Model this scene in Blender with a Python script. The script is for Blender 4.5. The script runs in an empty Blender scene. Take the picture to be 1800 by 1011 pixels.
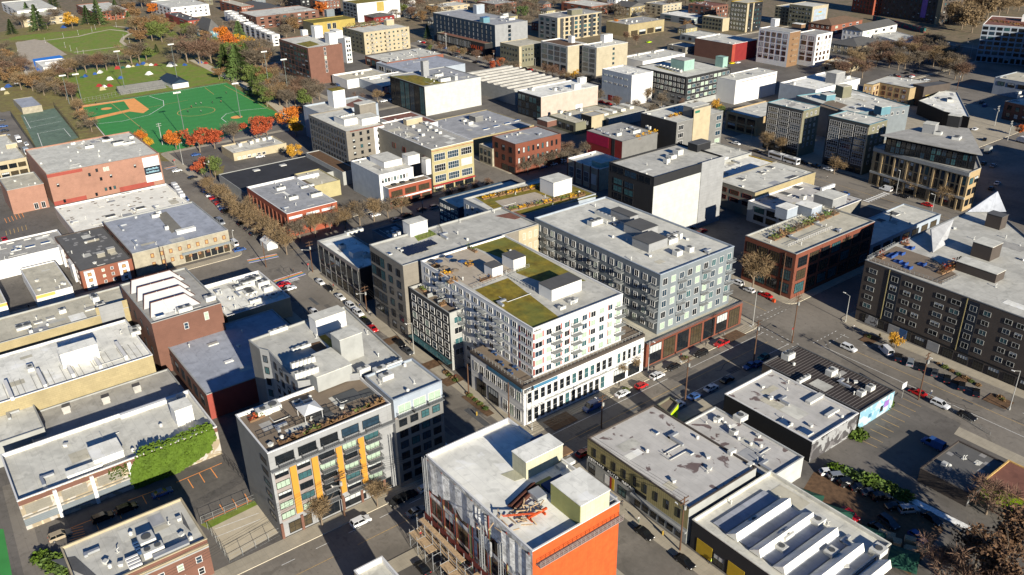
import bpy, math, random
from mathutils import Vector, Matrix
RND = random.Random(11)
C = bpy.context.scene.collection
# ---------------------------------------------------------------- camera model (grid: +X / +Y are the two street directions)
HC = 130.0
FOC, PITCH, ROLL, YAW = 1496.55, math.radians(26.1544), math.radians(-1.09642), math.radians(-53.193)
cp, sp, cr, sr = math.cos(PITCH), math.sin(PITCH), math.cos(ROLL), math.sin(ROLL)
GRID = Matrix.Rotation(-YAW, 3, 'Z')
fwd = GRID @ Vector((0, cp, -sp)); r0 = Vector((1, 0, 0)); u0 = Vector((0, sp, cp))
rgt = GRID @ (cr*r0 + sr*u0); upv = GRID @ (-sr*r0 + cr*u0)
def P(x, y, z=0.0):
    """world point at height z seen at photo position x, y (1800 px wide photo)"""
    d = rgt*(x-900) - upv*(y-505.5) + fwd*FOC
    t = (z-HC)/d.z
    return Vector((d.x*t, d.y*t, z))
def proj(p):
    q = Vector(p) - Vector((0, 0, HC)); k = q.dot(fwd)
    return 900+FOC*q.dot(rgt)/k, 505.5-FOC*q.dot(upv)/k
def hfrom(base, top, z0=0.0):
    b = P(base[0], base[1], z0); best = (1e9, 0)
    for i in range(8, 480):
        q = proj((b.x, b.y, z0+i*.125)); e = (q[0]-top[0])**2+(q[1]-top[1])**2
        if e < best[0]: best = (e, i*.125)
    return best[1]
# ---------------------------------------------------------------- materials
def lin(v):
    v /= 255.0
    return v/12.92 if v <= .04045 else ((v+.055)/1.055)**2.4
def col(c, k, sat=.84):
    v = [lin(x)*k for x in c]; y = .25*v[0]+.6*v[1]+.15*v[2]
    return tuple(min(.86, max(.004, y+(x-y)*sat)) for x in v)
MATS = {}
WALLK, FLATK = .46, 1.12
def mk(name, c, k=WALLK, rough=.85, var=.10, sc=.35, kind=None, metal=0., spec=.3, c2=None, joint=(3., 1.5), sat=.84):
    m = bpy.data.materials.new(name); m.use_nodes = True; nt = m.node_tree; N, L = nt.nodes, nt.links
    b = N['Principled BSDF']; b.inputs['Roughness'].default_value = rough; b.inputs['Metallic'].default_value = metal
    b.inputs['Specular IOR Level'].default_value = spec
    base = col(c, k, sat)
    tc = N.new('ShaderNodeTexCoord'); geo = N.new('ShaderNodeNewGeometry')
    n1 = N.new('ShaderNodeTexNoise'); n1.inputs['Scale'].default_value = sc; n1.inputs['Detail'].default_value = 5
    n1.inputs['Roughness'].default_value = .62
    L.new(geo.outputs['Position'], n1.inputs['Vector'])
    mr = N.new('ShaderNodeMapRange'); mr.inputs[1].default_value = .28; mr.inputs[2].default_value = .72
    mr.inputs[3].default_value = 1-var*1.5; mr.inputs[4].default_value = 1+var
    L.new(n1.outputs['Fac'], mr.inputs[0])
    mul = N.new('ShaderNodeMix'); mul.data_type = 'RGBA'; mul.blend_type = 'MULTIPLY'; mul.inputs[0].default_value = 1
    mul.inputs[6].default_value = (*base, 1); L.new(mr.outputs[0], mul.inputs[7])
    out = mul.outputs[2]
    def over(fac, colr):
        nonlocal out
        x = N.new('ShaderNodeMix'); x.data_type = 'RGBA'; L.new(fac, x.inputs[0]); L.new(out, x.inputs[6])
        x.inputs[7].default_value = (*colr, 1); out = x.outputs[2]
    def noise(scale, lo, hi, det=4, dist=0., off=0):
        n = N.new('ShaderNodeTexNoise'); n.inputs['Scale'].default_value = scale; n.inputs['Detail'].default_value = det
        n.inputs['Distortion'].default_value = dist
        if off:
            ad = N.new('ShaderNodeVectorMath'); ad.inputs[1].default_value = (off, off*1.7, 0)
            L.new(geo.outputs['Position'], ad.inputs[0]); L.new(ad.outputs[0], n.inputs['Vector'])
        else: L.new(geo.outputs['Position'], n.inputs['Vector'])
        q = N.new('ShaderNodeMapRange'); q.inputs[1].default_value = lo; q.inputs[2].default_value = hi; L.new(n.outputs['Fac'], q.inputs[0])
        return q.outputs[0]
    def scaled(f, s):
        q = N.new('ShaderNodeMath'); q.operation = 'MULTIPLY'; L.new(f, q.inputs[0]); q.inputs[1].default_value = s
        return q.outputs[0]
    def wallvec():
        s = N.new('ShaderNodeSeparateXYZ'); L.new(tc.outputs['Object'], s.inputs[0])
        a = N.new('ShaderNodeMath'); L.new(s.outputs[0], a.inputs[0]); L.new(s.outputs[1], a.inputs[1])
        v = N.new('ShaderNodeCombineXYZ'); L.new(a.outputs[0], v.inputs[0]); L.new(s.outputs[2], v.inputs[1])
        return v.outputs[0]
    def bricks(vec, w, h, mort, off=.5):
        t = N.new('ShaderNodeTexBrick'); t.inputs['Scale'].default_value = 1; t.inputs['Brick Width'].default_value = w
        t.inputs['Row Height'].default_value = h; t.inputs['Mortar Size'].default_value = mort; t.offset = off
        L.new(vec, t.inputs['Vector']); return t
    dark = tuple(x*.55 for x in base); light = tuple(min(.85, x*1.35) for x in base)
    if kind in ('brick', 'panel', 'block'):
        w, h, mo = {'brick': (.9, .32, .035), 'panel': (joint[0], joint[1], .03), 'block': (1.2, .6, .03)}[kind]
        t = bricks(wallvec(), w, h, mo, 0.5 if kind != 'panel' else 0.)
        over(scaled(t.outputs['Fac'], .55), dark if kind != 'brick' else tuple(x*1.25 for x in base))
        if kind != 'panel':
            t.inputs['Color1'].default_value = (0, 0, 0, 1); t.inputs['Color2'].default_value = (1, 1, 1, 1)
            over(scaled(t.outputs['Color'], .18), tuple(x*.5 for x in base))
            over(scaled(noise(.12, .52, .75), .5), tuple(x*.7 for x in base))
    elif kind == 'corr':
        t = bricks(wallvec(), .6, 50, .1, 0.); over(scaled(t.outputs['Fac'], .5), dark)
    elif kind == 'board':
        t = bricks(wallvec(), 60, .45, .05, 0.); over(scaled(t.outputs['Fac'], .45), dark)
    elif kind == 'roof':          # sheet membrane: seams, ponding rings, patches
        t = bricks(tc.outputs['Object'], 14, 2.4, .035); over(scaled(t.outputs['Fac'], .5), dark)
        over(scaled(noise(.16, .47, .70, 6, .6), .55), tuple(x*.62 for x in base))
        over(scaled(noise(.5, .56, .66, 5, .8, 31), .42), tuple(x*.55 for x in base)); over(scaled(noise(.09, .63, .645, 2, .2, 90), .3), tuple(x*.6 for x in base))
        over(scaled(noise(.23, .60, .64, 2, .3, 67), .25), light)
    elif kind == 'stain':         # old white coating with rust-brown ponds
        t = bricks(tc.outputs['Object'], 12, 1.8, .04); over(scaled(t.outputs['Fac'], .35), dark)
        over(scaled(noise(.14, .52, .72, 5, .5), .5), tuple(x*.6 for x in base))
        over(scaled(noise(.22, .612, .64, 4, .7, 15), .8), col(c2 or (70, 35, 35), FLATK))
    elif kind == 'patch':         # rectangular cut-outs and repairs
        t = N.new('ShaderNodeTexVoronoi'); t.distance = 'CHEBYCHEV'; t.inputs['Scale'].default_value = .42; L.new(tc.outputs['Object'], t.inputs['Vector'])
        q = N.new('ShaderNodeMapRange'); q.inputs[1].default_value = .30; q.inputs[2].default_value = .27; L.new(t.outputs['Distance'], q.inputs[0])
        s = N.new('ShaderNodeSeparateColor'); L.new(t.outputs['Color'], s.inputs[0])
        g = N.new('ShaderNodeMath'); g.operation = 'GREATER_THAN'; g.inputs[1].default_value = .72; L.new(s.outputs[0], g.inputs[0])
        x = N.new('ShaderNodeMath'); x.operation = 'MULTIPLY'; L.new(q.outputs[0], x.inputs[0]); L.new(g.outputs[0], x.inputs[1])
        over(scaled(noise(.2, .5, .72, 5, .5), .35), tuple(y*.7 for y in base)); over(scaled(x.outputs[0], .8), col(c2 or (110, 90, 70), FLATK))
    elif kind == 'asphalt':
        over(scaled(noise(.07, .45, .66, 5, .4), .7), tuple(x*.6 for x in base)); over(scaled(noise(.3, .60, .63, 3, 1., 55), .45), tuple(x*.55 for x in base))
        over(scaled(noise(.035, .5, .62, 3, .2, 9), .35), light)
        t = bricks(geo.outputs['Position'], 19, 3.3, .05); over(scaled(t.outputs['Fac'], .3), dark)
        over(scaled(noise(1.1, .64, .7, 3, 0, 5), .5), tuple(x*.5 for x in base))
    elif kind == 'concrete':
        t = bricks(geo.outputs['Position'], 1.6, 1.6, .04, 0.); over(scaled(t.outputs['Fac'], .4), dark)
        over(scaled(noise(.25, .5, .72, 5, .4), .4), tuple(x*.62 for x in base))
    elif kind in ('grass', 'sedum'):
        c2 = c2 or (110, 100, 45)
        over(scaled(noise(.12, .42, .66, 6, .5), .7), col(c2, k)); over(scaled(noise(1.3, .5, .7, 4), .45), tuple(x*.5 for x in base))
    elif kind == 'turf':
        w = N.new('ShaderNodeTexWave'); w.inputs['Scale'].default_value = .035; w.bands_direction = 'X'; L.new(geo.outputs['Position'], w.inputs['Vector'])
        over(scaled(w.outputs['Fac'], .22), tuple(x*.7 for x in base))
    elif kind == 'paint':         # blotched mural paint
        over(noise(.30, .50, .53, 3, .9, 3), col(c2, k)); over(scaled(noise(.5, .58, .61, 4, .8, 40), .8), tuple(x*1.8+.02 for x in base))
    elif kind == 'plank':
        t = bricks(tc.outputs['Object'], 40, .28, .04, 0.); over(scaled(t.outputs['Fac'], .5), dark)
    elif kind == 'stripe':
        t = bricks(tc.outputs['Object'], .95, 60, .09, 0.); over(scaled(t.outputs['Fac'], .9), col(c2, FLATK))
        over(scaled(noise(.2, .5, .7, 5, .4), .4), dark)
    elif kind == 'leaf':
        oi = N.new('ShaderNodeObjectInfo'); q = N.new('ShaderNodeMapRange'); q.inputs[3].default_value = 0.; q.inputs[4].default_value = .5
        L.new(oi.outputs['Random'], q.inputs[0]); over(q.outputs[0], col(c2, k) if c2 else dark)
        over(scaled(noise(.6, .5, .62, 3, 0, 12), .5), tuple(x*.5 for x in base))
    elif kind == 'wrap':
        over(noise(.7, .45, .62, 6, 1.6), dark); over(scaled(noise(.35, .55, .62, 5, 2., 8), .9), light)
    L.new(out, b.inputs['Base Color'])
    MATS[name] = m; return m
def M(n): return MATS[n]
F = dict(k=FLATK)
for nm, c, kw in [
    # walls
    ('white_paint', (246, 243, 236), dict(k=.62, var=.04)), ('cream', (225, 205, 160), {}), ('pale_grey', (200, 200, 192), {}),
    ('mid_grey', (150, 148, 142), {}), ('warm_grey', (165, 155, 138), dict(kind='panel')), ('dark_grey', (88, 88, 86), dict(kind='panel')),
    ('charcoal', (52, 52, 54), dict(kind='panel')), ('black_wall', (30, 31, 34), {}), ('slate', (150, 160, 164), dict(kind='board')),
    ('red_brick', (178, 102, 70), dict(kind='brick')), ('pale_brick', (206, 144, 112), dict(kind='brick', sat=.78)), ('brown_brick', (150, 100, 78), dict(kind='brick')),
    ('orange_brick', (196, 92, 52), dict(kind='brick')), ('tan_wall', (212, 190, 132), dict(kind='block')), ('concrete_wall', (178, 170, 150), dict(kind='block')),
    ('old_plaster', (202, 190, 160), dict(var=.2, sc=.5)), ('yellow_wall', (222, 206, 140), dict(kind='block')), ('khaki_wall', (206, 188, 118), dict(kind='corr')),
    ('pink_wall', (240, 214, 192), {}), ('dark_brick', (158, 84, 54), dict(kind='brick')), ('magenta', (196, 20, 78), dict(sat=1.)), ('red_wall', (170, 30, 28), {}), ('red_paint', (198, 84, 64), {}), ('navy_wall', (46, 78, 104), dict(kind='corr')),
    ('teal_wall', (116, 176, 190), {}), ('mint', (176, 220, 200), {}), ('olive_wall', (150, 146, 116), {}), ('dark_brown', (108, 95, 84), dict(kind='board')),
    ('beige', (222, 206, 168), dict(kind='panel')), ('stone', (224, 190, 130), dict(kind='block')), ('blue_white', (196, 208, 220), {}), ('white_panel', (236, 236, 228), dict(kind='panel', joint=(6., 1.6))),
    ('grey_panel', (186, 186, 184), dict(kind='panel', joint=(4., 1.2))), ('graffiti', (96, 92, 92), dict(kind='paint', c2=(190, 190, 188))), ('mural_blue', (24, 74, 120), dict(kind='paint', c2=(14, 40, 70))),
    ('mural_orange', (214, 96, 50), dict(kind='paint', c2=(230, 210, 190))), ('mural_teal', (30, 120, 116), dict(kind='paint', c2=(190, 60, 80))), ('sky_mural', (150, 210, 232), dict(kind='paint', c2=(214, 236, 240))),
    ('tag_wall', (196, 176, 140), dict(kind='paint', c2=(224, 214, 200))), ('orange_panel', (240, 172, 66), dict(sat=1., var=.04)), ('blue_panel', (60, 110, 170), {}), ('gold_paint', (222, 184, 40), dict(sat=1.)), ('yellow_paint', (216, 186, 70), {}),
    ('house_wrap', (232, 230, 224), dict(kind='wrap', rough=.45, k=.72)), ('orange_wrap', (246, 110, 48), dict(sat=1., kind='panel', joint=(1.9, 40.), var=.14, sc=.6)), ('yellow_board', (238, 232, 190), dict(kind='panel', joint=(1.2, 2.4))),
    ('weathered_yellow', (206, 206, 110), {}), ('navy_sign', (40, 50, 66), {}), ('ice_sign', (170, 224, 240), {}), ('blue_sign', (70, 150, 190), {}), ('mauve_wall', (186, 170, 160), {}), ('wood', (186, 140, 92), dict(kind='plank')),
    ('red_frame', (150, 52, 36), {}), ('accent_red', (206, 72, 42), {}), ('rust', (120, 66, 44), {}),
    # flat things
    ('roof_grey', (186, 182, 168), dict(k=0.95, kind='roof')), ('roof_white', (236, 232, 216), dict(k=0.90, kind='roof')), ('roof_light', (202, 198, 182), dict(k=0.95, kind='roof')), ('roof_mid', (156, 152, 142), dict(k=1.05, kind='roof')),
    ('roof_tan', (182, 174, 150), dict(k=1.05, kind='roof')), ('roof_cool', (150, 150, 150), dict(k=1.05, kind='roof')), ('roof_dark', (82, 82, 82), dict(k=1.05, kind='roof')), ('roof_black', (50, 50, 52), dict(k=1.05, kind='roof')), ('roof_blue', (158, 162, 170), dict(k=0.95, kind='roof')),
    ('roof_stain', (178, 173, 164), dict(k=1.05, kind='stain')), ('roof_patch', (224, 218, 200), dict(k=1.05, kind='patch')), ('roof_tar', (92, 90, 86), dict(k=1.05, kind='patch', c2=(140, 136, 130))), ('roof_brown', (122, 76, 58), dict(k=1.05, kind='roof')),
    ('roof_stripe', (52, 44, 40), dict(kind='stripe', c2=(120, 112, 104), k=FLATK)), ('roof_metal', (196, 196, 194), dict(k=1.05, kind='stripe', c2=(120, 120, 120))), ('shingle', (96, 94, 90), dict(kind='plank', k=.8)), ('shingle_brown', (120, 94, 70), dict(kind='plank', k=.8)),
    ('sedum', (130, 112, 34), dict(sat=1., k=.95, kind='sedum', c2=(100, 112, 32), var=.4)), ('lawn', (112, 132, 44), dict(sat=1., k=1.0, kind='grass', c2=(132, 122, 52), var=.2)), ('turf', (58, 138, 64), dict(sat=.95, k=.95, kind='turf', var=.08)), ('rough_grass', (128, 118, 52), dict(k=1., kind='grass', c2=(112, 92, 56), var=.25)),
    ('deck', (120, 104, 84), dict(k=FLATK, kind='plank')), ('soil', (96, 70, 44), dict(k=FLATK, var=.3, sc=1.)), ('clay', (218, 152, 92), dict(k=FLATK, sat=1.05)), ('park_path', (176, 162, 134), dict(k=FLATK)), ('plaza', (164, 150, 128), dict(k=FLATK, kind='concrete')),
    ('asphalt', (114, 106, 94), dict(k=1.15, kind='asphalt', var=.12, sc=.8)), ('asphalt_dark', (98, 92, 84), dict(k=1.1, kind='asphalt', var=.12, sc=.8)), ('concrete', (168, 156, 132), dict(k=.92, kind='concrete')), ('kerb', (186, 174, 148), F),
    ('ground_far', (126, 108, 80), dict(k=1.0, kind='grass', c2=(96, 92, 60), var=.3)), ('line_white', (226, 224, 216), dict(k=1., var=.25, sc=2.)), ('line_yellow', (196, 156, 74), dict(k=1., var=.25, sc=2.)), ('line_orange', (236, 140, 30), F), ('water_blue', (40, 112, 190), dict(k=FLATK, sat=1.)), ('court_green', (92, 112, 92), dict(k=FLATK, kind='roof')),
    ('line_red', (196, 50, 52), F), ('line_green', (80, 160, 80), F), ('line_blue', (70, 110, 190), F), ('line_purple', (120, 80, 150), F), ('lane_gold', (238, 190, 60), F),
    # small things
    ('frame_white', (244, 240, 232), dict(k=.55, var=.03)), ('frame_dark', (44, 44, 46), dict(var=.05)), ('frame_red', (150, 60, 40), {}), ('frame_grey', (150, 152, 152), {}), ('boarded', (226, 178, 96), dict(var=.15, sc=2.)),
    ('blind_green', (196, 222, 190), dict(k=.5, var=.12, sc=2., spec=.5, rough=.3)), ('blind_white', (222, 226, 220), dict(k=.5, var=.1)), ('steel', (186, 188, 188), dict(metal=.5, rough=.45, k=.8)), ('hvac', (214, 212, 202), dict(k=.7, var=.1, sc=2.)), ('hvac_dark', (90, 92, 92), dict(k=.7)),
    ('pole_wood', (112, 78, 52), dict(k=.6)), ('pole_steel', (190, 188, 180), dict(k=.6)), ('pole_green', (120, 130, 122), dict(k=.6)), ('wire', (70, 66, 60), dict(k=.6)), ('rail', (170, 172, 168), dict(k=.55)), ('rail_dark', (52, 52, 54), {}),
    ('rubber', (22, 22, 24), {}), ('rim', (170, 170, 172), dict(metal=.7, rough=.35, k=.8)), ('lamp_glass', (240, 236, 224), dict(k=.8)), ('tail_red', (190, 24, 20), dict(k=.7)),
    ('bark', (128, 110, 88), dict(k=.8)), ('twig', (120, 104, 82), dict(k=.75, kind='leaf', c2=(104, 92, 74))), ('twig_gold', (146, 120, 80), dict(k=.75, kind='leaf', c2=(128, 100, 60))), ('twig_red', (126, 94, 72), dict(k=.75, kind='leaf', c2=(120, 92, 60))),
    ('leaf_orange', (206, 122, 44), dict(sat=1.05, k=.72, kind='leaf', c2=(204, 82, 40))), ('leaf_red', (172, 78, 48), dict(sat=1.05, k=.72, kind='leaf', c2=(206, 104, 44))), ('leaf_gold', (210, 160, 44), dict(sat=1.05, k=.72, kind='leaf', c2=(210, 150, 30))), ('leaf_green', (98, 116, 36), dict(k=.72, kind='leaf', c2=(120, 122, 40))),
    ('leaf_dark', (70, 92, 40), dict(k=.85, kind='leaf', c2=(92, 108, 42))), ('leaf_cedar', (92, 116, 36), dict(k=.8, kind='leaf', c2=(70, 96, 40))), ('leaf_brown', (124, 88, 54), dict(k=.7, kind='leaf', c2=(104, 78, 52))), ('leaf_ivy', (92, 118, 26), dict(k=.6, sat=1.05, kind='leaf', c2=(90, 110, 30))), ('leaf_dry', (140, 106, 60), dict(k=.72, kind='leaf', c2=(140, 100, 52))),
    ('skin', (214, 160, 128), dict(k=.8)), ('cloth_dark', (48, 50, 58), {}), ('cloth_blue', (60, 84, 130), {}), ('cloth_red', (180, 50, 44), {}), ('cloth_white', (226, 222, 214), {}), ('cloth_lime', (214, 240, 40), dict(k=.8)), ('cloth_teal', (40, 110, 90), {}), ('hair_brown', (60, 44, 32), {}),
    ('tarp_green', (34, 112, 84), dict(var=.2)), ('tarp_blue', (40, 100, 190), {}), ('canvas', (240, 238, 232), dict(k=.62)), ('shade_blue', (44, 92, 150), {}), ('lumber', (196, 162, 116), dict(k=.8, var=.25, sc=3.)), ('plastic_orange', (240, 96, 40), dict(sat=1.)),
    ('solar', (44, 50, 72), dict(kind='panel', joint=(1., 1.), rough=.25, spec=.6)), ('sky_light', (60, 100, 150), dict(rough=.2, spec=.6)), ('sign_red', (200, 40, 40), {}), ('sign_green', (20, 140, 110), {}), ('hydrant_yellow', (236, 190, 30), {}),
    ('car_white', (238, 238, 236), dict(k=.7, rough=.3, spec=.5, var=.02)), ('car_silver', (170, 176, 182), dict(k=.7, rough=.3, metal=.4, var=.02)), ('car_black', (22, 23, 26), dict(k=.9, rough=.25, spec=.6, var=.02)), ('car_grey', (84, 88, 94), dict(k=.7, rough=.3, metal=.3, var=.02)),
    ('car_red', (184, 28, 32), dict(sat=1., k=.8, rough=.3, spec=.5, var=.02)), ('car_blue', (44, 88, 150), dict(k=.8, rough=.3, spec=.5, var=.02)), ('car_yellow', (236, 206, 30), dict(sat=1., k=.8, rough=.3, var=.02)), ('car_lime', (190, 230, 30), dict(sat=1., k=.8, rough=.3, var=.02)), ('car_tan', (176, 158, 128), dict(k=.7, rough=.3, var=.02)), ('car_teal', (40, 110, 110), dict(k=.7, rough=.3, var=.02)),
]: mk(nm, c, **kw)
for nm, c in (('glass_dark', (30, 36, 42)), ('glass_blue', (44, 70, 88)), ('glass_teal', (60, 108, 112)), ('glass_warm', (84, 72, 50)), ('glass_car', (22, 26, 30))):
    mk(nm, c, k=.6, rough=.12, spec=.6, var=.25, sc=.9)
# ---------------------------------------------------------------- mesh builder
class MB:
    def __init__(s): s.v, s.f, s.m = [], [], []
    def poly(s, pts, m=0):
        i = len(s.v); s.v += [tuple(p) for p in pts]; s.f.append(tuple(range(i, i+len(pts)))); s.m.append(m); return s
    def box(s, x0, y0, z0, x1, y1, z1, m=0, mt=None, bottom=True):
        i = len(s.v)
        s.v += [(x0, y0, z0), (x1, y0, z0), (x1, y1, z0), (x0, y1, z0), (x0, y0, z1), (x1, y0, z1), (x1, y1, z1), (x0, y1, z1)]
        for q in ((0, 1, 5, 4), (1, 2, 6, 5), (2, 3, 7, 6), (3, 0, 4, 7)): s.f.append(tuple(i+k for k in q)); s.m.append(m)
        s.f.append((i+4, i+5, i+6, i+7)); s.m.append(m if mt is None else mt)
        if bottom: s.f.append((i+3, i+2, i+1, i)); s.m.append(m)
        return s
    def prism(s, pts, z0, z1, m=0, mt=None):
        i = len(s.v); n = len(pts)
        s.v += [(p[0], p[1], z0) for p in pts]+[(p[0], p[1], z1) for p in pts]
        for k in range(n): s.f.append((i+k, i+(k+1) % n, i+n+(k+1) % n, i+n+k)); s.m.append(m)
        s.f.append(tuple(range(i+n, i+2*n))); s.m.append(m if mt is None else mt)
        s.f.append(tuple(range(i+n-1, i-1, -1))); s.m.append(m); return s
    def cyl(s, x, y, z0, z1, r0, r1=None, n=8, m=0):
        r1 = r0 if r1 is None else r1; i = len(s.v)
        for z, r in ((z0, r0), (z1, r1)):
            s.v += [(x+r*math.cos(6.2832*k/n), y+r*math.sin(6.2832*k/n), z) for k in range(n)]
        for k in range(n): s.f.append((i+k, i+(k+1) % n, i+n+(k+1) % n, i+n+k)); s.m.append(m)
        s.f.append(tuple(range(i+n, i+2*n))); s.m.append(m); s.f.append(tuple(range(i+n-1, i-1, -1))); s.m.append(m); return s
    def tube(s, a, b, r, r2=None, n=5, m=0):
        a, b = Vector(a), Vector(b); d = (b-a); r2 = r if r2 is None else r2
        if d.length < 1e-6: return s
        d.normalize(); u = d.orthogonal().normalized(); w = d.cross(u); i = len(s.v)
        for p, q in ((a, r), (b, r2)):
            s.v += [tuple(p+u*q*math.cos(6.2832*k/n)+w*q*math.sin(6.2832*k/n)) for k in range(n)]
        for k in range(n): s.f.append((i+k, i+(k+1) % n, i+n+(k+1) % n, i+n+k)); s.m.append(m)
        s.f.append(tuple(range(i+n, i+2*n))); s.m.append(m); s.f.append(tuple(range(i+n-1, i-1, -1))); s.m.append(m); return s
    def mesh(s, name, mats):
        me = bpy.data.meshes.new(name); me.from_pydata(s.v, [], s.f)
        for q in mats: me.materials.append(M(q))
        if len(mats) > 1: me.polygons.foreach_set('material_index', s.m)
        me.update(); return me
    def build(s, name, mats, parent=None, loc=(0, 0, 0), rz=0.):
        mats = [mats] if isinstance(mats, str) else mats
        return link(name, s.mesh(name, mats), parent, loc, rz)
def link(name, data, parent=None, loc=(0, 0, 0), rz=0.):
    o = bpy.data.objects.new(name, data); C.objects.link(o); o.location = loc; o.rotation_euler = (0, 0, rz)
    if parent is not None: o.parent = parent
    return o
def tag(o, label=None, cat=None, group=None, kind=None):
    if label: o['label'] = label
    if cat: o['category'] = cat
    if group: o['group'] = group
    if kind: o['kind'] = kind
    return o
def thing(name, label, cat, loc=(0, 0, 0), rz=0., group=None): return tag(link(name, None, None, loc, rz), label, cat, group)
def copy_tree(o, parent=None):
    c = o.copy(); C.objects.link(c)
    if parent is not None: c.parent = parent
    for ch in list(o.children): copy_tree(ch, c)
    return c
def structure(name, mb, mats, loc=(0, 0, 0)): return tag(mb.build(name, mats, None, loc), kind='structure')
def inset(pts, d):
    n = len(pts); out = []
    for i in range(n):
        a, b, c = Vector(pts[i-1][:2]), Vector(pts[i][:2]), Vector(pts[(i+1) % n][:2])
        e1, e2 = (b-a).normalized(), (c-b).normalized()
        n1, n2 = Vector((-e1.y, e1.x)), Vector((-e2.y, e2.x)); k = max(.35, 1+n1.dot(n2))
        q = b+(n1+n2)*(d/k); out.append((q.x, q.y))
    return out
# ---------------------------------------------------------------- windows
WST = {  # frame material, border, mullions across, mullions up, glass choices
    'std': ('frame_white', .14, 1, 0, ['glass_dark+', 'glass_dark', 'glass_dark', 'glass_blue', 'blind_green', 'glass_dark']),
    'green': ('frame_white', .10, 1, 0, ['blind_green', 'glass_teal', 'blind_green', 'glass_dark', 'glass_blue']),
    'dark': ('frame_dark', .12, 1, 0, ['glass_dark+', 'glass_dark', 'glass_blue', 'glass_teal', 'glass_dark']),
    'plain': ('frame_grey', .10, 0, 1, ['glass_dark', 'glass_dark', 'blind_white', 'glass_blue']),
    'sash': ('frame_white', .12, 0, 1, ['glass_dark+', 'glass_dark', 'glass_dark', 'glass_blue', 'blind_green']),
    'shop': ('frame_dark', .12, 3, 1, ['glass_dark', 'glass_warm', 'glass_dark', 'glass_dark+']),
    'grid': ('frame_white', .14, 4, 1, ['glass_dark', 'glass_blue', 'blind_white']),
    'brickw': ('frame_dark', .10, 0, 1, ['glass_dark+', 'glass_dark', 'blind_white', 'glass_dark', 'glass_teal']),
    'board': ('frame_red', .16, 0, 0, ['boarded']), 'loft': ('frame_dark', .12, 3, 2, ['glass_dark', 'glass_warm', 'glass_teal']),
    'redw': ('frame_red', .14, 0, 1, ['glass_dark', 'glass_warm']), 'band': ('frame_grey', .10, 5, 0, ['glass_dark', 'glass_blue', 'glass_teal']),
    'curtain': ('frame_dark', .08, 1, 1, ['glass_dark', 'glass_blue', 'glass_teal', 'glass_dark']), 'whitefr': ('frame_white', .13, 2, 0, ['glass_dark+', 'glass_dark', 'glass_dark', 'glass_teal', 'glass_dark']), 'pod': ('frame_white', .08, 0, 1, ['glass_dark', 'glass_dark', 'glass_teal', 'glass_dark']),
    'warm': ('frame_red', .12, 1, 0, ['glass_dark+', 'glass_warm', 'glass_dark', 'blind_white']), 'gridw': ('frame_white', .15, 4, 1, ['glass_dark', 'glass_dark', 'glass_blue', 'glass_dark']), 'dkgreen': ('frame_dark', .10, 2, 0, ['blind_green', 'glass_dark', 'glass_teal', 'glass_dark+', 'blind_green']), 'soft': ('pale_grey', .10, 1, 0, ['glass_dark', 'glass_dark+', 'glass_teal', 'glass_dark', 'glass_blue']), 'louv': ('frame_grey', .10, 6, 4, ['glass_dark', 'glass_dark', 'glass_teal']),
}
_wm = {}
def win_mesh(st, w, h, g, split):
    key = (st, round(w, 2), round(h, 2), g, split)
    if key in _wm: return _wm[key]
    fr, b, nv, nh, _ = WST[st]; b = min(b, w*.16, h*.16); X, D = w/2, .13
    a = MB()
    a.box(-X, -D, -h/2, -X+b, 0, h/2).box(X-b, -D, -h/2, X, 0, h/2).box(-X+b, -D, -h/2, X-b, 0, -h/2+b).box(-X+b, -D, h/2-b, X-b, 0, h/2)
    for i in range(nv):
        x = -X+w*(i+1)/(nv+1); a.box(x-b*.3, -D*.9, -h/2+b, x+b*.3, 0, h/2-b)
    for i in range(nh):
        z = -h/2+h*(i+1)/(nh+1); a.box(-X+b, -D*.8, z-b*.3, X-b, 0, z+b*.3)
    p = MB() if split else a
    zs = [(-h/2+b*.5, h/2-b*.5, 0)] if g[-1] != '+' else [(-h/2+b*.5, h*.08, 0), (h*.08, h/2-b*.5, 1)]; gm = [g] if g[-1] != '+' else [g[:-1], 'blind_white']
    for za, zb, k in zs: p.poly([(-X+b*.5, -.075, za), (X-b*.5, -.075, za), (X-b*.5, -.075, zb), (-X+b*.5, -.075, zb)], k+(0 if split else 1))
    r = (a.mesh('window', [fr]), p.mesh('pane', gm)) if split else (a.mesh('window', [fr]+gm), None)
    _wm[key] = r; return r
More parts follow.
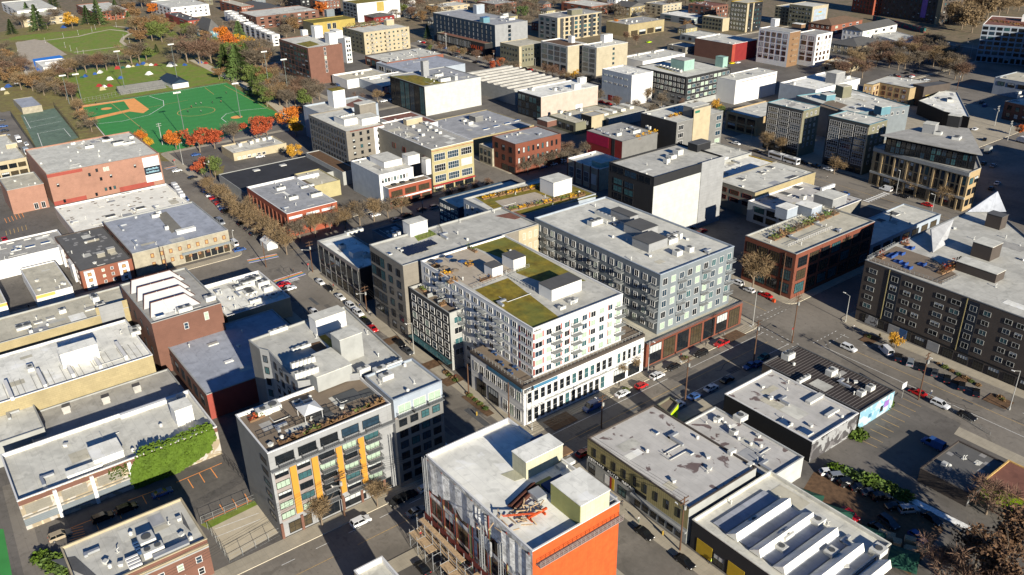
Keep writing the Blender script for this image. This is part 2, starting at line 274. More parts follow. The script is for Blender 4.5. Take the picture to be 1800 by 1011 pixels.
# ---------------------------------------------------------------- buildings
CAMP = Vector((0, 0, HC)); BLD = {}
class Bd:
    """a building: Empty at its front base corner; local y runs up-street (edge 0, east face), z up. pts: world, counter-clockwise from the front corner"""
    def __init__(s, name, label, cat, pts, h, wall, roof, z0=0., par=.5, group=None, cap=None, faces=None, hero=False, key=None, flat=True):
        s.h, s.z0, s.par, s.hero, s.wins, s.wall = h, z0, par, hero, [], wall
        o = Vector(pts[0][:2]); e = Vector(pts[1][:2])-o; s.ang = math.atan2(e.y, e.x)-math.pi/2
        R = Matrix.Rotation(-s.ang, 2); s.lp = [tuple(R @ (Vector(p[:2])-o)) for p in pts]
        s.root = thing(name, label, cat, (o.x, o.y, z0), s.ang, group)
        s.inv = (Matrix.Translation((o.x, o.y, z0)) @ Matrix.Rotation(s.ang, 4, 'Z')).inverted(); s.mat = s.inv.inverted()
        mats = [wall]+sorted(set((faces or {}).values())-{wall}); w = MB(); n = len(pts)
        for i in range(n):
            a, b = s.lp[i], s.lp[(i+1) % n]; mi = mats.index((faces or {}).get(i, wall))
            w.poly([(a[0], a[1], 0), (b[0], b[1], 0), (b[0], b[1], h), (a[0], a[1], h)], mi)
        w.build('wall', mats, s.root)
        if flat:
            t = .28; ins = inset(s.lp, t); c = MB(); cap = cap or wall; ou = inset(s.lp, -.07)
            for i in range(n):
                j = (i+1) % n
                c.poly([(ou[i][0], ou[i][1], h+.07), (ou[j][0], ou[j][1], h+.07), (ins[j][0], ins[j][1], h+.07), (ins[i][0], ins[i][1], h+.07)])
                c.poly([(ou[i][0], ou[i][1], h-.12), (ou[j][0], ou[j][1], h-.12), (ou[j][0], ou[j][1], h+.07), (ou[i][0], ou[i][1], h+.07)])
                c.poly([(ins[j][0], ins[j][1], h-par-.02), (ins[i][0], ins[i][1], h-par-.02), (ins[i][0], ins[i][1], h+.07), (ins[j][0], ins[j][1], h+.07)])
            c.build('parapet', cap, s.root)
            r = MB(); r.poly([(p[0], p[1], h-par) for p in inset(s.lp, t*.6)]); r.build('roof', roof, s.root)
        if key: BLD[key] = s
    def face(s, e):
        a, b = Vector(s.lp[e]), Vector(s.lp[(e+1) % len(s.lp)]); d = b-a; return a, d.normalized(), d.length
    def win(s, e, cols, rows, z0, z1, a0=0., a1=1., fw=.5, fh=.6, st='std', skip=0., name='window'):
        a, d, Lg = s.face(e); cw, ch = Lg*(a1-a0)/cols, (z1-z0)/rows
        for r in range(rows):
            for c in range(cols):
                if skip and RND.random() < skip: continue
                x = Lg*a0+cw*(c+.5); p = a+d*x
                s.wins.append((p.x, p.y, z0+ch*(r+.5), math.atan2(d.y, d.x), cw*fw, ch*fh, st, name))
        return s
    def panel(s, e, a0, a1, z0, z1, mat, d=.05, name='panel', parent=None):
        a, dr, Lg = s.face(e); p = a+dr*(Lg*a0); w = Lg*(a1-a0); b = MB(); b.box(0, -d, z0, w, .02, z1)
        return b.build(name, mat, parent or s.root, (p.x, p.y, 0), math.atan2(dr.y, dr.x))
    def band(s, edges, z0, z1, mat, d=.12, name='cornice'):
        for e in edges: s.panel(e, 0, 1, z0, z1, mat, d, name)
        return s
    def balc(s, e, aa, zz, w=2.2, d=1.4, mat='rail', rail='rail'):
        a, dr, Lg = s.face(e); key = ('bal', w, d, mat, rail)
        if key not in _wm:
            b = MB(); b.box(-w/2, -d, 0, w/2, 0, .14)
            for x in (-w/2, w/2): b.box(x-.03, -d, .14, x+.03, 0, .2).box(x-.03, -d, 1.1, x+.03, 0, 1.18)
            b.box(-w/2, -d-.03, 1.1, w/2, -d+.03, 1.18)
            n = int(w/.42)
            for i in range(n+1): b.box(-w/2+w*i/n-.02, -d-.015, .14, -w/2+w*i/n+.02, -d+.015, 1.1, 1)
            for x in (-w/2, w/2):
                for i in range(1, 4): b.box(x-.02, -d*i/4-.02, .14, x+.02, -d*i/4+.02, 1.1, 1)
            _wm[key] = b.mesh('balcony', [mat, rail])
        for f in aa:
            for z in zz:
                p = a+dr*(Lg*f); link('balcony', _wm[key], s.root, (p.x, p.y, z), math.atan2(dr.y, dr.x))
        return s
    def loc(s, px, py, dz=0.):
        return s.inv @ P(px, py, s.z0+s.h-s.par+dz)
    def box(s, px, py, w, d, h, wall='hvac', roof=None, name='rooftop_unit', fan=False, dz=0., rz=0.):
        """a unit on the roof: (px,py) is where its nearest bottom corner shows; w runs away to the upper left, d to the upper right"""
        p = s.loc(px, py, dz); b = MB(); m = [wall, roof or wall]
        b.box(-w, 0, 0, 0, d, h, 0, 1)
        if roof:
            b.box(-w-.12, -.12, h, .12, d+.12, h+.14, 1)
        o = b.build(name, m, s.root, (p.x, p.y, p.z), rz)
        if fan:
            f = MB(); n = max(1, int(max(w, d)/1.6))
            for i in range(n):
                t = (i+.5)/n; x, y = (-w*t, d/2) if w >= d else (-w/2, d*t); f.cyl(x, y, h, h+.18, min(w, d)*.32, n=10)
            f.build('fan', 'hvac_dark', o)
        return o
    def hvac(s, *pp, w=2.6, d=1.8, h=1.5):
        for q in pp: s.box(q[0], q[1], q[2] if len(q) > 2 else w, q[3] if len(q) > 3 else d, q[4] if len(q) > 4 else h, 'hvac', fan=True)
        return s
    def sky(s, *pp, w=1.6, d=1.2, mat='sky_light'):
        for q in pp:
            p = s.loc(q[0], q[1]); b = MB(); b.box(-w, 0, 0, 0, d, .3); o = b.build('skylight', 'hvac', s.root, p)
            g = MB(); g.box(-w+.1, .1, .3, -.1, d-.1, .36); g.build('glazing', mat, o)
        return s
    def vents(s, n, seed=1):
        r = random.Random(seed+int(s.h*7)+len(s.lp)); xs = [p[0] for p in s.lp]; ys = [p[1] for p in s.lp]; k = 0; s.patches(n+2, r)
        for _ in range(n*6):
            if k >= n: break
            x, y = r.uniform(min(xs), max(xs)), r.uniform(min(ys), max(ys))
            if not inside(s.ins(1.2), x, y): continue
            k += 1; t = r.random(); key = ('vent', int(t*4))
            if key not in _wm:
                b = MB()
                if t < .25: b.cyl(0, 0, 0, .9, .14, n=7).cyl(0, 0, .9, 1.15, .3, .06, 7)
                elif t < .5: b.box(-.4, -.4, 0, .4, .4, .55).box(-.5, -.5, .55, .5, .5, .68)
                elif t < .75: b.cyl(0, 0, 0, .5, .42, .3, 9).cyl(0, 0, .5, .8, .5, .2, 9)
                else: b.tube((0, 0, 0), (0, 0, .8), .1).tube((0, 0, .8), (.4, 0, .95), .1).box(-.3, -.3, 0, .3, .3, .12)
                _wm[key] = b.mesh('roof_vent', ['hvac'])
            link('roof_vent', _wm[key], s.root, (x, y, s.h-s.par), r.uniform(0, 3))
        return s
    def patches(s, n, r):
        xs = [p[0] for p in s.lp]; ys = [p[1] for p in s.lp]; z = s.h-s.par
        for k in range(n):
            x, y, w, d = r.uniform(min(xs), max(xs)), r.uniform(min(ys), max(ys)), r.uniform(1, 5), r.uniform(1.5, 8)
            if r.random() < .5: w, d = d, w
            q = [(x, y), (x+w, y), (x+w, y+d), (x, y+d)]
            if not all(inside(s.ins(.9), a, c) for a, c in q): continue
            if r.random() < .6: MB().poly([(a, c, z+.012+.004*k) for a, c in q]).build('roof_patch', r.choice(['roof_mid', 'roof_light', 'roof_tan', 'roof_cool', 'roof_grey', 'roof_white']), s.root)
            elif r.random() < .6: MB().tube((x, y, z+.25), (x+w, y, z+.25), .09).tube((x+w, y, z+.25), (x+w, y+d, z+.25), .09).build('roof_pipe', 'hvac', s.root)
            else: MB().box(x, y, z+.1, x+w, y+.7, z+.7).box(x, y, z+.1, x+.7, y+min(d, 3), z+.65).build('roof_duct', 'steel', s.root)
    def ins(s, d):
        return inset(s.lp, d)
    def done(s):
        order = sorted(s.wins, key=lambda q: (s.mat @ Vector(q[:3])-CAMP).length/((q[4]*q[5])**.5))
        rest = MB(); rm = []
        for i, q in enumerate(order):
            x, y, z, rz, w, h, st, nm = q; g = RND.choice(WST[st][4])
            if i < 100:
                a, p = win_mesh(st, w, h, g, s.hero); o = link(nm, a, s.root, (x, y, z), rz)
                if p: link('pane', p, o)
            else:
                a, _ = win_mesh(st, w, h, g, False); T = Matrix.Translation((x, y, z)) @ Matrix.Rotation(rz, 4, 'Z'); b = len(rest.v)
                rest.v += [tuple(T @ v.co) for v in a.vertices]; nmz = [m.name for m in a.materials]
                for mn in nmz:
                    if mn not in rm: rm.append(mn)
                for pl in a.polygons: rest.f.append(tuple(b+k for k in pl.vertices)); rest.m.append(rm.index(nmz[pl.material_index]))
        if rest.f: tag(rest.build('small_windows', rm, s.root), kind='stuff')
        return s
def inside(pts, x, y):
    c = False; n = len(pts)
    for i in range(n):
        (x1, y1), (x2, y2) = pts[i], pts[(i+1) % n]
        if (y1 > y) != (y2 > y) and x < (x2-x1)*(y-y1)/(y2-y1)+x1: c = not c
    return c
DBG = []
def B(key, name, label, Fp, Lp, Rp, h, wall, roof, cat='building', z0=0., free=None, **kw):
    """box building from the photo positions of three roof corners (front, left, right) and its height (or the front base corner)"""
    if isinstance(h, tuple): h = hfrom(h, Fp, z0)
    z = z0+h; f, l, r = P(*Fp, z), P(*Lp, z), P(*Rp, z)
    if free is None: pts = [(f.x, f.y), (f.x, r.y), (l.x, r.y), (l.x, f.y)]
    else:
        d = (r-f) if free == 'E' else (f-l); d = Vector((d.x, d.y)).normalized()
        v = d if free == 'E' else Vector((-d.y, d.x)); u = Vector((v.y, -v.x))
        lr, ll = (r-f).xy.dot(v), (f-l).xy.dot(u); f2 = f.xy
        pts = [f2, f2+v*lr, f2+v*lr-u*ll, f2-u*ll]
    DBG.append((key, round(pts[0][0], 1), round(pts[0][1], 1), 'w%.1f d%.1f h%.1f' % ((Vector(pts[3])-Vector(pts[0])).length, (Vector(pts[1])-Vector(pts[0])).length, h), 'mis L%.1f R%.1f' % (l.y-f.y, r.x-f.x), round(kw.get('ang', 0), 1)))
    return Bd(name, label, cat, pts, h, wall, roof, z0=z0, key=key, **kw)
def Bp(key, name, label, pix, h, wall, roof, cat='building', z0=0., **kw):
    """building with a many-cornered plan, corners given counter-clockwise from the front corner"""
    pts = [P(x, y, z0+h).xy for x, y in pix]
    DBG.append((key, [(round(p.x), round(p.y)) for p in pts], h))
    return Bd(name, label, cat, pts, h, wall, roof, z0=z0, key=key, **kw)
# ================================================================ BUILDINGS, near to far
APT = 'apartment block'
# --- white apartments on a white two-storey podium
b = B('podium', 'commercial_podium', 'white two storey shop podium at the street corner carrying the white apartments and terraces', (920, 680), (826, 616), (1138, 590), (921, 750), 'white_paint', 'deck', 'shop podium', par=.25, cap='dark_brown', hero=True)
for e in (0, 3): b.panel(e, 0, 1, b.h-.8, b.h-.15, 'dark_brown', .2, 'cornice')
b.win(0, 14, 1, 6.3, 10, .02, .72, fw=.7, fh=.85, st='pod').win(0, 5, 1, 6.3, 10, .75, .98, fw=.6, fh=.85, st='pod')
b.win(0, 13, 1, .6, 4.8, .02, .66, fw=.72, fh=.9, st='pod').win(0, 2, 1, .4, 4.8, .72, .98, fw=.8, fh=.9, st='shop', name='shop_window')
b.win(3, 8, 1, 6.5, 10, .05, .97, fw=.72, fh=.85, st='std').win(3, 2, 1, .3, 5.0, .08, .56, fw=.8, fh=.95, st='shop', name='shop_window').win(3, 3, 1, .7, 4.6, .6, .97, fw=.72, fh=.9, st='std')
pod = b
b.panel(0, .02, .26, b.h-2.0, b.h-1.1, 'blue_sign', .14, 'banner'); b.panel(3, .35, .97, b.h-2.0, b.h-1.1, 'blue_sign', .14, 'banner')
b.panel(0, .005, .075, b.h-2.15, b.h-1.15, 'charcoal', .2, 'sign_plate')
fr = MB(); a_, d_, L_ = b.face(0)
for i in range(70):
    x = L_*(.16+.72*i/70); hh = RND.uniform(.35, .75); fr.box(x, -.1, 5.1, x+.42, 0, 5.1+hh)
fr.build('frieze_relief', 'pale_grey', b.root, (a_.x, a_.y, 0), math.atan2(d_.y, d_.x))
z0p = pod.h-.25
b = B('white', 'apartment_building', 'white apartment block with red window accents and moss green roof on the corner podium', (937, 578), (742, 458), (1094, 516), hfrom((936.5, 665), (937, 578), z0p), 'white_paint', 'roof_grey', APT, z0=z0p, par=.5, hero=True)
H = b.h
b.win(0, 1, 5, .3, H-1.3, .01, .10, fw=.9, fh=.68, st='std').win(0, 9, 5, .3, H-1.3, .115, 1., fw=.58, fh=.66, st='green')
b.win(3, 1, 5, .3, H-.6, .955, .995, fw=.9, fh=.62, st='std').win(3, 1, 5, .3, H-.6, .90, .95, fw=.8, fh=.62, st='std').win(3, 13, 5, .3, H-.6, .03, .89, fw=.54, fh=.64, st='std')
m = MB(); m.box(-53.2, .02, -z0p, -24.2, 30.9, .05); m.build('lower_wall', 'white_paint', b.root); b.win(3, 8, 4, -z0p+.6, -.2, .03, .54, fw=.5, fh=.55, st='std')
zz = [.2+(H-1.3)/5*i for i in range(1, 5)]
b.balc(0, [.235, .455, .955], zz, 3.0, 1.5).balc(3, [.22, .40, .60, .74], zz, 2.8, 1.5)
a_, d_, L_ = b.face(0); ch = (H-1.6)/5
for r in range(5):
    for f in (.0065, .104, .175, .30, .39, .505, .615, .725, .83, .94):
        if f < .11 or (r*3+int(f*40)) % 3 == 0: b.panel(0, f-.006, f+.006, .3+ch*r+.55, .3+ch*r+2.3, 'accent_red', .08, 'accent_panel')
for r in range(5):
    for f in (.895, .952): b.panel(3, f-.004, f+.004, .3+ch*r+.6, .3+ch*r+2.3, 'accent_red', .08, 'accent_panel')
def roofpatch(b, pix, mat, name='planted_roof', dz=.05, th=.06):
    pts = [b.loc(x, y) for x, y in pix]; m = MB()
    m.prism([(p.x, p.y) for p in pts], b.h-b.par+dz-th, b.h-b.par+dz, 0); return m.build(name, mat, b.root)
roofpatch(b, [(936, 577), (984, 559), (893, 489), (835, 510)], 'sedum')
roofpatch(b, [(908, 480), (955, 497), (1030, 494), (884, 414), (824, 431), (905, 463)], 'sedum')
roofpatch(b, [(830, 507), (905, 475), (826, 432), (748, 459)], 'plaza', 'roof_terrace', .03)
b.box(903, 476, 5.5, 4.4, 3.4, 'white_paint', 'shingle', 'penthouse'); b.box(866, 490, 4, 3.6, 3.2, 'white_paint', 'shingle', 'penthouse')
b.box(970, 530, 5.5, 10.5, 3.4, 'white_paint', 'shingle', 'penthouse')
b.hvac((985, 546, 1.2, 2, .8), (1003, 536, 1.2, 2.5, .9), (962, 521, 2.2, 1, .7)); b.vents(5, 3)
def railing(parent, pts, z, h=1.1, mat='rail', name='railing'):
    m = MB()
    for (x0, y0), (x1, y1) in zip(pts[:-1], pts[1:]):
        n = max(1, int(math.hypot(x1-x0, y1-y0)/1.3))
        m.tube((x0, y0, z+h), (x1, y1, z+h), .05); m.tube((x0, y0, z+.15), (x1, y1, z+.15), .03); m.tube((x0, y0, z+h*.55), (x1, y1, z+h*.55), .03)
        for i in range(n+1): m.box(x0+(x1-x0)*i/n-.04, y0+(y1-y0)*i/n-.04, z, x0+(x1-x0)*i/n+.04, y0+(y1-y0)*i/n+.04, z+h)
    return m.build(name, mat, parent)
def rpix(b, pix, h=1.1, mat='rail', dz=0.):
    pts = [b.loc(x, y) for x, y in pix]; return railing(b.root, [(p.x, p.y) for p in pts], b.h-b.par+dz, h, mat)
rpix(b, [(832, 508), (930, 470), (905, 456), (932, 470), (832, 508)][:2]); rpix(b, [(895, 488), (945, 515)])
pl = pod.lp; q = inset(pl, .4); railing(pod.root, [q[3], q[0], q[1], q[2]], pod.h-.25, 1.25)
for px, py in ((846, 628), (868, 622), (880, 640), (896, 655), (905, 648), (1085, 596)):
    p = pod.loc(px, py); m = MB(); m.cyl(0, 0, .7, .78, .6, n=9).cyl(0, 0, 0, .7, .07).box(.7, -.25, 0, 1.2, .25, .45).box(-1.2, -.25, 0, -.7, .25, .45)
    m.build('patio_set', 'shade_blue', pod.root, p)
white = b
for px, py, c in ((772, 470, 'shade_blue'), (790, 462, 'shade_blue'), (812, 470, 'shade_blue'), (800, 486, 'deck'), (782, 481, 'deck')):
    p = b.loc(px, py); m = MB(); m.cyl(0, 0, 0, 2.1, .05).cyl(0, 0, 2.0, 2.5, 1.3, .05, 8); m.build('parasol', c, b.root, p)
def planter(b, px, py, w, d, leaf='leaf_dry', dz=0., n=26, hgt=.9):
    p = b.loc(px, py, dz); m = MB(); m.box(-w, 0, 0, 0, d, .45); r = random.Random(int(px*3+py))
    for i in range(n):
        x, y, z = -r.random()*w, r.random()*d, .45+r.random()*hgt; s = r.uniform(.18, .4); u = Vector((r.uniform(-1, 1), r.uniform(-1, 1), r.uniform(-.4, 1))).normalized(); v = u.orthogonal().normalized(); c = Vector((x, y, z))
        m.poly([c+u*s, c+v*s, c-u*s, c-v*s], 1)
    return m.build('planter', ['wood', leaf], b.root, p)
for q in ((776, 487, 1.5, 4, 'leaf_gold'), (790, 500, 1.5, 3, 'leaf_dry'), (846, 497, 1, 7, 'leaf_dry'), (823, 470, 2, 2, 'leaf_gold'), (764, 472, 2, 2, 'leaf_dry'), (835, 445, 5, 1, 'leaf_green')): planter(b, *q)
b.done(); pod.done()
# --- dark grey wing with white framed windows, left of the white block
b = B('wing', 'apartment_wing', 'dark grey five storey wing with white framed windows between the white block and the street', (790, 551), (713, 507), (815, 542), (800, 652), 'dark_grey', 'deck', APT, par=.9, cap='pale_grey', faces={0: 'pale_grey'}, hero=True)
b.win(3, 6, 5, 3.2, b.h-1.1, .02, .98, fw=.66, fh=.74, st='sash').win(0, 1, 4, 4, b.h-1, .2, .9, fw=.8, fh=.6, st='green').win(3, 5, 1, .3, 2.7, .03, .97, fw=.85, fh=.9, st='shop', name='shop_window')
b.panel(3, 0, 1, 2.75, 2.95, 'glass_teal', 1.8, 'canopy')
for q in ((752, 524), (770, 536)): b.box(q[0], q[1], .2, 5, 1.3, 'rail', name='terrace_screen')
planter(b, 745, 514, 2, 1, 'leaf_green'); planter(b, 775, 540, 1.2, 2, 'leaf_dry'); b.done()
# --- long grey building with solar panels
b = B('solar', 'apartment_building', 'long grey apartment bar with dark solar panels and a roof deck behind the white block', (708, 467), (649, 430), (925, 384), (722, 600), 'warm_grey', 'roof_grey', APT, cap='pale_grey')
b.panel(0, .84, 1, 0, b.h-.3, 'cream', .1, 'cream_bay')
b.win(3, 3, 5, 3.5, b.h-1.5, .03, .45, fw=.9, fh=.75, st='curtain').win(3, 2, 6, 1, b.h-1.5, .5, .98, fw=.42, fh=.6, st='dark').win(0, 3, 6, 1, b.h-.8, .86, 1, fw=.45, fh=.6, st='green')
sp = MB()
for i in range(8):
    for j in range(3):
        if i > 4 and j == 0: continue
        sp.poly([(-1-j*2.1-2, i*1.5+1, .35), (-1-j*2.1, i*1.5+1, .25), (-1-j*2.1, i*1.5+2.4, .45), (-1-j*2.1-2, i*1.5+2.4, .55)])
sp.build('solar_panel', 'solar', b.root, b.loc(716, 455))
b.box(722, 417, 4.5, 6.5, 4.2, 'white_paint', 'roof_light', 'stair_house'); rpix(b, [(735, 420), (778, 410), (770, 396)], 1.2, 'rail_dark')
roofpatch(b, [(735, 424), (768, 412), (755, 404), (728, 415)], 'lawn'); roofpatch(b, [(905, 386), (925, 380), (905, 372), (870, 380)], 'roof_brown', 'brown_roof')
b.hvac((693, 418, 1, 1, 1), (700, 414, 1, 1, 1)); b.sky((684, 449)); b.vents(6, 2); b.done()
# --- rooftop-garden building
b = B('garden', 'apartment_building', 'building with a yellow planted roof garden and white penthouse behind the long grey bar', (893, 386), (808, 351), (1062, 346), 20.5, 'blue_white', 'roof_light', APT, cap='pale_grey')
b.win(3, 8, 6, 1, b.h-1, .03, .97, fw=.5, fh=.55, st='std')
roofpatch(b, [(893, 383), (1050, 345), (1000, 322), (965, 318), (835, 347)], 'sedum'); roofpatch(b, [(898, 374), (978, 352), (940, 338), (870, 354)], 'plaza', 'roof_terrace', .08)
b.box(973, 347, 8, 9, 5.5, 'white_paint', 'roof_light', 'penthouse')
for i in range(11): planter(b, 868+i*15, 378-i*3.1, 1.5, 3.2, ['leaf_gold', 'leaf_dry', 'leaf_green'][i % 3], n=40)
for i in range(8): planter(b, 850+i*14, 352-i*3.0, 1.5, 3., ['leaf_gold', 'leaf_gold', 'leaf_dry'][i % 3], n=40)
b.vents(5, 9); b.done()
b = B('navyshade', 'apartment_building', 'lower white building with rows of small windows in the shade below the roof garden', (806, 366), (778, 347), (905, 318), 15, 'navy_wall', 'roof_light', APT)  # white walls drawn navy: their shade is put into the wall colour
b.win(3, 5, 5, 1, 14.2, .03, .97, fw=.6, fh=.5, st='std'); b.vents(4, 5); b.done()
# --- blue grey apartments on brick podium
b = B('brickpod', 'brick_podium', 'low brick shop front with wide dark shop windows under the blue grey apartments', (1137, 604), (1010, 535), (1310, 531), (1137, 647), 'dark_brick', 'roof_tan', 'shop podium', par=.3, cap='roof_dark', hero=True)
b.win(0, 7, 1, .5, b.h-1.2, .02, .98, fw=.84, fh=.95, st='shop', name='shop_window'); b.panel(0, 0, 1, b.h-.5, b.h-.3, 'roof_dark', .15, 'cornice'); b.done()
zb = b.h-.3
b = B('bluegrey', 'apartment_building', 'blue grey apartment block with balconies and a long pale flat roof above brick shops', (1161, 483), (943, 382), (1291, 433), hfrom((1158, 588.5), (1161, 483), zb), 'slate', 'roof_light', APT, z0=zb, cap='blue_white', hero=True)
H = b.h; n = 5
b.win(0, 9, n, .5, H-1, .01, .99, fw=.56, fh=.6, st='green').win(3, 16, n, .5, H-1, .01, .99, fw=.5, fh=.6, st='std')
zz = [.25+(H-1.4)/n*i for i in range(1, n)]
b.balc(0, [.28, .61, .955], zz, 2.8, 1.3).balc(3, [.16, .34, .53, .72, .97], zz, 3.0, 1.4)
b.box(1140, 445, 7, 8, 2.8, 'grey_panel', 'shingle', 'penthouse'); b.box(1128, 421, 8, 7, 2.8, 'grey_panel', 'shingle', 'penthouse'); b.box(1107, 395, 9, 3.6, 2.6, 'grey_panel', 'shingle', 'penthouse')
b.hvac((1040, 399, 2.2, 5), (1078, 390, 9, .8, 1.4), (1176, 431, 2.5, 4), (1195, 421, 3, 1.2, 1.8), (1190, 452, 2, 2.4), (1212, 445, 2, 2), (1180, 423, 2, 4)); b.vents(10, 4); b.done()
# --- orange strip complex
b = B('orangeapt', 'apartment_building', 'grey apartment block with four orange vertical panels, balconies and a planted wooden roof deck', (470, 797), (415, 729), (690, 711), (495, 948), 'grey_panel', 'deck', APT, par=.8, cap='white_paint', faces={3: 'mid_grey'}, hero=True)
H = b.h
b.win(0, 5, 1, H-4.2, H-1.1, .03, .90, fw=.82, fh=.72, st='curtain'); b.balc(0, [.12, .30, .47, .64, .82], [H-4.3], 3.6, 1.1, 'frame_grey', 'rail_dark')
for f in (.135, .305, .50, .685): b.panel(0, f, f+.048, 5.2, H-4.9, 'orange_panel', .5, 'orange_panel')
for a0, a1 in ((.02, .13), (.19, .30), (.36, .495), (.555, .68), (.74, .87)):
    b.win(0, 1, 5, 4.4, H-4.8, a0, a1, fw=.95, fh=.62, st='dkgreen'); b.panel(0, a0, a1, 4.35, H-4.7, 'mauve_wall', .03, 'cladding')
zz = [4.6+(H-9.2)/5*i for i in range(5)]
b.balc(0, [.43, .62, .81], zz, 3.6, 1.4, 'frame_grey', 'rail_dark'); b.panel(0, 0, 1, H-4.75, H-4.4, 'frame_grey', 1.1, 'ledge')
b.win(0, 4, 1, .3, 3.8, .04, .96, fw=.8, fh=.8, st='shop', name='shop_window'); b.win(3, 1, 6, 3, H-2, .7, .95, fw=.7, fh=.5, st='dark')
for f in (.0, .16, .5, .66, .86): b.panel(0, f, f+.02, 0, 4.2, 'brown_brick', .35, 'brick_pier')
for i in range(9): planter(b, 492+i*22, 786-i*9.4, 1.1, 4.2, ['leaf_dry', 'twig_red', 'leaf_green', 'leaf_dry'][i % 4], n=30, hgt=.7)
for i in range(4): planter(b, 440+i*10, 744-i*5, 1.2, 2.2, ['leaf_red', 'leaf_green'][i % 2], n=24)
b.hvac((455, 736, 2, 3), (474, 728, 3, 3, 1.3), (520, 719, 2, 2, 1)); rpix(b, [(455, 772), (520, 745), (490, 720)], 1.1, 'rail_dark'); rpix(b, [(520, 748), (600, 716), (660, 700)], 1.1, 'rail_dark'); rpix(b, [(535, 742), (580, 722)], 1.1, 'rail_dark')
p = b.loc(546, 733); m = MB(); 
for x in (-2, 2):
    for y in (-2, 2): m.tube((x, y, 0), (x, y, 2.3), .06)
m.poly([(-2.3, -2.3, 2.3), (2.3, -2.3, 2.3), (0, 0, 3.4)]).poly([(2.3, -2.3, 2.3), (2.3, 2.3, 2.3), (0, 0, 3.4)]).poly([(2.3, 2.3, 2.3), (-2.3, 2.3, 2.3), (0, 0, 3.4)]).poly([(-2.3, 2.3, 2.3), (-2.3, -2.3, 2.3), (0, 0, 3.4)])
cpy = m.build('canopy_tent', 'canvas', None, b.mat @ p, b.ang); tag(cpy, 'white square canopy tent on the planted roof deck of the orange panel block', 'canopy')
for q in ((600, 713, 4.5, 5.5, .12), (555, 742, 4, 4.5, .12), (640, 700, 3, 6, .12)): b.box(q[0], q[1], q[2], q[3], q[4], 'hvac_dark', name='deck_platform')
b.vents(5, 8); b.done(); oapt = b
b = Bp('greyu', 'apartment_building', 'pale roofed apartment block wrapping a dark courtyard behind the orange panel block', [(640, 655), (706, 629), (606, 538.5), (437, 598), (456, 613), (472, 617), (523, 671)], 24, 'grey_panel', 'roof_grey', APT, cap='pale_grey', faces={3: 'mid_grey'})
b.win(5, 4, 6, 3, 23, .1, .95, fw=.4, fh=.6, st='dark').win(4, 1, 6, 3, 23, .2, .8, fw=.8, fh=.6, st='dark')
b.box(558, 590, 4, 8.5, 4.2, 'white_paint', 'roof_light', 'stair_house'); b.box(560, 690, 10, 9, 4.0, 'pale_grey', 'roof_light', 'penthouse', dz=-1); b.box(602, 640, 4.5, 6, 6.5, 'pale_grey', 'roof_light', 'stair_house'); b.hvac((590, 575, 2, 2), (605, 603, 2, 3, 1), (545, 636, 2, 6, .8), (633, 661, 1.4, 3), (475, 590, 1, 5, 1.), (515, 620, 1, 5, .8))
roofpatch(b, [(584, 613), (596, 609), (572, 588), (560, 592)], 'sedum'); roofpatch(b, [(560, 622), (580, 616), (562, 600), (540, 606)], 'soil', 'roof_court')
for i in range(6): b.box(520+i*7, 668-i*2.2, .9, .9, 1.5, 'hvac', dz=3., fan=True); b.box(514+i*7, 650-i*2.2, .9, .9, 1.5, 'hvac', dz=3., fan=True)
b.vents(9, 4); b.done()
b = B('greyc', 'apartment_building', 'pale roofed corner wing with a glazed top floor above shaded dark lower floors', (691, 704), (641, 661), (778, 671), 24.5, 'mid_grey', 'roof_grey', APT, cap='blue_white', faces={3: 'grey_panel'}, hero=True)
H = b.h; b.panel(0, 0, 1, H-4.6, H-.2, 'blue_white', .06, 'top_cladding'); b.win(0, 3, 1, H-4.4, H-1.6, .05, .98, fw=.85, fh=.85, st='green'); b.win(0, 4, 6, 1, H-5.2, .04, .96, fw=.7, fh=.62, st='curtain')
b.panel(0, 0, 1, H-5.1, H-4.7, 'mauve_wall', .25, 'ledge'); b.balc(0, [.2, .5, .82], [H-4.6], 4.2, 1.2, 'frame_grey', 'rail_dark')
b.hvac((662, 660, 2, 3, 1.1), (673, 672, 2, 3, 1.2), (676, 651, .9, 5, 1)); b.vents(4, 3); b.done()
# --- construction building
b = B('constr', 'construction_building', 'unfinished building wrapped in grey sheeting with one bright orange sealed wall and white roof', (936, 969), (755, 797), (1087, 880), 22, 'house_wrap', 'roof_white', 'construction site', par=.9, cap='white_paint', faces={0: 'orange_wrap', 1: 'yellow_board'}, hero=True)
H = b.h
for a0, a1 in ((.02, .14), (.17, .27), (.30, .42), (.50, .60), (.64, .76)):
    b.win(3, 1, 2, 2, H-10, a0, a1, fw=.95, fh=.85, st='warm'); b.win(3, 1, 1, H-9.5, H-5.5, a0, a1, fw=.95, fh=.85, st='warm')
for f in (.148, .278, .43, .615, .77): b.panel(3, f, f+.018, 1, H-4, 'weathered_yellow', .1, 'sheathing_board')
for f in (.01, .16, .29, .46, .62, .78, .97): b.panel(3, f, f+.005, 1, H-1, 'red_frame', .2, 'steel_stud')
for z in (6.5, 11.5): b.panel(3, 0, 1, z, z+.2, 'mauve_wall', .18, 'floor_edge')
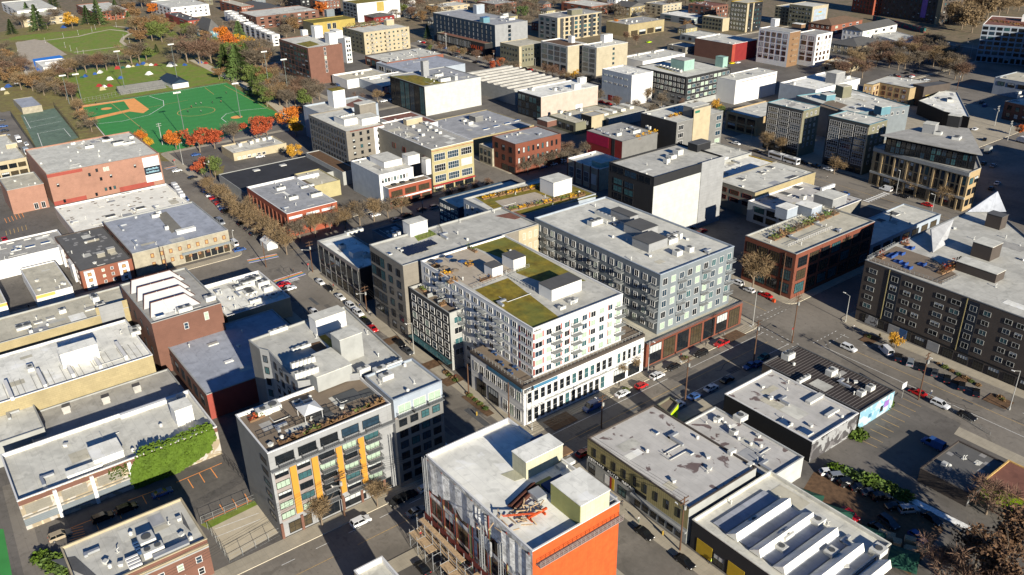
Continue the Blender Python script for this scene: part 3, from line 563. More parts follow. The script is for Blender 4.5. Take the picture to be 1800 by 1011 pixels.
for z0_, z1_, f0, f1 in ((H-8.5, H-.6, .0, .5), (H-9.5, H-1, .72, 1.), (H-15, H-10, .80, .99), (H-6, H-1, .5, .62), (H-11, H-6.5, .55, .66)):
    # loose plastic sheeting, folded
    a_, d_, L_ = b.face(3); m = MB(); n = 8
    for i in range(n):
        x0, x1 = L_*(f0+(f1-f0)*i/n), L_*(f0+(f1-f0)*(i+1)/n); q0, q1 = .3+.16*(i % 2)+.1*math.sin(i), .3+.16*((i+1) % 2)+.1*math.sin(i+1); c0, c1 = RND.uniform(0, 2.2), 0
        m.poly([(x0, -q0, z0_+RND.uniform(0, 2.5)), (x1, -q1, z0_+RND.uniform(0, 2.5)), (x1, -q1, z1_), (x0, -q0, z1_)])
    m.build('plastic_sheet', 'house_wrap', b.root, (a_.x, a_.y, 0), math.atan2(d_.y, d_.x))
for f in (.0, .565, .74):  # hoist masts
    a_, d_, L_ = b.face(3); m = MB(); x = L_*f+.3
    for dx in (0, .6):
        for dy in (-1.2, -.6): m.box(x+dx-.06, dy-.06, 0, x+dx+.06, dy+.06, H+.2 if f < .1 else H-4)
    for k in range(26): m.box(x, -1.24, k*.75, x+.6, -1.16, k*.75+.1).box(x, -.64, k*.75, x+.6, -.56, k*.75+.1)
    m.build('hoist_mast', 'steel', b.root, (a_.x, a_.y, 0), math.atan2(d_.y, d_.x))
a_, d_, L_ = b.face(0); m = MB()
m.box(L_*.03, -1.5, H-3.4, L_*.985, -.15, H-3.25)
for z in (H-2.9, H-2.4, H-2.0): m.box(L_*.03, -1.5, z, L_*.985, -1.44, z+.07)
for i in range(20): x = L_*(.03+.955*i/19); m.box(x-.04, -1.52, H-3.3, x+.04, -1.44, H-1.9)
m.build('swing_stage', 'mauve_wall', b.root, (a_.x, a_.y, 0), math.atan2(d_.y, d_.x))
b.box(925, 843, 4.5, 9.5, 4.2, 'yellow_board', 'roof_white', 'stair_house'); b.box(1020, 926, 8.4, 7.2, 4.8, 'yellow_board', 'roof_white', 'elevator_house')
p = b.loc(1020, 926); m = MB(); m.box(-8.4, -.12, 0, 0, -.02, 4.7); m.build('sheathing_board', 'weathered_yellow', b.root, p)
m = MB(); p = b.loc(905, 912); r = random.Random(5)
for i in range(40):
    x, y = r.gauss(0, 1.3), r.gauss(0, 2.4); a = r.uniform(0, 3.14); l = r.uniform(.5, 2.2); m.tube((x, y, .15+r.random()*.9), (x+l*math.cos(a), y+l*math.sin(a), .15+r.random()*.9), .12, n=4)
tag(m.build('lumber_pile', 'lumber', None, b.mat @ p), 'loose heap of sawn timber on the white roof of the unfinished building', 'lumber pile')
m = MB(); p = b.loc(892, 890)
for i in range(6): m.box(i*.35, 0, 0, i*.35+.3, 8, .3+.25*(i % 3))
tag(m.build('plank_stack', 'rust', None, b.mat @ p, .3), 'straight stack of long brown planks on the white roof of the unfinished building', 'plank stack')
m = MB(); p = b.loc(927, 915); m.box(0, 0, .5, .4, 4.5, .9).box(-.6, .3, 0, 1, .6, .5).box(-.6, 3.4, 0, 1, 3.7, .5).tube((.2, 2, .9), (-2.6, -4, 1.6), .09).tube((.5, 2, .9), (-2.2, -4, 1.6), .09)
tag(m.build('davit_hoist', 'plastic_orange', None, b.mat @ p), 'orange roof hoist with two long beams beside the timber heap', 'hoist')
for q in ((948, 794, 3, 3, 1.6, 'sky_light'), (975, 812, 2.4, 5, .35, 'wood'), (985, 828, 1.5, 4, .7, 'hvac'), (955, 866, 3, 4, .2, 'weathered_yellow'), (945, 885, 3, 2.5, 1.1, 'steel'), (968, 870, 3, 5, .8, 'shade_blue'), (1058, 895, 2, 4, .8, 'steel')):
    b.box(q[0], q[1], q[2], q[3], q[4], q[5], name='roof_material')
roofpatch(b, [(905, 846), (926, 839), (905, 826), (880, 834)], 'yellow_board', 'board_panel'); b.done(); constr = b
# --- german auto repair and its neighbours
b = B('auto', 'repair_shop', 'long khaki auto repair building with a white sign band and rust stained grey roof', (1211.5, 894), (1026.5, 772.5), (1328, 820), (1214, 958), 'khaki_wall', 'roof_stain', 'shop building', par=.35, cap='dark_brown', faces={0: 'pale_grey'}, hero=True)
H = b.h
b.win(3, 9, 1, H-4.6, H-1.3, .03, .97, fw=.26, fh=.72, st='dark'); b.panel(3, 0, .62, H-5.7, H-4.75, 'black_wall', .12, 'sign_band'); b.panel(3, 0, 1, .02, H-5.75, 'pale_grey', .06, 'shop_front')
b.win(3, 1, 1, .3, 3.2, .02, .10, fw=.9, fh=.95, st='shop', name='shop_window').win(3, 1, 1, .3, 2.9, .34, .43, fw=.9, fh=.95, st='dark', name='garage_door').win(3, 6, 1, .4, 3.0, .5, .97, fw=.7, fh=.85, st='shop', name='shop_window')
b.panel(3, .255, .275, .1, 3.4, 'sign_red', .14, 'sign_post'); b.panel(3, .276, .30, .1, 3.4, 'gold_paint', .13, 'sign_post'); b.panel(3, .20, .25, .6, 3, 'white_paint', .12, 'sign_board'); b.panel(3, .48, 1, 3.1, 3.5, 'grey_panel', .7, 'awning')
b.sky((1214, 801), (1153, 765)); b.box(1284, 802, 1, 2, 1, 'hvac'); b.box(1318, 822, 1, 1.6, .5, 'hvac'); b.vents(7, 3); b.done(); auto = b
b = B('stained', 'shop_building', 'low white roofed building blotched with rust brown stains beside the auto repair', (1352, 842), (1207, 742), (1412, 803), 6, 'white_panel', 'roof_stain', 'shop building', par=.4)
b.hvac((1290, 768, 1.6, 1.6, 1.2), (1262, 744, 1.5, 2, 1), (1301, 745, 2.4, 3, 1.4)); b.vents(10, 5); b.done()
b = Bp('tinyterr', 'shop_annex', 'small annex with a lime green wall behind the auto repair at the street edge', [(1178, 728), (1193, 709), (1177, 697), (1155, 711)], 5, 'olive_wall', 'deck', 'annex', faces={0: 'car_lime'}); b.done()
b = B('sawblack', 'warehouse', 'dark walled warehouse with painted shade strips and white sloped skylight ridges at the bottom edge', (1430, 1064), (1219, 912), (1640, 1000), (1440, 1120), 'charcoal', 'roof_light', 'warehouse', par=.8, cap='roof_light')
H = b.h
for i, f in enumerate((.06, .34, .62)): b.panel(3, f, f+.14, .3, 3.9, 'gold_paint', .1, 'yellow_panel'); b.win(3, 1, 1, .4, 3.4, f+.15, f+.25, fw=.9, fh=.95, st='dark', name='garage_door')
wl, dl = b.face(3)[2], b.face(0)[2]
m = MB(); k = MB()
for i in range(5):
    x0 = 3+i*(wl-4)/4.4
    # level blue sheet painted as the ridge's shade, then the raised skylight ridge
    k.poly([(-wl+x0, 3, H-.46), (-wl+x0+3.6, 3, H-.46), (-wl+x0+3.6, dl-6, H-.46), (-wl+x0, dl-6, H-.46)])
    X = -wl+x0+3.8; m.poly([(X, 2.5, H-.5), (X+3., 2.5, H-.5), (X+2.4, 2.5, H+1.25)]).poly([(X+3, 2.5, H-.5), (X+3, dl-5.5, H-.5), (X+2.4, dl-5.5, H+1.25), (X+2.4, 2.5, H+1.25)]).poly([(X, dl-5.5, H-.5), (X, 2.5, H-.5), (X+2.4, 2.5, H+1.25), (X+2.4, dl-5.5, H+1.25)]).poly([(X+3, dl-5.5, H-.5), (X, dl-5.5, H-.5), (X+2.4, dl-5.5, H+1.25)])
m.build('skylight_ridge', 'roof_white', b.root); k.build('roof_shade', 'roof_blue', b.root)
b.hvac((1325, 930, 1.8, 2.4, 1.3), (1380, 955, 2.2, 3, 1.3), (1437, 930, 2, 3, 1.2), (1375, 975, 2, 2, 1), (1462, 985, 2, 2.5, 1.2), (1545, 985, 2.4, 3, 1.4)); b.vents(8, 2); b.done()
b = B('graffroof', 'shop_building', 'white roofed low shop with black graffiti painted end wall facing the parking lot', (1428, 777), (1275, 692), (1497, 720), (1427, 815), 'black_wall', 'roof_stain', 'shop building', par=.5, cap='white_paint', faces={0: 'graffiti'})
b.sky((1384, 752, 0), (1420, 768, 0), w=3, d=2.4); b.box(1424, 712, 1.5, 6, .7, 'hvac'); b.box(1455, 735, 1, 5, .6, 'hvac'); b.hvac((1405, 676, 1, 5, 1)); b.vents(9, 7); b.done()
b = B('striped', 'shop_building', 'dark brown roofed shop with pale roof stripes and a sky blue mural end wall', (1513, 724), (1338, 640), (1575, 687), (1508, 757), 'dark_brown', 'roof_stripe', 'shop building', par=.2, cap='roof_dark', faces={0: 'sky_mural'})
b.hvac((1385, 636, 2.4, 3.2, 1.8), (1461, 664, 2, 3, 1.6), (1514, 699, 1.6, 2.2, 1.3), (1530, 690, 1.6, 2.2, 1.3)); b.vents(5, 2)
b.panel(0, .62, .70, 1.5, 3.2, 'black_wall', .08, 'mural_figure'); b.panel(0, .72, .86, 2.2, 4, 'line_purple', .08, 'mural_figure'); b.panel(0, .28, .36, 2, 3, 'blue_sign', .08, 'mural_figure'); b.done()
b = B('flatbrown', 'shop_building', 'low brown flat roofed building with tagged white end wall beside the shaded lot', (1704, 868), (1618, 823), (1760, 810), (1697, 892), 'dark_brown', 'roof_tar', 'shop building', par=.25, cap='dark_brown', faces={0: 'graffiti'}); b.box(1662, 822, 1.2, 1.2, .8, 'hvac'); b.vents(4, 2); b.done()
b = B('rustcanopy', 'service_canopy', 'rust brown station canopy with a lime green edge at the right edge', (1826, 893), (1748, 829), (1850, 845), 4.5, 'car_lime', 'roof_brown', 'canopy', par=.2, cap='line_yellow'); b.done()
# --- dark apartments on the right
b = Bp('darkapt', 'apartment_building', 'big dark charcoal apartment block with white framed windows and a roof terrace with blue seats', [(1521, 457), (1890, 592), (1870, 470), (1752, 371), (1700, 372), (1572, 429)], 20.5, 'charcoal', 'roof_grey', APT, par=.4, cap='frame_grey', hero=True, faces={0: 'dark_brown'})
H = b.h; L_ = b.face(0)[2]
def wx(px, py):  # metres along the front face
    p = b.inv @ P(px, py, H); return p.y/L_
f1, f2, f3, f4 = wx(1565, 473), wx(1587, 481), wx(1706, 521), wx(1729, 530)
b.win(0, 1, 5, 4.6, H-1.2, .02, f1*.62, fw=.66, fh=.5, st='soft').win(0, 1, 5, 4.6, H-1.2, f1+.008, f2-.008, fw=.7, fh=.62, st='soft').win(0, 2, 5, 4.6, H-1.2, f2+.01, wx(1635, 495), fw=.6, fh=.5, st='soft')
b.win(0, 2, 5, 4.6, H-1.2, wx(1648, 500), f3-.01, fw=.6, fh=.5, st='soft').win(0, 1, 5, 4.6, H-1.2, f3+.01, f4-.005, fw=.7, fh=.62, st='soft').win(0, 1, 5, 4.6, H-1.2, f4+.012, f4+.06, fw=.7, fh=.5, st='soft').win(0, 2, 5, 4.6, H-1.2, wx(1770, 545), wx(1812, 561), fw=.62, fh=.5, st='soft').win(0, 2, 5, 4.6, H-1.2, wx(1830, 568), .99, fw=.62, fh=.5, st='soft')
for f in (f1, f3): b.panel(0, f-.0016, f+.0016, 3.6, H-.2, 'khaki_wall', .18, 'downpipe')
for a0, a1 in ((f1+.003, f2-.003), (f3+.003, f4-.003)): b.panel(0, a0, a1, 3.8, H-.6, 'navy_sign', .04, 'cladding')
b.panel(0, 0, 1, 3.55, 3.85, 'black_wall', .1, 'ledge'); b.win(0, 13, 1, .3, 3.2, .03, .98, fw=.7, fh=.9, st='shop', name='shop_window')
for a0, a1, m_ in ((.06, .13, 'graffiti'), (.19, .25, 'grey_panel'), (.25, .29, 'blue_panel'), (.40, .46, 'grey_panel')): b.panel(0, a0, a1, .3, 3.2, m_, .2, 'shop_graphic')
rpix(b, [(1655, 500), (1524, 456), (1572, 431)], 1.1); rpix(b, [(1655, 500), (1686, 486)], 1.1)
roofpatch(b, [(1528, 458), (1652, 499), (1684, 484), (1640, 455), (1575, 433)], 'deck', 'roof_terrace')
for q in ((1570, 449), (1583, 447), (1578, 461), (1588, 465), (1596, 472), (1620, 466), (1600, 437), (1565, 452)):
    p = b.loc(*q); m = MB(); m.box(-1, -1, 0, 1, 1, .45).box(-1, .8, .45, 1, 1, .9); m.build('lounge_seat', 'tarp_blue', b.root, p)
for i in range(5): planter(b, 1645+i*8, 480-i*3.5, 2, 2, ['leaf_dry', 'leaf_red'][i % 2], n=60, hgt=2.2)
planter(b, 1540, 453, 2, 2, 'leaf_red', n=50, hgt=2.5); planter(b, 1583, 430, 2, 2, 'leaf_red', n=60, hgt=2.5)
b.box(1678, 474, 5, 12, 2.8, 'dark_brown', 'roof_light', 'penthouse'); b.box(1705, 449, 6, 6, 4.6, 'dark_brown', 'roof_light', 'elevator_house'); b.box(1730, 397, 4, 5, 4.5, 'dark_brown', 'roof_dark', 'elevator_house')
b.hvac((1712, 476, 4, 3, 1.2)); b.vents(8, 3)
def fin(b, base, top, hgt, mat, name='sloped_roof'):
    """a leaning roof plane: two points at roof level, two raised"""
    q = [b.inv @ P(x, y, b.z0+b.h) for x, y in base]+[b.inv @ P(x, y, b.z0+b.h+z) for (x, y), z in zip(top, hgt)]
    n = (q[1]-q[0]).cross(q[2]-q[0]).normalized()*.35; m = MB(); k = len(q)
    m.poly(q); m.poly([p-n for p in reversed(q)])
    for i in range(k): j = (i+1) % k; m.poly([q[i], q[i]-n, q[j]-n, q[j]])
    return m.build(name, mat, b.root)
fin(b, [(1640, 444), (1662, 430)], [(1677, 385), (1637, 403)], (5, 4), 'roof_cool'); fin(b, [(1700, 372), (1768, 372)], [(1753, 336)], (7,), 'roof_cool'); fin(b, [(1768, 372), (1700, 372)], [(1753, 336)], (7.2,), 'roof_blue')
b.done()
# --- brick loft and the low roofs right of the blue grey block
b = B('loft', 'loft_building', 'brown brick loft with big factory windows and a planted roof terrace', (1400, 447), (1313, 413), (1534, 388), (1390, 527), 'dark_brick', 'roof_tan', 'loft building', par=.5, cap='pale_grey')
H = b.h
b.win(3, 4, 3, 1, H-1.2, .03, .97, fw=.8, fh=.75, st='loft').win(0, 7, 3, 1, H-1.2, .02, .98, fw=.8, fh=.75, st='loft')
b.box(1382, 388, 5, 6, 4, 'blue_white', 'roof_white', 'penthouse'); b.box(1425, 384, 7, 6, 3.6, 'blue_white', 'roof_white', 'penthouse'); b.box(1462, 368, 8, 9, 3.6, 'grey_panel', 'roof_light', 'penthouse')
for i in range(9): planter(b, 1362+i*13, 424-i*5.5, 3, 3.4, ['leaf_green', 'leaf_dry', 'leaf_cedar', 'twig', 'leaf_green'][i % 5], n=60, hgt=1.8)
rpix(b, [(1385, 434), (1462, 402)], 1.0, 'frame_white'); b.vents(4, 2); b.done()
b = B('patchlow', 'shop_building', 'low pink grey roofed building with dark roof hatches in front of the wide street', (1420, 388), (1330, 348), (1518, 352), 8.5, 'concrete_wall', 'roof_stain', 'shop building', par=.6, cap='white_paint', faces={3: 'blue_white'})
b.win(3, 4, 2, 1, 7.8, .1, .95, fw=.8, fh=.7, st='loft'); b.sky((1360, 352), (1384, 345), (1405, 334), w=4, d=3, mat='roof_dark'); b.box(1445, 337, 1, 9, 1.4, 'white_paint'); b.hvac((1412, 352, 2, 2), (1480, 352, 2, 2)); b.vents(5, 2); b.done()
b = B('concmid', 'warehouse', 'two storey concrete warehouse with rust red window bays above the shaded parking yard', (1327.5, 339), (1257.5, 317.5), (1432, 302), 11, 'concrete_wall', 'roof_light', 'warehouse', par=.4, faces={0: 'tan_wall'})
b.win(3, 3, 2, 3.6, 10, .03, .97, fw=.7, fh=.55, st='redw'); b.sky((1305, 318), (1340, 307), (1357, 297), w=3, d=2.2, mat='roof_dark'); b.sky((1388, 316), w=2, d=6, mat='roof_dark'); b.vents(5, 2); b.done()
b = B('lowwhite', 'shop_building', 'low white roofed building with a thin yellow edge beside the tall white wall', (1262, 318), (1215, 300), (1328, 276), 6, 'white_paint', 'roof_white', 'shop building', par=.4, cap='gold_paint'); b.hvac((1275, 309, 3, 2, 1), (1257, 283, 2, 2)); b.vents(5, 2); b.done()
b = B('lowback', 'shop_building', 'low pale roofed building with sloped skylights between the white tower and the wide street', (1215, 300), (1170, 275), (1300, 262), 7, 'pale_grey', 'roof_light', 'shop building', par=.4); b.box(1270, 284, 9, 4, 1.2, 'white_paint', 'roof_white', 'skylight_box'); b.vents(6, 4); b.done()
b = B('navyroof', 'shop_building', 'long low building in shade beside the brick loft at the street corner', (1530, 432), (1492, 398), (1637, 372), 5.5, 'blue_white', 'roof_light', 'shop building', par=.4); b.win(0, 7, 1, .5, 4.5, .03, .97, fw=.7, fh=.8, st='shop'); b.sky((1550, 392), (1575, 380), w=3, d=3, mat='roof_dark'); b.vents(5, 2); b.done()
# --- tall white wall building
b = B('tallwhite', 'apartment_building', 'tall narrow building with a huge blank white wall and planted dark penthouse terraces', (1150, 312), (1092, 279), (1249, 268), 27, 'white_panel', 'roof_grey', APT, par=.6, faces={3: 'charcoal'}, cap='charcoal')
H = b.h; b.panel(0, .66, 1, 0, H+.3, 'grey_panel', .25, 'stair_tower'); b.panel(0, 0, .66, H-3.6, H-.1, 'charcoal', .03, 'dark_band'); b.win(3, 3, 1, H-3.4, H-.6, .05, .95, fw=.9, fh=.9, st='curtain'); b.win(3, 2, 7, 1, H-5, .1, .6, fw=.8, fh=.8, st='curtain')
b.hvac((1180, 281, 3, 3), (1192, 274, 3, 3, 2), (1172, 287, 2, 2)); b.box(1225, 268, 5, 8, 3, 'charcoal', 'roof_dark', 'elevator_house'); b.vents(4, 2); b.done()
b = B('tallterrace', 'apartment_wing', 'grey lower front of the tall white wall building topped by a bushy yellow terrace', (1133, 328), (1091, 313), (1151, 323), 21, 'grey_panel', 'deck', APT, par=.7, cap='pale_grey')
b.win(3, 1, 6, 3, 20, .1, .6, fw=.9, fh=.9, st='curtain')
for i in range(5): planter(b, 1105+i*9, 319+i*1.5-abs(i-2)*2, 2, 2, ['leaf_gold', 'leaf_green', 'leaf_dry'][i % 3], n=50, hgt=1.8)
b.done()
b = B('heritage', 'shop_building', 'small old two storey building with ornate brown piers and white grouped windows', (1052.6, 298), (979, 283), (1085, 278), (1050, 337), 'old_plaster', 'roof_light', 'shop building', par=.8, cap='white_paint')
b.win(3, 4, 1, 1, b.h-1.5, .03, .97, fw=.66, fh=.6, st='grid'); 
for i in range(5): b.panel(3, i*.245, i*.245+.03, 0, b.h+.2, 'brown_brick', .25, 'pier')
b.box(1056, 296, 6, 5, 2.2, 'mint', 'roof_light', 'roof_house'); b.vents(3, 1); b.done()
b = B('magenta', 'venue_building', 'grey flat roofed venue with a bright magenta and red side wall', (1094, 249), (1038, 228), (1163, 235), (1092, 292), 'mid_grey', 'roof_mid', 'venue', par=.2, faces={3: 'red_wall'})
b.panel(3, 0, .62, b.h*.55, b.h-.3, 'magenta', .08, 'magenta_panel'); b.panel(3, .72, .8, 0, b.h-.2, 'charcoal', .1, 'dark_pier'); b.hvac((1113, 236, 2, 5, 1.5), (1085, 240, 1, 3), (1137, 226, 1, 1), (1142, 228, 1, 1)); b.vents(4, 2)
for i in range(4): planter(b, 1122+i*10, 246-i*3, 2, 2, 'leaf_gold', dz=-1, n=40, hgt=2)
b.done()
b = B('crown', 'shop_building', 'black cube with a small white crown sign next to the magenta walled venue', (1040, 205), (1020, 200), (1058, 199), (1040, 236), 'cream', 'roof_mid', 'shop building', par=.2, faces={3: 'black_wall'}); crown = b; b.done()
b = B('lowdark', 'shop_building', 'low dark shop with cluttered flat roof left of the black crown cube', (1012, 217), (950, 206), (1060, 188), 6.5, 'olive_wall', 'roof_tan', 'shop building', par=.3); b.win(3, 6, 1, 1, 5.5, .05, .95, fw=.7, fh=.7, st='shop'); b.hvac((985, 200), (1000, 204), (1020, 196)); b.vents(6, 2); b.done()
b = B('sawlow', 'warehouse', 'low warehouse with a few long roof monitors behind the black crown cube', (1070, 208), (1046, 197), (1135, 190), 6, 'pale_grey', 'roof_tan', 'warehouse', par=.2)
for i in range(4): b.box(1062+i*15, 205-i*4.2, 9, 3.4, 1.4, 'roof_light', name='roof_monitor')
b.done()
b = B('slabwhite', 'apartment_building', 'grey apartment building with a tall blank cream slab rising through its front', (1190, 215.5), (1129, 198), (1268, 194), (1187, 278), 'mid_grey', 'roof_light', APT, par=.4, cap='pale_grey', faces={3: 'charcoal'})
b.win(0, 1, 4, 1, b.h-1, .02, .16, fw=.8, fh=.6, st='whitefr').win(0, 1, 4, 1, b.h-1, .84, .98, fw=.8, fh=.6, st='green'); p = b.loc(1216, 204); m = MB(); m.box(-5.5, 0, -b.h+b.par, 0, 11, 4.5).box(-5.6, -.1, 4.5, .1, 11.1, 4.7)
q = b.inv @ P(1217, 207, b.h); wd = b.face(0)[2]
b.panel(0, .34, .70, 0, b.h+4.6, 'cream', .35, 'blank_slab'); p = b.loc(1216, 207); b.box(1216, 207, 6, wd*.36, 5, 'mid_grey', 'roof_light', 'elevator_house'); b.panel(0, .36, .46, b.h+2.4, b.h+3.6, 'sign_green', .45, 'green_sign'); b.vents(4, 3)
for i in range(3): planter(b, 1178+i*9, 207-i*2, 2, 2, 'leaf_gold', n=30)
b.done()
b = B('brick3', 'brick_building', 'three storey red brick corner building with shop front on the narrow side street', (906, 254), (866, 239), (983, 234), (907, 308), 'dark_brick', 'roof_cool', 'brick building', par=.4, cap='brown_brick')
b.win(0, 9, 2, 4.3, b.h-1.2, .02, .95, fw=.4, fh=.55, st='brickw').win(3, 3, 2, 4.3, b.h-1.2, .05, .95, fw=.35, fh=.55, st='dark').win(3, 2, 1, .5, 3.6, .4, .98, fw=.85, fh=.9, st='shop'); b.box(962, 224, 8, 6, 2.8, 'brown_brick', 'roof_grey', 'stair_house'); b.vents(4, 1); b.done()
b = B('plaster2', 'shop_building', 'narrow plaster front tucked between the yellow building and the brick corner building', (865, 262), (843, 253), (905, 240), 9, 'old_plaster', 'roof_mid', 'shop building', par=.5); b.win(3, 3, 2, .6, 8, .05, .95, fw=.5, fh=.7, st='dark'); b.done()
# --- yellow building and its block
b = B('yellow', 'commercial_building', 'pale yellow three storey building with white grid windows and grey brown side wall', (758, 263), (675, 215), (835, 247.5), (763, 339), 'yellow_wall', 'roof_mid', 'commercial building', par=.6, cap='white_paint', faces={3: 'concrete_wall'}, hero=True)
H = b.h; b.win(0, 3, 3, 3.6, H-1.6, .02, .98, fw=.82, fh=.66, st='grid').win(3, 4, 1, H-7.5, H-3.5, .3, .98, fw=.3, fh=.6, st='redw').win(0, 4, 1, .3, 2.7, .02, .98, fw=.85, fh=.9, st='shop'); b.panel(0, 0, 1, 2.9, 3.5, 'sign_red', .7, 'red_awning'); b.panel(0, 0, 1, H-1.1, H-.9, 'accent_red', .1, 'cornice')
for q in ((735, 232), (742, 240), (755, 226), (765, 232), (772, 236), (748, 219), (725, 225)): b.box(q[0], q[1], 1.2, 1.6, 1.1, 'hvac')
b.box(715, 221, 3, 9, 2.6, 'cream', 'roof_light', 'parapet_house'); b.vents(12, 3); b.done()
b = B('hotel', 'hotel_building', 'grey boxy hotel with rows of tall dark windows and white roof screens', (608, 231.7), (544, 201.7), (673, 217.5), 21, 'warm_grey', 'roof_light', 'hotel', par=.4, cap='warm_grey', faces={3: 'mid_grey'})
H = b.h; b.win(3, 13, 5, 4, H-.6, .03, .97, fw=.42, fh=.62, st='dark').win(0, 3, 6, 2, H-.6, .08, .66, fw=.34, fh=.55, st='brickw').win(0, 1, 6, 2, H-.6, .76, .94, fw=.5, fh=.6, st='brickw'); b.panel(0, .72, 1, 0, H-.3, 'white_paint', .06, 'white_bay'); b.panel(0, .1, 1, H-.55, H-.2, 'red_frame', .12, 'cornice')
b.box(606, 222, 11, 7, 3, 'white_paint', 'roof_light', 'plant_screen'); b.box(637, 221, 9, 9.5, 3, 'white_paint', 'roof_light', 'plant_screen'); b.box(634, 210, 6, 9, 7, 'warm_grey', 'roof_light', 'elevator_house')
for i in range(6): b.box(601+i*4, 218-i*.9, 1, 1, 3.9, 'hvac', fan=True)
b.done()
b = B('hotelback', 'apartment_building', 'white building with a tall roof box behind the grey hotel, beside the red trees', (565, 200), (526, 187), (660, 180), 17, 'blue_white', 'roof_grey', APT, par=.8); b.box(588, 190, 7, 7, 9, 'white_paint', 'sedum', 'elevator_house'); roofpatch(b, [(605, 185), (625, 190), (650, 182), (630, 174)], 'roof_brown', 'brown_roof'); b.done()
b = B('brownroof', 'shop_building', 'brown flat roofed building with white edge in front of the dark glass wall', (712, 226), (672, 206), (748, 206), 15, 'white_paint', 'roof_brown', 'shop building', par=.3); b.vents(3, 1); b.done()
b = B('parkdeck', 'garage_building', 'low grey wall with a planted edge around the base of the hotel', (602, 303), (541, 268), (625, 296), 6.5, 'pale_grey', 'soil', 'garage', par=.3); b.done()
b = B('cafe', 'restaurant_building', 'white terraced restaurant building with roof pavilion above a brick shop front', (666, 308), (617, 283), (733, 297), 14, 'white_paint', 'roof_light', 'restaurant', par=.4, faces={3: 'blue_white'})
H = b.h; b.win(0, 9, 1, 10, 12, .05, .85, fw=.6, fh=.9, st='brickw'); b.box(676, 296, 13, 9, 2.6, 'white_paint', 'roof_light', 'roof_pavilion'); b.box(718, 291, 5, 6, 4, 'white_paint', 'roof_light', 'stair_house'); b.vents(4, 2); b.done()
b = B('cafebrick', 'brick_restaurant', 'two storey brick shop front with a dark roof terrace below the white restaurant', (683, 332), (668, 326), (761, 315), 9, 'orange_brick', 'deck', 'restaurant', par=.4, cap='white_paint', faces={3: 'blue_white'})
b.win(0, 3, 1, 4.6, 7.6, .02, .98, fw=.8, fh=.85, st='shop').win(0, 4, 1, .3, 3.4, .02, .98, fw=.8, fh=.85, st='shop'); b.panel(0, .02, .98, 3.7, 4.3, 'white_paint', .3, 'sign_band'); b.box(750, 308, 4, 4.5, 7, 'white_paint', 'roof_grey', 'stair_house', dz=0)
for q in ((690, 327), (705, 323), (722, 319)): b.box(q[0], q[1], 1, 2, .8, 'rail_dark', name='terrace_table')
b.done()
b = B('brickcorner', 'brick_building', 'orange red brick corner building with white stone bands behind bare street trees', (504, 376), (437, 328), (590, 353), 10, 'orange_brick', 'roof_cool', 'brick building', par=.9, cap='white_paint')
H = b.h; b.win(0, 7, 1, 1.5, 6.5, .03, .97, fw=.4, fh=.6, st='dark').win(3, 9, 1, 1.5, 6.5, .03, .97, fw=.5, fh=.6, st='dark')
for f in (.03, .37, .68): b.panel(0, f, f+.26, H-2.6, H-1.6, 'white_paint', .12, 'stone_band')
for i in range(10): b.panel(3, .02+i*.1, .05+i*.1, 0, H-2.2, 'red_brick', .25, 'pier')
b.hvac((487, 336, 2.4, 4, 1.2), (509, 353, 2.4, 4, 1.3), (548, 348, 2.4, 5, 1.4), (530, 332, 1.5, 6, .8)); b.box(524, 318, 1, 10, 1.5, 'white_paint', name='parapet_wall'); b.vents(6, 2); b.done()
b = B('annex', 'shop_annex', 'pale yellow annex with cream roof behind the brick corner building', (553, 327), (527, 304), (600, 318), 7, 'yellow_wall', 'roof_tan', 'shop building', par=.4, faces={3: 'pink_wall'}); b.hvac((549, 314, 2, 2)); b.vents(3, 1); b.done()
b = B('blackroof', 'shop_building', 'wide low building with a black tar roof beside the bare street trees', (428, 337), (383, 307), (595, 292), 4.5, 'pale_grey', 'roof_black', 'shop building', par=.2); b.sky((447, 302), (494, 293), w=2.5, d=3, mat='hvac'); b.done()
b = B('diner', 'restaurant_building', 'small cream flat roofed diner with rounded parapet at the end of the car park', (410, 270), (391, 256), (493, 246), (411, 284), 'cream', 'roof_light', 'restaurant', par=.6)
b.win(0, 6, 1, .3, 2.2, .05, .6, fw=.7, fh=.8, st='std'); b.hvac((420, 258), (440, 254), (450, 250), (462, 248), (472, 246)); b.vents(6, 2); b.done()
b = B('darkshop', 'shop_building', 'dark two storey shop row with black storefronts and a shaded white roof', (630, 473), (555, 424), (682, 452), (640, 532), 'charcoal', 'roof_white', 'shop building', par=.6, cap='frame_grey')
H = b.h; b.win(3, 7, 1, 4.7, H-1.4, .02, .98, fw=.85, fh=.7, st='dark').win(3, 7, 1, .3, 3.9, .02, .98, fw=.8, fh=.9, st='shop', name='shop_window'); b.panel(3, 0, 1, 4.0, 4.3, 'mauve_wall', .15, 'cornice'); b.panel(3, 0, 1, H-1.1, H-.2, 'mauve_wall', .1, 'cornice')
for i in range(8): b.panel(3, i*.138, i*.138+.018, 0, H-1, 'mid_grey', .18, 'pier')
b.hvac((610, 414, 2, 7, 1), (600, 440, 2, 2, 1.6), (640, 455, 1, 3)); b.box(621, 455, 3, 4, 2, 'white_paint'); b.vents(5, 2); b.done()
b = B('brickmini', 'brick_building', 'narrow red brick shop between the dark shop row and the grey solar block', (657, 492), (632, 473), (690, 476), 7, 'red_brick', 'roof_light', 'brick building', par=.5); b.win(3, 3, 1, 3.5, 6, .05, .95, fw=.5, fh=.7, st='sash').win(3, 2, 1, .3, 3, .05, .95, fw=.8, fh=.9, st='shop'); b.done()
b = B('lowshade', 'shop_building', 'low flat roofed building in shade behind the dark shop row', (700, 432), (645, 407), (735, 415), 7, 'slate', 'roof_dark', 'shop building', par=.5); b.vents(8, 2); b.done()
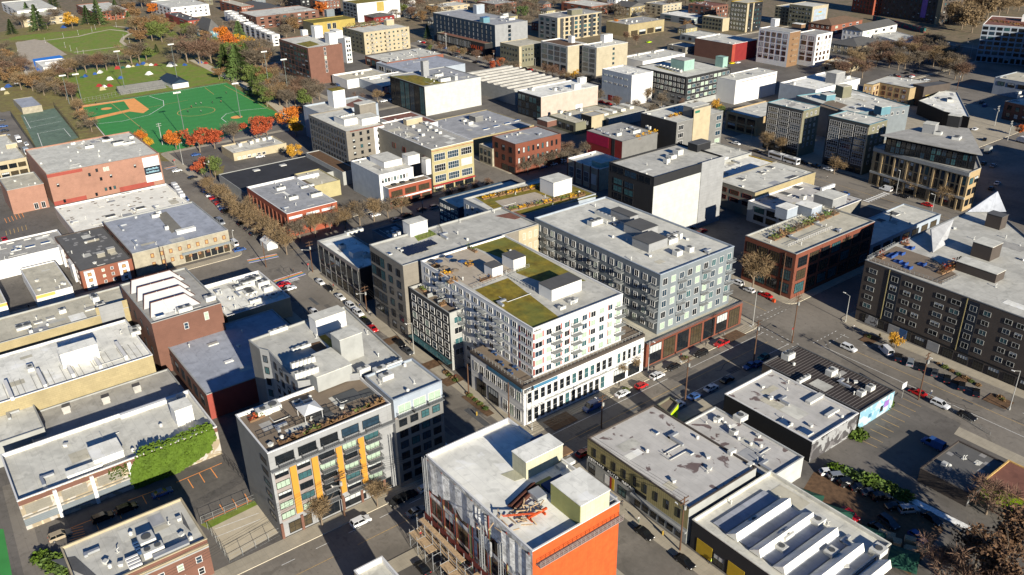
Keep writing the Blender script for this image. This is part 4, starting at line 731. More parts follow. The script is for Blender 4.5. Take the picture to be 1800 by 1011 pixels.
# ================================================================ LEFT SIDE
b = B('brickbig', 'brick_building', 'big windowless red brick building with a grey roof and a billboard on its end wall', (81.6, 307), (50.4, 262), (276, 267), (99.4, 362), 'pale_brick', 'roof_light', 'brick building', par=.5, cap='pale_brick')
H = b.h
for f, z in ((.07, .62), (.35, .75), (.42, .84), (.44, .55), (.53, .58), (.76, .74), (.85, .76), (.46, .2), (.5, .2), (.54, .2), (.37, .1), (.09, .1)):
    b.win(0, 1, 1, H*z-.9, H*z+.9, f-.012, f+.012, fw=.9, fh=.85, st='brickw')
b.win(0, 2, 1, H*.75, H*.9, .475, .53, fw=.85, fh=.85, st='sash'); b.panel(0, .0, .3, H-1.6, H-.2, 'red_paint', .04, 'painted_band'); b.panel(0, 0, .28, .1, 2, 'red_paint', .04, 'painted_band'); b.panel(0, .58, .9, .1, 2.4, 'red_paint', .04, 'painted_band')
b.hvac((150, 262, 2, 4, 1.2), (200, 257, 4, 5, 1.4), (180, 250, 5, 5, 1), (215, 255, 2, 6, .8), (125, 255, 1, 2, 1), (228, 244, 2, 2, 1)); b.vents(14, 5); b.done(); bill = b
b = B('brickside', 'brick_building', 'low brick building with bare grey roof left of the big red brick building', (12, 335), (0, 313), (76, 322), (18, 380), 'pale_brick', 'roof_tan', 'brick building', par=.4, cap='pale_grey'); b.win(0, 2, 1, .4, 3.4, .55, .95, fw=.6, fh=.95, st='std', name='garage_door'); b.vents(4, 1); b.done()
b = B('patched', 'shop_building', 'wide low building with a white roof full of brown patches below the big brick wall', (131, 408), (101, 363), (326, 350), 5, 'pink_wall', 'roof_patch', 'shop building', par=.5, cap='white_paint'); b.sky((213, 343), (240, 370), (187, 384), w=3, d=4, mat='roof_dark'); b.vents(12, 3)
for i in range(5): b.box(305+i*3.2, 330+i*4.6, 3, 2, 1.6, 'canvas', name='barrel_roof')
b.done()
b = B('boarded', 'commercial_building', 'old plaster building with boarded windows, a blue grey roof and a light well', (232, 446), (197, 386), (398, 402), (238, 487), 'old_plaster', 'roof_blue', 'commercial building', par=.4, cap='pale_grey', hero=True, faces={3: 'brown_brick'})
H = b.h
b.win(0, 9, 1, H-4.2, H-1, .14, .99, fw=.36, fh=.5, st='board').win(0, 9, 1, H-7.6, H-4.4, .14, .99, fw=.36, fh=.5, st='board').win(0, 7, 1, .3, 3.4, .5, .99, fw=.85, fh=.85, st='shop', name='shop_window'); b.panel(0, .48, 1, 3.5, 4.4, 'slate', .35, 'shop_fascia'); b.win(3, 5, 2, 1, H-1, .05, .95, fw=.35, fh=.6, st='brickw')
b.box(312, 413, 2, 7, 1.2, 'white_paint', 'roof_white', 'stair_hatch'); roofpatch(b, [(302, 410), (320, 402), (292, 372), (276, 378)], 'concrete_wall', 'light_well', .1); b.hvac((268, 384, 2, 3, 1.2), (291, 405, 1.4, 1.4, 1.4), (275, 378, 1, 2, 1.2)); b.vents(3, 2); b.done()
b = B('victorian', 'brick_house', 'old brick apartment house with white bay windows and a worn dark grey roof', (139.8, 477), (99.2, 416), (230, 453), (149, 512), 'red_brick', 'roof_tar', 'apartment house', par=.25, cap='dark_brown', hero=True)
H = b.h
for f in (.06, .72): 
    b.panel(0, f, f+.19, .5, H-.4, 'white_paint', .9, 'bay'); b.win(0, 1, 3, .6, H-.6, f+.03, f+.16, fw=.6, fh=.6, st='board')
    # the bay's windows stand on the bay
for i, q in enumerate(b.wins): 
    x, y, z, rz, w, h, st, nm = q; b.wins[i] = (x+.9*math.sin(rz), y-.9*math.cos(rz), z, rz, w, h, st if i % 3 else 'sash', nm)
b.win(0, 2, 3, .6, H-.6, .34, .68, fw=.34, fh=.5, st='sash').win(3, 4, 3, .6, H-.6, .05, .95, fw=.4, fh=.55, st='sash'); b.panel(3, .2, .36, .5, H-.4, 'white_paint', .8, 'bay'); b.panel(3, .62, .78, .5, H-.4, 'white_paint', .8, 'bay')
b.box(172, 454, 2, 2.6, 1.5, 'concrete_wall', 'roof_mid', 'stair_hatch'); b.box(190, 446, 2, 2.6, 1.5, 'concrete_wall', 'roof_mid', 'stair_hatch'); b.box(150, 428, 2, 5, .8, 'concrete_wall', 'roof_dark', 'skylight_box'); b.vents(6, 4); b.done()
b = B('whitelong', 'shop_building', 'long white walled building with skylights on a narrow grey roof behind the station canopy', (-30, 466), (-50, 437), (122, 432), 7, 'white_paint', 'roof_mid', 'shop building', par=.5, cap='white_paint'); b.sky((20, 443), (45, 437), (72, 430), w=1.6, d=3.4); b.sky((12, 430), (42, 423), (75, 416), w=1, d=2.5, mat='roof_mid'); b.vents(6, 2); b.done()
b = B('station', 'station_canopy', 'grey roofed station canopy with a white and orange edge beside the white wall', (63, 520.5), (40, 471.7), (126, 502.5), 5.2, 'white_paint', 'roof_tan', 'canopy', par=.25); b.panel(0, 0, .52, b.h-1.15, b.h-.05, 'line_orange', .1, 'orange_fascia'); b.vents(6, 2); b.done()
b = B('station2', 'station_canopy', 'white and orange canopy corner cut by the left edge of the picture', (-25, 541), (-45, 500), (10, 529), 5.2, 'white_paint', 'roof_tan', 'canopy', par=.25); b.panel(0, 0, 1, b.h-1.1, b.h-.05, 'line_orange', .1, 'orange_fascia'); b.done()
b = B('tanlong', 'warehouse', 'long tan walled building with a grey roof and rooftop pipes at the left edge', (-60, 620), (-75, 579), (246, 543), 11, 'tan_wall', 'roof_tan', 'warehouse', par=.4, cap='pale_grey'); H = b.h
b.panel(0, .75, 1, H-.3, H+2.6, 'tan_wall', .04, 'parapet_wall'); b.panel(0, .77, .915, .5, H+2.65, 'grey_panel', .1, 'grey_cladding'); b.sky((60, 571), (82, 564), w=1.6, d=2.4, mat='roof_mid'); b.sky((150, 548), w=2, d=3.5, mat='roof_mid'); b.hvac((105, 553, 1.5, 2, 1.2), (165, 535, 2, 2, 2), (172, 545, 2, 2.5, 1.5), (30, 583, 3, 4, .8), (52, 587, 1.2, 1, 1), (160, 527, 2, 2, 1)); b.vents(10, 2); b.done()
b = B('sawbrick', 'brick_building', 'red brick building with four white roof monitors edged in rust red', (266, 568.4), (213, 500), (394.7, 538.3), (284, 659), 'brown_brick', 'roof_mid', 'brick building', par=.5, cap='pale_grey', hero=True); H = b.h
b.win(0, 1, 1, H-5.2, H-2.6, .41, .50, fw=.7, fh=.8, st='sash').win(0, 1, 1, H-4.2, H-1.2, .72, .80, fw=.8, fh=.85, st='sash'); b.win(3, 4, 2, 2, H-2, .1, .9, fw=.2, fh=.4, st='dark')
wl, dl = b.face(3)[2], b.face(0)[2]
for i in range(4):
    x = -wl*.93+i*wl*.205; m = MB(); y0, y1, w = dl*.05, dl*.86-i*.6, wl*.175; z = H-.5
    m.poly([(x+w, y0, z), (x+w, y1, z), (x, y1-2.5, z+1.9), (x, y0+2, z+1.9)]); m.poly([(x, y1-2.5, z), (x, y0+2, z), (x, y0+2, z+1.9), (x, y1-2.5, z+1.9)], 1); m.poly([(x, y0+2, z), (x+w, y0, z), (x, y0+2, z+1.9)]); m.poly([(x+w, y1, z), (x, y1-2.5, z), (x, y1-2.5, z+1.9)])
    m.box(x-.3, y0+2, z+1.8, x+.12, y1-2.5, z+2.05, 1)
    for (ya, yb, za, zb) in ((y0+2, y0, z+1.95, z+.05), (y1-2.5, y1, z+1.95, z+.05)): m.tube((x, ya, za), (x+w, yb, zb), .14, n=4, m=1)
    for q in (.33, .66): yy = y0+2+(y1-y0-4)*q; m.tube((x, yy, z+2.), (x+w, yy, z+.1), .1, n=4)
    m.build('roof_monitor', ['white_paint', 'rust'], b.root)
b.sky((275, 559), w=2, d=2.5); b.hvac((315, 552, 2, 4, 1.3), (325, 549, 2, 2, 1), (363, 532, 2, 3, 1.4)); b.vents(8, 3); b.done()
b = B('tiled', 'restaurant_building', 'cream low roof crowded with ducts and grey air units beside the rainbow crossing', (399, 556), (360, 502), (511, 523), 7, 'cream', 'roof_white', 'restaurant', par=1.0, cap='white_paint'); b.hvac((428, 507, 3, 5, 1.8), (440, 500, 2.4, 4, 1.8), (455, 508, 2, 4, 2), (432, 520, 4, 4, .6), (415, 512, 2, 6, 1.2), (455, 530, 1, 9, .8), (478, 526, 2, 2, 1), (440, 535, 1, 7, 1), (465, 515, 1.4, 3, 1.6)); b.vents(16, 2); b.done()
b = B('greyred', 'warehouse', 'red walled warehouse with a broad blue grey roof beside the courtyard block', (363, 694), (293, 601), (566, 622), 8, 'red_paint', 'roof_blue', 'warehouse', par=.2, cap='pale_grey', faces={3: 'brown_brick'}); b.sky((367, 610), w=1.5, d=3, mat='roof_mid'); b.sky((396, 640), w=1.3, d=2.5, mat='white_paint'); b.win(3, 6, 1, 2, 6.5, .05, .95, fw=.5, fh=.7, st='dark'); b.vents(4, 2); b.done()
b = B('monitor', 'warehouse', 'long tan walled warehouse with a bright white ribbed roof and raised white box', (-60, 727), (-105, 655), (268, 624), 10.5, 'tan_wall', 'roof_white', 'warehouse', par=.5, cap='white_paint'); H = b.h
for q in ((20, 706), (78, 684), (127, 665), (175, 650), (220, 633)): b.box(q[0], q[1]-1, 10.5, .8, 1., 'white_paint', name='roof_rib')
for i in range(26): 
    x0 = 5+i*10.3
    if i % 5 not in (0,): b.box(x0, 708-i*3.35, 10, .12, .12, 'roof_mid', name='roof_seam')
b.box(112, 648, 4.5, 9.5, 4.2, 'white_paint', 'roof_white', 'raised_box'); b.hvac((50, 655, 3, 1.6, 1), (232, 592, 2, 2.6, 1.2), (230, 585, 2, 3, 1)); b.vents(3, 2); b.done()
b = B('gabled', 'warehouse', 'long low grey roof with three small roof vents in the shadow below the tan wall', (60, 782), (20, 738), (324, 686), 5, 'pale_grey', 'roof_mid', 'warehouse', par=.3)
for q in ((112, 729), (182, 712), (237, 692)):
    p = b.loc(*q); m = MB(); m.box(-1.2, 0, 0, 0, 1.8, .9).poly([(-1.3, -.1, .9), (.1, -.1, .9), (-.6, -.1, 1.7)]).poly([(.1, -.1, .9), (.1, 1.9, .9), (-.6, 1.9, 1.7), (-.6, -.1, 1.7)]).poly([(-1.3, 1.9, .9), (-1.3, -.1, .9), (-.6, -.1, 1.7), (-.6, 1.9, 1.7)]); m.build('roof_vent', 'roof_mid', b.root, p)
b.done()
b = B('edgeflat', 'shop_building', 'plain pale flat roof at the left edge beside the long grey roof', (-15, 783), (-70, 726), (80, 757), 7, 'pale_grey', 'roof_light', 'shop building', par=.3); b.vents(2, 1); b.done()
b = B('ivy', 'warehouse', 'white roofed old building whose painted side wall is half covered in green ivy', (30, 881), (4, 798), (377, 745), (58, 930), 'tag_wall', 'roof_light', 'warehouse', par=.9, cap='white_paint', faces={3: 'white_paint'}, hero=True); H = b.h; a_, d_, L_ = b.face(0)
b.panel(0, 0, 1, H-1.5, H-.35, 'brown_brick', .04, 'brick_band'); b.panel(0, 0, .66, H*.42, H*.42+.25, 'concrete_wall', .3, 'ledge'); b.panel(0, 0, .6, 1.2, H*.36, 'slate', .03, 'painted_panel')
for f in (.155, .33, .515): b.panel(0, f, f+.018, 0, H-.6, 'white_paint', .55, 'buttress')
for f in (.02, .19, .36): b.panel(0, f, f+.12, H*.5, H-1.8, 'concrete_wall', .02, 'blind_window')
m = MB(); r = random.Random(8)
def ivy_top(u): return 1.0 if u > .28 else .55+u*1.6
for i in range(5200):
    u, v = r.random(), r.random(); f = .52+.455*u; top = (H+.8+.35*math.sin(u*9))*min(1, .62+u*2.2)
    lo = H*.02 if u < .5 else (H*.02+(u-.5)*H*.75)
    z = lo+v*(top-lo)
    if u > .93 and v < .3: continue
    dd = .2+(.5+1.1*math.sin(3.14*v)**.7*math.sin(3.14*u)**.5)*r.random()**.4; dd = dd if z < H-.1 else r.uniform(-2.2, .8); s = r.uniform(.2, .42); n = Vector((r.uniform(-1, 1), -1, r.uniform(-.2, 1))).normalized(); t = n.orthogonal().normalized(); w = n.cross(t); c = Vector((L_*f+r.gauss(0, .2), -dd, z+r.gauss(0, .12)))
    m.poly([c+t*s, c+w*s, c-t*s, c-w*s])
for i in range(500):
    c = Vector((L_*(.42+.1*r.random()), -.2, H*(.5+.5*r.random()**.5)-.6)); s = .25; t = Vector((1, 0, .3)).normalized(); w = Vector((0, -.5, .8)); m.poly([c+t*s, c+w*s, c-t*s, c-w*s]) if r.random() < .25 else None
iv = m.build('ivy', 'leaf_ivy', None, b.mat @ Vector((a_.x, a_.y, 0)), b.ang+math.atan2(d_.y, d_.x)); tag(iv, 'dense green ivy sheet covering the right half of the painted wall above the parking lot', 'ivy')
b.box(168, 822, 6.2, 6.5, 1.8, 'white_paint', 'roof_white', 'raised_box'); b.box(120, 844, 2, 7.5, .9, 'white_paint', 'roof_white', 'raised_box'); b.box(313, 750, 4.5, 4.2, 4.5, 'white_paint', 'roof_white', 'stair_house'); b.box(213, 737, 1, 14, 1.1, 'white_paint', name='parapet_wall'); b.vents(4, 3); b.done()
b = B('brownbrick', 'brick_building', 'brown brick building with a cream stone cornice and louvred roof units at the bottom edge', (140, 1046), (92, 968), (361, 943), 9.5, 'brown_brick', 'roof_grey', 'brick building', par=.5, cap='cream', hero=True); H = b.h
b.panel(0, 0, 1, H-1.5, H-1.1, 'cream', .35, 'cornice'); b.panel(0, 0, 1, H-2.1, H-1.75, 'pale_grey', .2, 'cornice'); b.win(0, 6, 2, .8, H-2.6, .05, .98, fw=.34, fh=.55, st='sash')
b.hvac((255, 985, 2, 4, 1.5), (250, 968, 3, 3, 1.7)); b.box(272, 988, 1.2, 7, 1, 'steel', name='louvre_unit')
for i in range(4): b.box(222+i*2.4, 990-i*-5, .5, 2.4, .8, 'white_paint', name='louvre_fin'); b.box(234+i*3, 962+i*5, .5, 3.2, .8, 'sky_light', name='louvre_fin')
roofpatch(b, [(325, 912), (336, 935), (322, 921), (318, 900)], 'roof_dark', 'roof_pit'); roofpatch(b, [(122, 1000), (190, 1030), (132, 978), (90, 985)], 'roof_dark', 'roof_pit'); b.vents(12, 3); b.done()
b = B('bottomwhite', 'shop_building', 'white parapet corner of a flat roof cut by the bottom edge of the picture', (672, 1064), (585, 1022), (703, 1014), 9, 'cream', 'roof_light', 'shop building', par=1.2, cap='white_paint'); b.done()
b = B('creamleft', 'commercial_building', 'cream two storey building with wide dark windows at the left edge', (-40, 292), (-75, 250), (41, 271), 9, 'cream', 'roof_light', 'commercial building', par=.5); b.win(0, 5, 2, .6, 8, .02, .98, fw=.85, fh=.6, st='shop'); b.box(12, 262, 2, 5, 2, 'cream', 'roof_light', 'stair_house'); b.vents(4, 2); b.done()
# ================================================================ UPPER HALF
b = B('glasswhite', 'office_building', 'big blank white walled building with a dark glass side and planted roof edge', (746, 152.7), (673, 135), (850, 136.4), (747, 205), 'white_panel', 'roof_cool', 'office', par=.4, cap='pale_grey', faces={3: 'black_wall'}); H = b.h
b.win(3, 7, 1, .5, H-.6, .01, .99, fw=.86, fh=.98, st='curtain'); roofpatch(b, [(744, 151), (785, 145), (730, 132), (682, 134)], 'sedum'); b.box(745, 135, 3, 4, 9, 'grey_panel', 'roof_mid', 'flue_tower'); b.hvac((775, 145, 3, 7, 2), (765, 136, 3, 6, 1.5), (785, 142, 2, 3)); b.box(800, 142, 5, 2, 2.6, 'white_panel', name='parapet_wall'); b.vents(10, 3); b.done()
b = B('sawroof', 'warehouse', 'wide low warehouse with a ridged cream sawtooth roof', (905, 160), (820, 128), (990, 140), 9, 'pale_grey', 'roof_tan', 'warehouse', par=.3); wl, dl = b.face(3)[2], b.face(0)[2]; n = 9
for i in range(n):
    x = -wl+wl*i/n; w = wl/n; m = MB(); z = b.h-.2
    m.poly([(x+w*.9, .3, z), (x+w*.9, dl-.3, z), (x+w*.75, dl-.3, z+1.1), (x+w*.75, .3, z+1.1)]).poly([(x, dl-.3, z), (x, .3, z), (x+w*.75, .3, z+1.1), (x+w*.75, dl-.3, z+1.1)]).poly([(x, .3, z), (x+w*.9, .3, z), (x+w*.75, .3, z+1.1)]).poly([(x+w*.9, dl-.3, z), (x, dl-.3, z), (x+w*.75, dl-.3, z+1.1)]); m.build('sawtooth_ridge', 'roof_mid', b.root)
b.win(0, 5, 1, 1, 7.5, .05, .95, fw=.6, fh=.6, st='shop'); b.done()
b = B('roofskylt', 'warehouse', 'low tan brick building with a row of blue skylights along its pale roof', (823, 246), (752, 214), (930, 217), 8, 'tan_wall', 'roof_cool', 'warehouse', par=.2); b.sky((850, 229), (868, 224), (888, 219), (905, 214), w=2, d=4); b.box(836, 215, 6, 5, 2.6, 'mid_grey', 'roof_mid', 'roof_house'); b.hvac((815, 216, 2, 2), (824, 220, 2, 3)); b.vents(8, 2); b.done()
b = B('pink', 'warehouse', 'pale pink blank walled building with a dark glazed side and white roof', (951, 171), (906, 160), (1049.5, 150), (951, 213), 'pink_wall', 'roof_white', 'warehouse', par=.4, cap='white_paint', faces={3: 'charcoal'}); b.win(3, 6, 3, .6, b.h-1, .02, .98, fw=.85, fh=.8, st='curtain'); b.panel(0, .60, .72, 0, 5, 'white_paint', .05, 'painted_patch'); b.box(1010, 158, 3, 5, 3, 'white_paint', 'roof_white', 'stair_house'); b.box(1020, 147, 3, 5, 3, 'white_paint', 'roof_white', 'stair_house'); b.hvac((975, 160), (935, 160)); b.vents(5, 2); b.done()
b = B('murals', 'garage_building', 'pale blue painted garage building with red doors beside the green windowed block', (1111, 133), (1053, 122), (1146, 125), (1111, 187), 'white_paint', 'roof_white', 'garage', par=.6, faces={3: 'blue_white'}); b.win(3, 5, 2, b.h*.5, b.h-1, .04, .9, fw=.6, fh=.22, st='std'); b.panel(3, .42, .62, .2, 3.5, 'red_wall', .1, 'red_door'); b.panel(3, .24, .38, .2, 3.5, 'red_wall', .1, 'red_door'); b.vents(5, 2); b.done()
b = B('greenwin', 'apartment_building', 'dark grey apartment block with green tinted windows and mint rooftop boxes', (1206.7, 136), (1115, 117.5), (1294, 121), (1204, 190), 'charcoal', 'roof_light', APT, par=.4, cap='dark_grey', hero=False); H = b.h
b.win(3, 12, 3, H*.42, H-.8, .02, .98, fw=.6, fh=.66, st='green').win(0, 10, 4, 4, H-.8, .03, .98, fw=.74, fh=.6, st='green').win(3, 7, 2, .5, H*.4, .03, .97, fw=.5, fh=.5, st='dark'); b.panel(3, 0, 1, 0, H*.40, 'mid_grey', .04, 'base_cladding'); b.panel(0, 0, 1, 0, 3.8, 'pale_grey', .05, 'base_cladding')
b.box(1202, 125, 11, 9, 6, 'mint', 'roof_mid', 'mint_box'); b.box(1270, 119, 6, 4.5, 6, 'mint', 'mint', 'mint_box'); roofpatch(b, [(1200, 131), (1190, 128), (1150, 117), (1160, 117)], 'sedum')
for i in range(7): b.box(1160+i*6, 118+i*1.6, 1.4, 1.6, 1.5, 'hvac', fan=True)
b.done()
b = B('whitemid', 'apartment_building', 'cream stucco apartment building with big grid windows and a planted roof edge', (998, 82), (948, 72.5), (1030, 76), (998, 131), 'beige', 'roof_light', APT, par=.4, cap='white_paint', faces={3: 'pale_grey'}); H = b.h; b.win(3, 4, 3, H*.38, H-1, .03, .97, fw=.82, fh=.8, st='louv').win(3, 4, 1, .5, H*.33, .03, .97, fw=.75, fh=.8, st='shop').win(0, 1, 5, 2, H-1, .62, .86, fw=.9, fh=.6, st='green'); roofpatch(b, [(995, 81), (1022, 77), (985, 70), (955, 72)], 'soil'); b.box(1005, 76, 4, 3, 4.5, 'white_paint', 'roof_light', 'stair_house'); b.done()
b = B('whitemid2', 'apartment_building', 'cream blank walled twin block stepping forward beside the grid windowed stucco building', (1049, 84), (1022, 79), (1106, 75), (1048, 135), 'beige', 'roof_light', APT, par=.4, cap='white_paint', faces={3: 'pale_grey'}); b.win(3, 2, 5, 2, b.h-1, .05, .95, fw=.8, fh=.75, st='louv').win(0, 1, 5, 2, b.h-1, .5, .58, fw=.8, fh=.5, st='dark'); b.box(1062, 75, 4, 8, 5, 'white_paint', 'roof_light', 'stair_house'); b.vents(3, 2); b.done()
b = B('olive', 'apartment_building', 'cream and dark apartment block with stepped flat roofs and many balconies', (980, 31.7), (945, 26), (1072.5, 23), (978, 74), 'cream', 'roof_mid', APT, par=.3, cap='roof_mid', faces={3: 'slate'}); H = b.h; b.win(0, 9, 5, 1, H-.6, .05, .99, fw=.62, fh=.7, st='curtain').win(3, 3, 5, 1, H-1, .05, .95, fw=.5, fh=.6, st='dark'); 
for f in (.06, .3, .52, .74, .93): b.panel(0, f, f+.06, .5, H-.8, 'dark_grey', .5, 'balcony_stack')
b.box(1005, 27, 6, 12, 4, 'olive_wall', 'roof_mid', 'penthouse'); b.vents(4, 2); b.done()
b = B('tanlow', 'shop_building', 'low tan brick building with a grey roof behind the open car park', (1105, 44), (1088, 34), (1174, 35), (1105, 66), 'tan_wall', 'roof_mid', 'shop building', par=.3); b.win(0, 4, 1, .3, b.h*.5, .05, .95, fw=.8, fh=.9, st='shop'); b.hvac((1100, 38), (1110, 40), (1118, 39)); b.vents(6, 2); b.done()
b = B('parkwhite', 'shop_building', 'low white flat roofed building with parapets between the stucco block and the car park', (1130, 108), (1105, 98), (1195, 92), 7, 'white_paint', 'roof_light', 'shop building', par=.8); b.hvac((1122, 98), (1150, 94)); b.vents(4, 2); b.done()
b = B('redblack', 'shop_building', 'dark red walled building with a grey roof beside the white twin tower block', (1288, 78), (1217.5, 67.5), (1333, 70), (1284, 110), 'red_wall', 'roof_light', 'shop building', par=.7, cap='white_paint', faces={3: 'brown_brick'}); b.panel(0, 0, .12, 0, b.h-.2, 'accent_red', .05, 'bright_corner'); b.vents(4, 1); b.done()
b = B('whitelow', 'shop_building', 'low white building with a rusty streaked wall partly in shade beside the dark street', (1294, 142), (1268, 133), (1379, 128), (1294, 185), 'white_paint', 'roof_light', 'shop building', par=.4); b.panel(0, .1, .95, b.h-1.6, b.h-1.3, 'rust', .1, 'rust_band'); b.vents(4, 2); b.done()
b = B('twin1', 'apartment_building', 'white gridded apartment tower with wooden balconies on its right side', (1389, 57.5), (1336.7, 49), (1408, 54), (1382, 119), 'white_paint', 'roof_mid', APT, par=.5, faces={0: 'wood'}); H = b.h; b.win(3, 5, 5, 3.5, H-1, .03, .97, fw=.62, fh=.76, st='warm'); b.balc(0, [.5], [3.5+(H-4.5)/5*i for i in range(5)], 5, 1.4, 'lumber'); b.box(1362, 47, 4, 5, 5, 'white_paint', 'roof_white', 'stair_house'); b.box(1408, 50, 8, 5, 2.6, 'wood', 'roof_white', 'pergola_roof'); b.done()
b = B('twin2', 'apartment_building', 'right hand white apartment tower with sunlit end wall of small paired windows', (1436, 61.7), (1409, 56), (1467.5, 56.7), (1431, 119), 'white_paint', 'roof_mid', APT, par=.5); H = b.h; b.win(3, 2, 5, 3.5, H-1, .15, .95, fw=.66, fh=.76, st='warm').win(0, 4, 5, 3.5, H-1, .03, .97, fw=.5, fh=.66, st='warm'); b.done()
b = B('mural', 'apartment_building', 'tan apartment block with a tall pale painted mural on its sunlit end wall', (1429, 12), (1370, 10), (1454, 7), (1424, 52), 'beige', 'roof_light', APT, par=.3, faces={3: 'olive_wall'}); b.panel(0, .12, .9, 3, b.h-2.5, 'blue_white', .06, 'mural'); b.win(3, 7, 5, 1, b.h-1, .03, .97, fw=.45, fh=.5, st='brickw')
for a0, a1, z, m_ in ((.3, .7, .62, 'ice_sign'), (.4, .6, .68, 'gold_paint'), (.2, .82, .52, 'pale_grey'), (.3, .6, .3, 'pink_wall'), (.3, .7, .2, 'magenta'), (.36, .75, .17, 'line_green')): b.panel(0, a0, a1, b.h*z, b.h*(z+.06), m_, .09, 'mural_shape')
b.done()
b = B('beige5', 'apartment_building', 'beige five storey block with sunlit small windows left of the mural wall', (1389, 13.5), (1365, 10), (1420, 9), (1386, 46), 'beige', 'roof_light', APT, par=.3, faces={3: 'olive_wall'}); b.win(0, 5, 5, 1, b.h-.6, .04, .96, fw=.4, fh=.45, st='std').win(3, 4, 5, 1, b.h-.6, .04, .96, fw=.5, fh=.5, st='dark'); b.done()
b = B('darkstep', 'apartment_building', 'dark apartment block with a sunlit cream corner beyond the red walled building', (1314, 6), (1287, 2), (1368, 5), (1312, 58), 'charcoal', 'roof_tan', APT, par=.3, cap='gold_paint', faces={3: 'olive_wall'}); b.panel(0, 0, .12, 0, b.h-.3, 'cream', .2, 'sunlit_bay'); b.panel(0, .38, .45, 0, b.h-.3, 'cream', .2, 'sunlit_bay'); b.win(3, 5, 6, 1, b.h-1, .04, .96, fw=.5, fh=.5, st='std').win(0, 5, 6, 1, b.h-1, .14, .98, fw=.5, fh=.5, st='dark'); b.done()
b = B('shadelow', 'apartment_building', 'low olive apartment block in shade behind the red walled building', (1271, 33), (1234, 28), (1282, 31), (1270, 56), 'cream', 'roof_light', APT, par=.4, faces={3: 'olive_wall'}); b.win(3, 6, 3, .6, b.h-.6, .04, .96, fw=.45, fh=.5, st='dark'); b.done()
b = B('navy', 'office_building', 'dark navy clad building with white roof boxes and a grey end wall', (870, 44.5), (780, 20), (925, 36), (869, 100), 'grey_panel', 'roof_cool', 'office', par=.4, cap='pale_grey', faces={3: 'navy_wall'}); H = b.h
b.win(0, 1, 5, H*.3, H-1, .35, .52, fw=.5, fh=.75, st='dark').win(3, 14, 4, H*.35, H-1, .03, .97, fw=.16, fh=.7, st='plain'); b.box(838, 25, 5, 8, 7, 'blue_white', 'roof_light', 'roof_house'); b.box(850, 41, 5, 6, 4, 'teal_wall', 'sky_light', 'glass_box'); b.hvac((880, 32, 2, 8), (895, 36, 2, 6), (885, 28, 2, 5)); b.vents(5, 2); b.done()
b = B('value', 'shop_building', 'low dark shop front with big orange letters at its street corner', (852, 77), (762, 58), (862, 73), (852, 101), 'charcoal', 'roof_brown', 'shop building', par=.5, cap='olive_wall'); b.win(3, 22, 1, b.h*.42, b.h-1, .01, .72, fw=.5, fh=.95, st='plain').win(3, 10, 1, .3, b.h*.36, .03, .97, fw=.8, fh=.8, st='shop'); val = b; b.done()
b = B('olivelow', 'apartment_building', 'old olive grey building with small windows and sunlit pilaster beside the sawtooth warehouse', (912, 82), (876, 75), (952, 73), (912, 120), 'olive_wall', 'roof_tan', APT, par=.3, cap='cream'); b.win(3, 6, 3, 3, b.h-1, .05, .95, fw=.3, fh=.4, st='brickw').win(0, 8, 3, 3, b.h-1, .1, .98, fw=.35, fh=.45, st='dark'); b.panel(0, 0, .09, 0, b.h-.3, 'cream', .3, 'pilaster'); b.done()
b = B('brownbox', 'apartment_building', 'brown brick apartment block with a blank end wall split by one tall window slot', (541, 85), (486, 69), (604, 77.6), (545, 151.4), 'brown_brick', 'roof_light', APT, par=.4, cap='brown_brick'); H = b.h
b.win(0, 1, 6, H*.28, H-.5, .44, .52, fw=.8, fh=.8, st='std').win(3, 8, 6, 3.4, H-1, .03, .97, fw=.72, fh=.74, st='dark').win(3, 6, 1, .3, 3, .05, .95, fw=.8, fh=.9, st='shop'); b.box(580, 78, 7, 6, 7, 'white_paint', 'roof_white', 'stair_house'); b.box(555, 68, 6, 6, 8, 'white_paint', 'roof_white', 'roof_house'); b.box(533, 64, 4, 4, 4, 'white_paint', 'roof_white', 'roof_house'); b.box(592, 68, 10, 5, 5, 'white_paint', 'roof_white', 'roof_house'); roofpatch(b, [(541, 83), (562, 78), (545, 72), (520, 77)], 'sedum'); b.done()
b = B('whitegap', 'apartment_building', 'white apartment end wall with paired windows behind the brown brick block', (606, 67), (570, 58), (617, 66), (608, 112), 'white_paint', 'roof_white', APT, par=.4); b.win(0, 2, 5, 1, b.h-1, .1, .9, fw=.7, fh=.55, st='dark'); b.done()
b = B('creamapt', 'apartment_building', 'cream apartment block with stacked balconies and a bushy planted roof', (639, 57.5), (600, 48), (724, 48), (643, 97), 'cream', 'roof_light', APT, par=.4, cap='cream', faces={3: 'olive_wall'}); H = b.h
b.win(0, 10, 5, .6, H-.8, .02, .98, fw=.34, fh=.4, st='brickw').win(3, 5, 5, .6, H-.8, .05, .95, fw=.35, fh=.4, st='dark')
for f in (.16, .5, .86): b.balc(0, [f], [.8+(H-1.6)/5*i for i in range(5)], 3.2, 1.3, 'frame_white', 'frame_grey')
b.box(680, 45, 5, 7, 4, 'cream', 'roof_light', 'penthouse')
for i in range(7): planter(b, 610+i*9, 50-i*1.0+ (i%2), 4, 4, ['leaf_dry', 'leaf_green'][i % 2], n=60, hgt=3)
b.done()
b = B('brickflat', 'shop_building', 'low brick building with pale pitted roof in front of the cream balcony block', (680, 110), (644, 98), (770, 92), (682, 126), 'red_brick', 'roof_light', 'shop building', par=.3, cap='roof_dark'); b.win(3, 4, 1, .3, b.h-1, .05, .95, fw=.75, fh=.85, st='dark'); b.vents(14, 2); b.done()
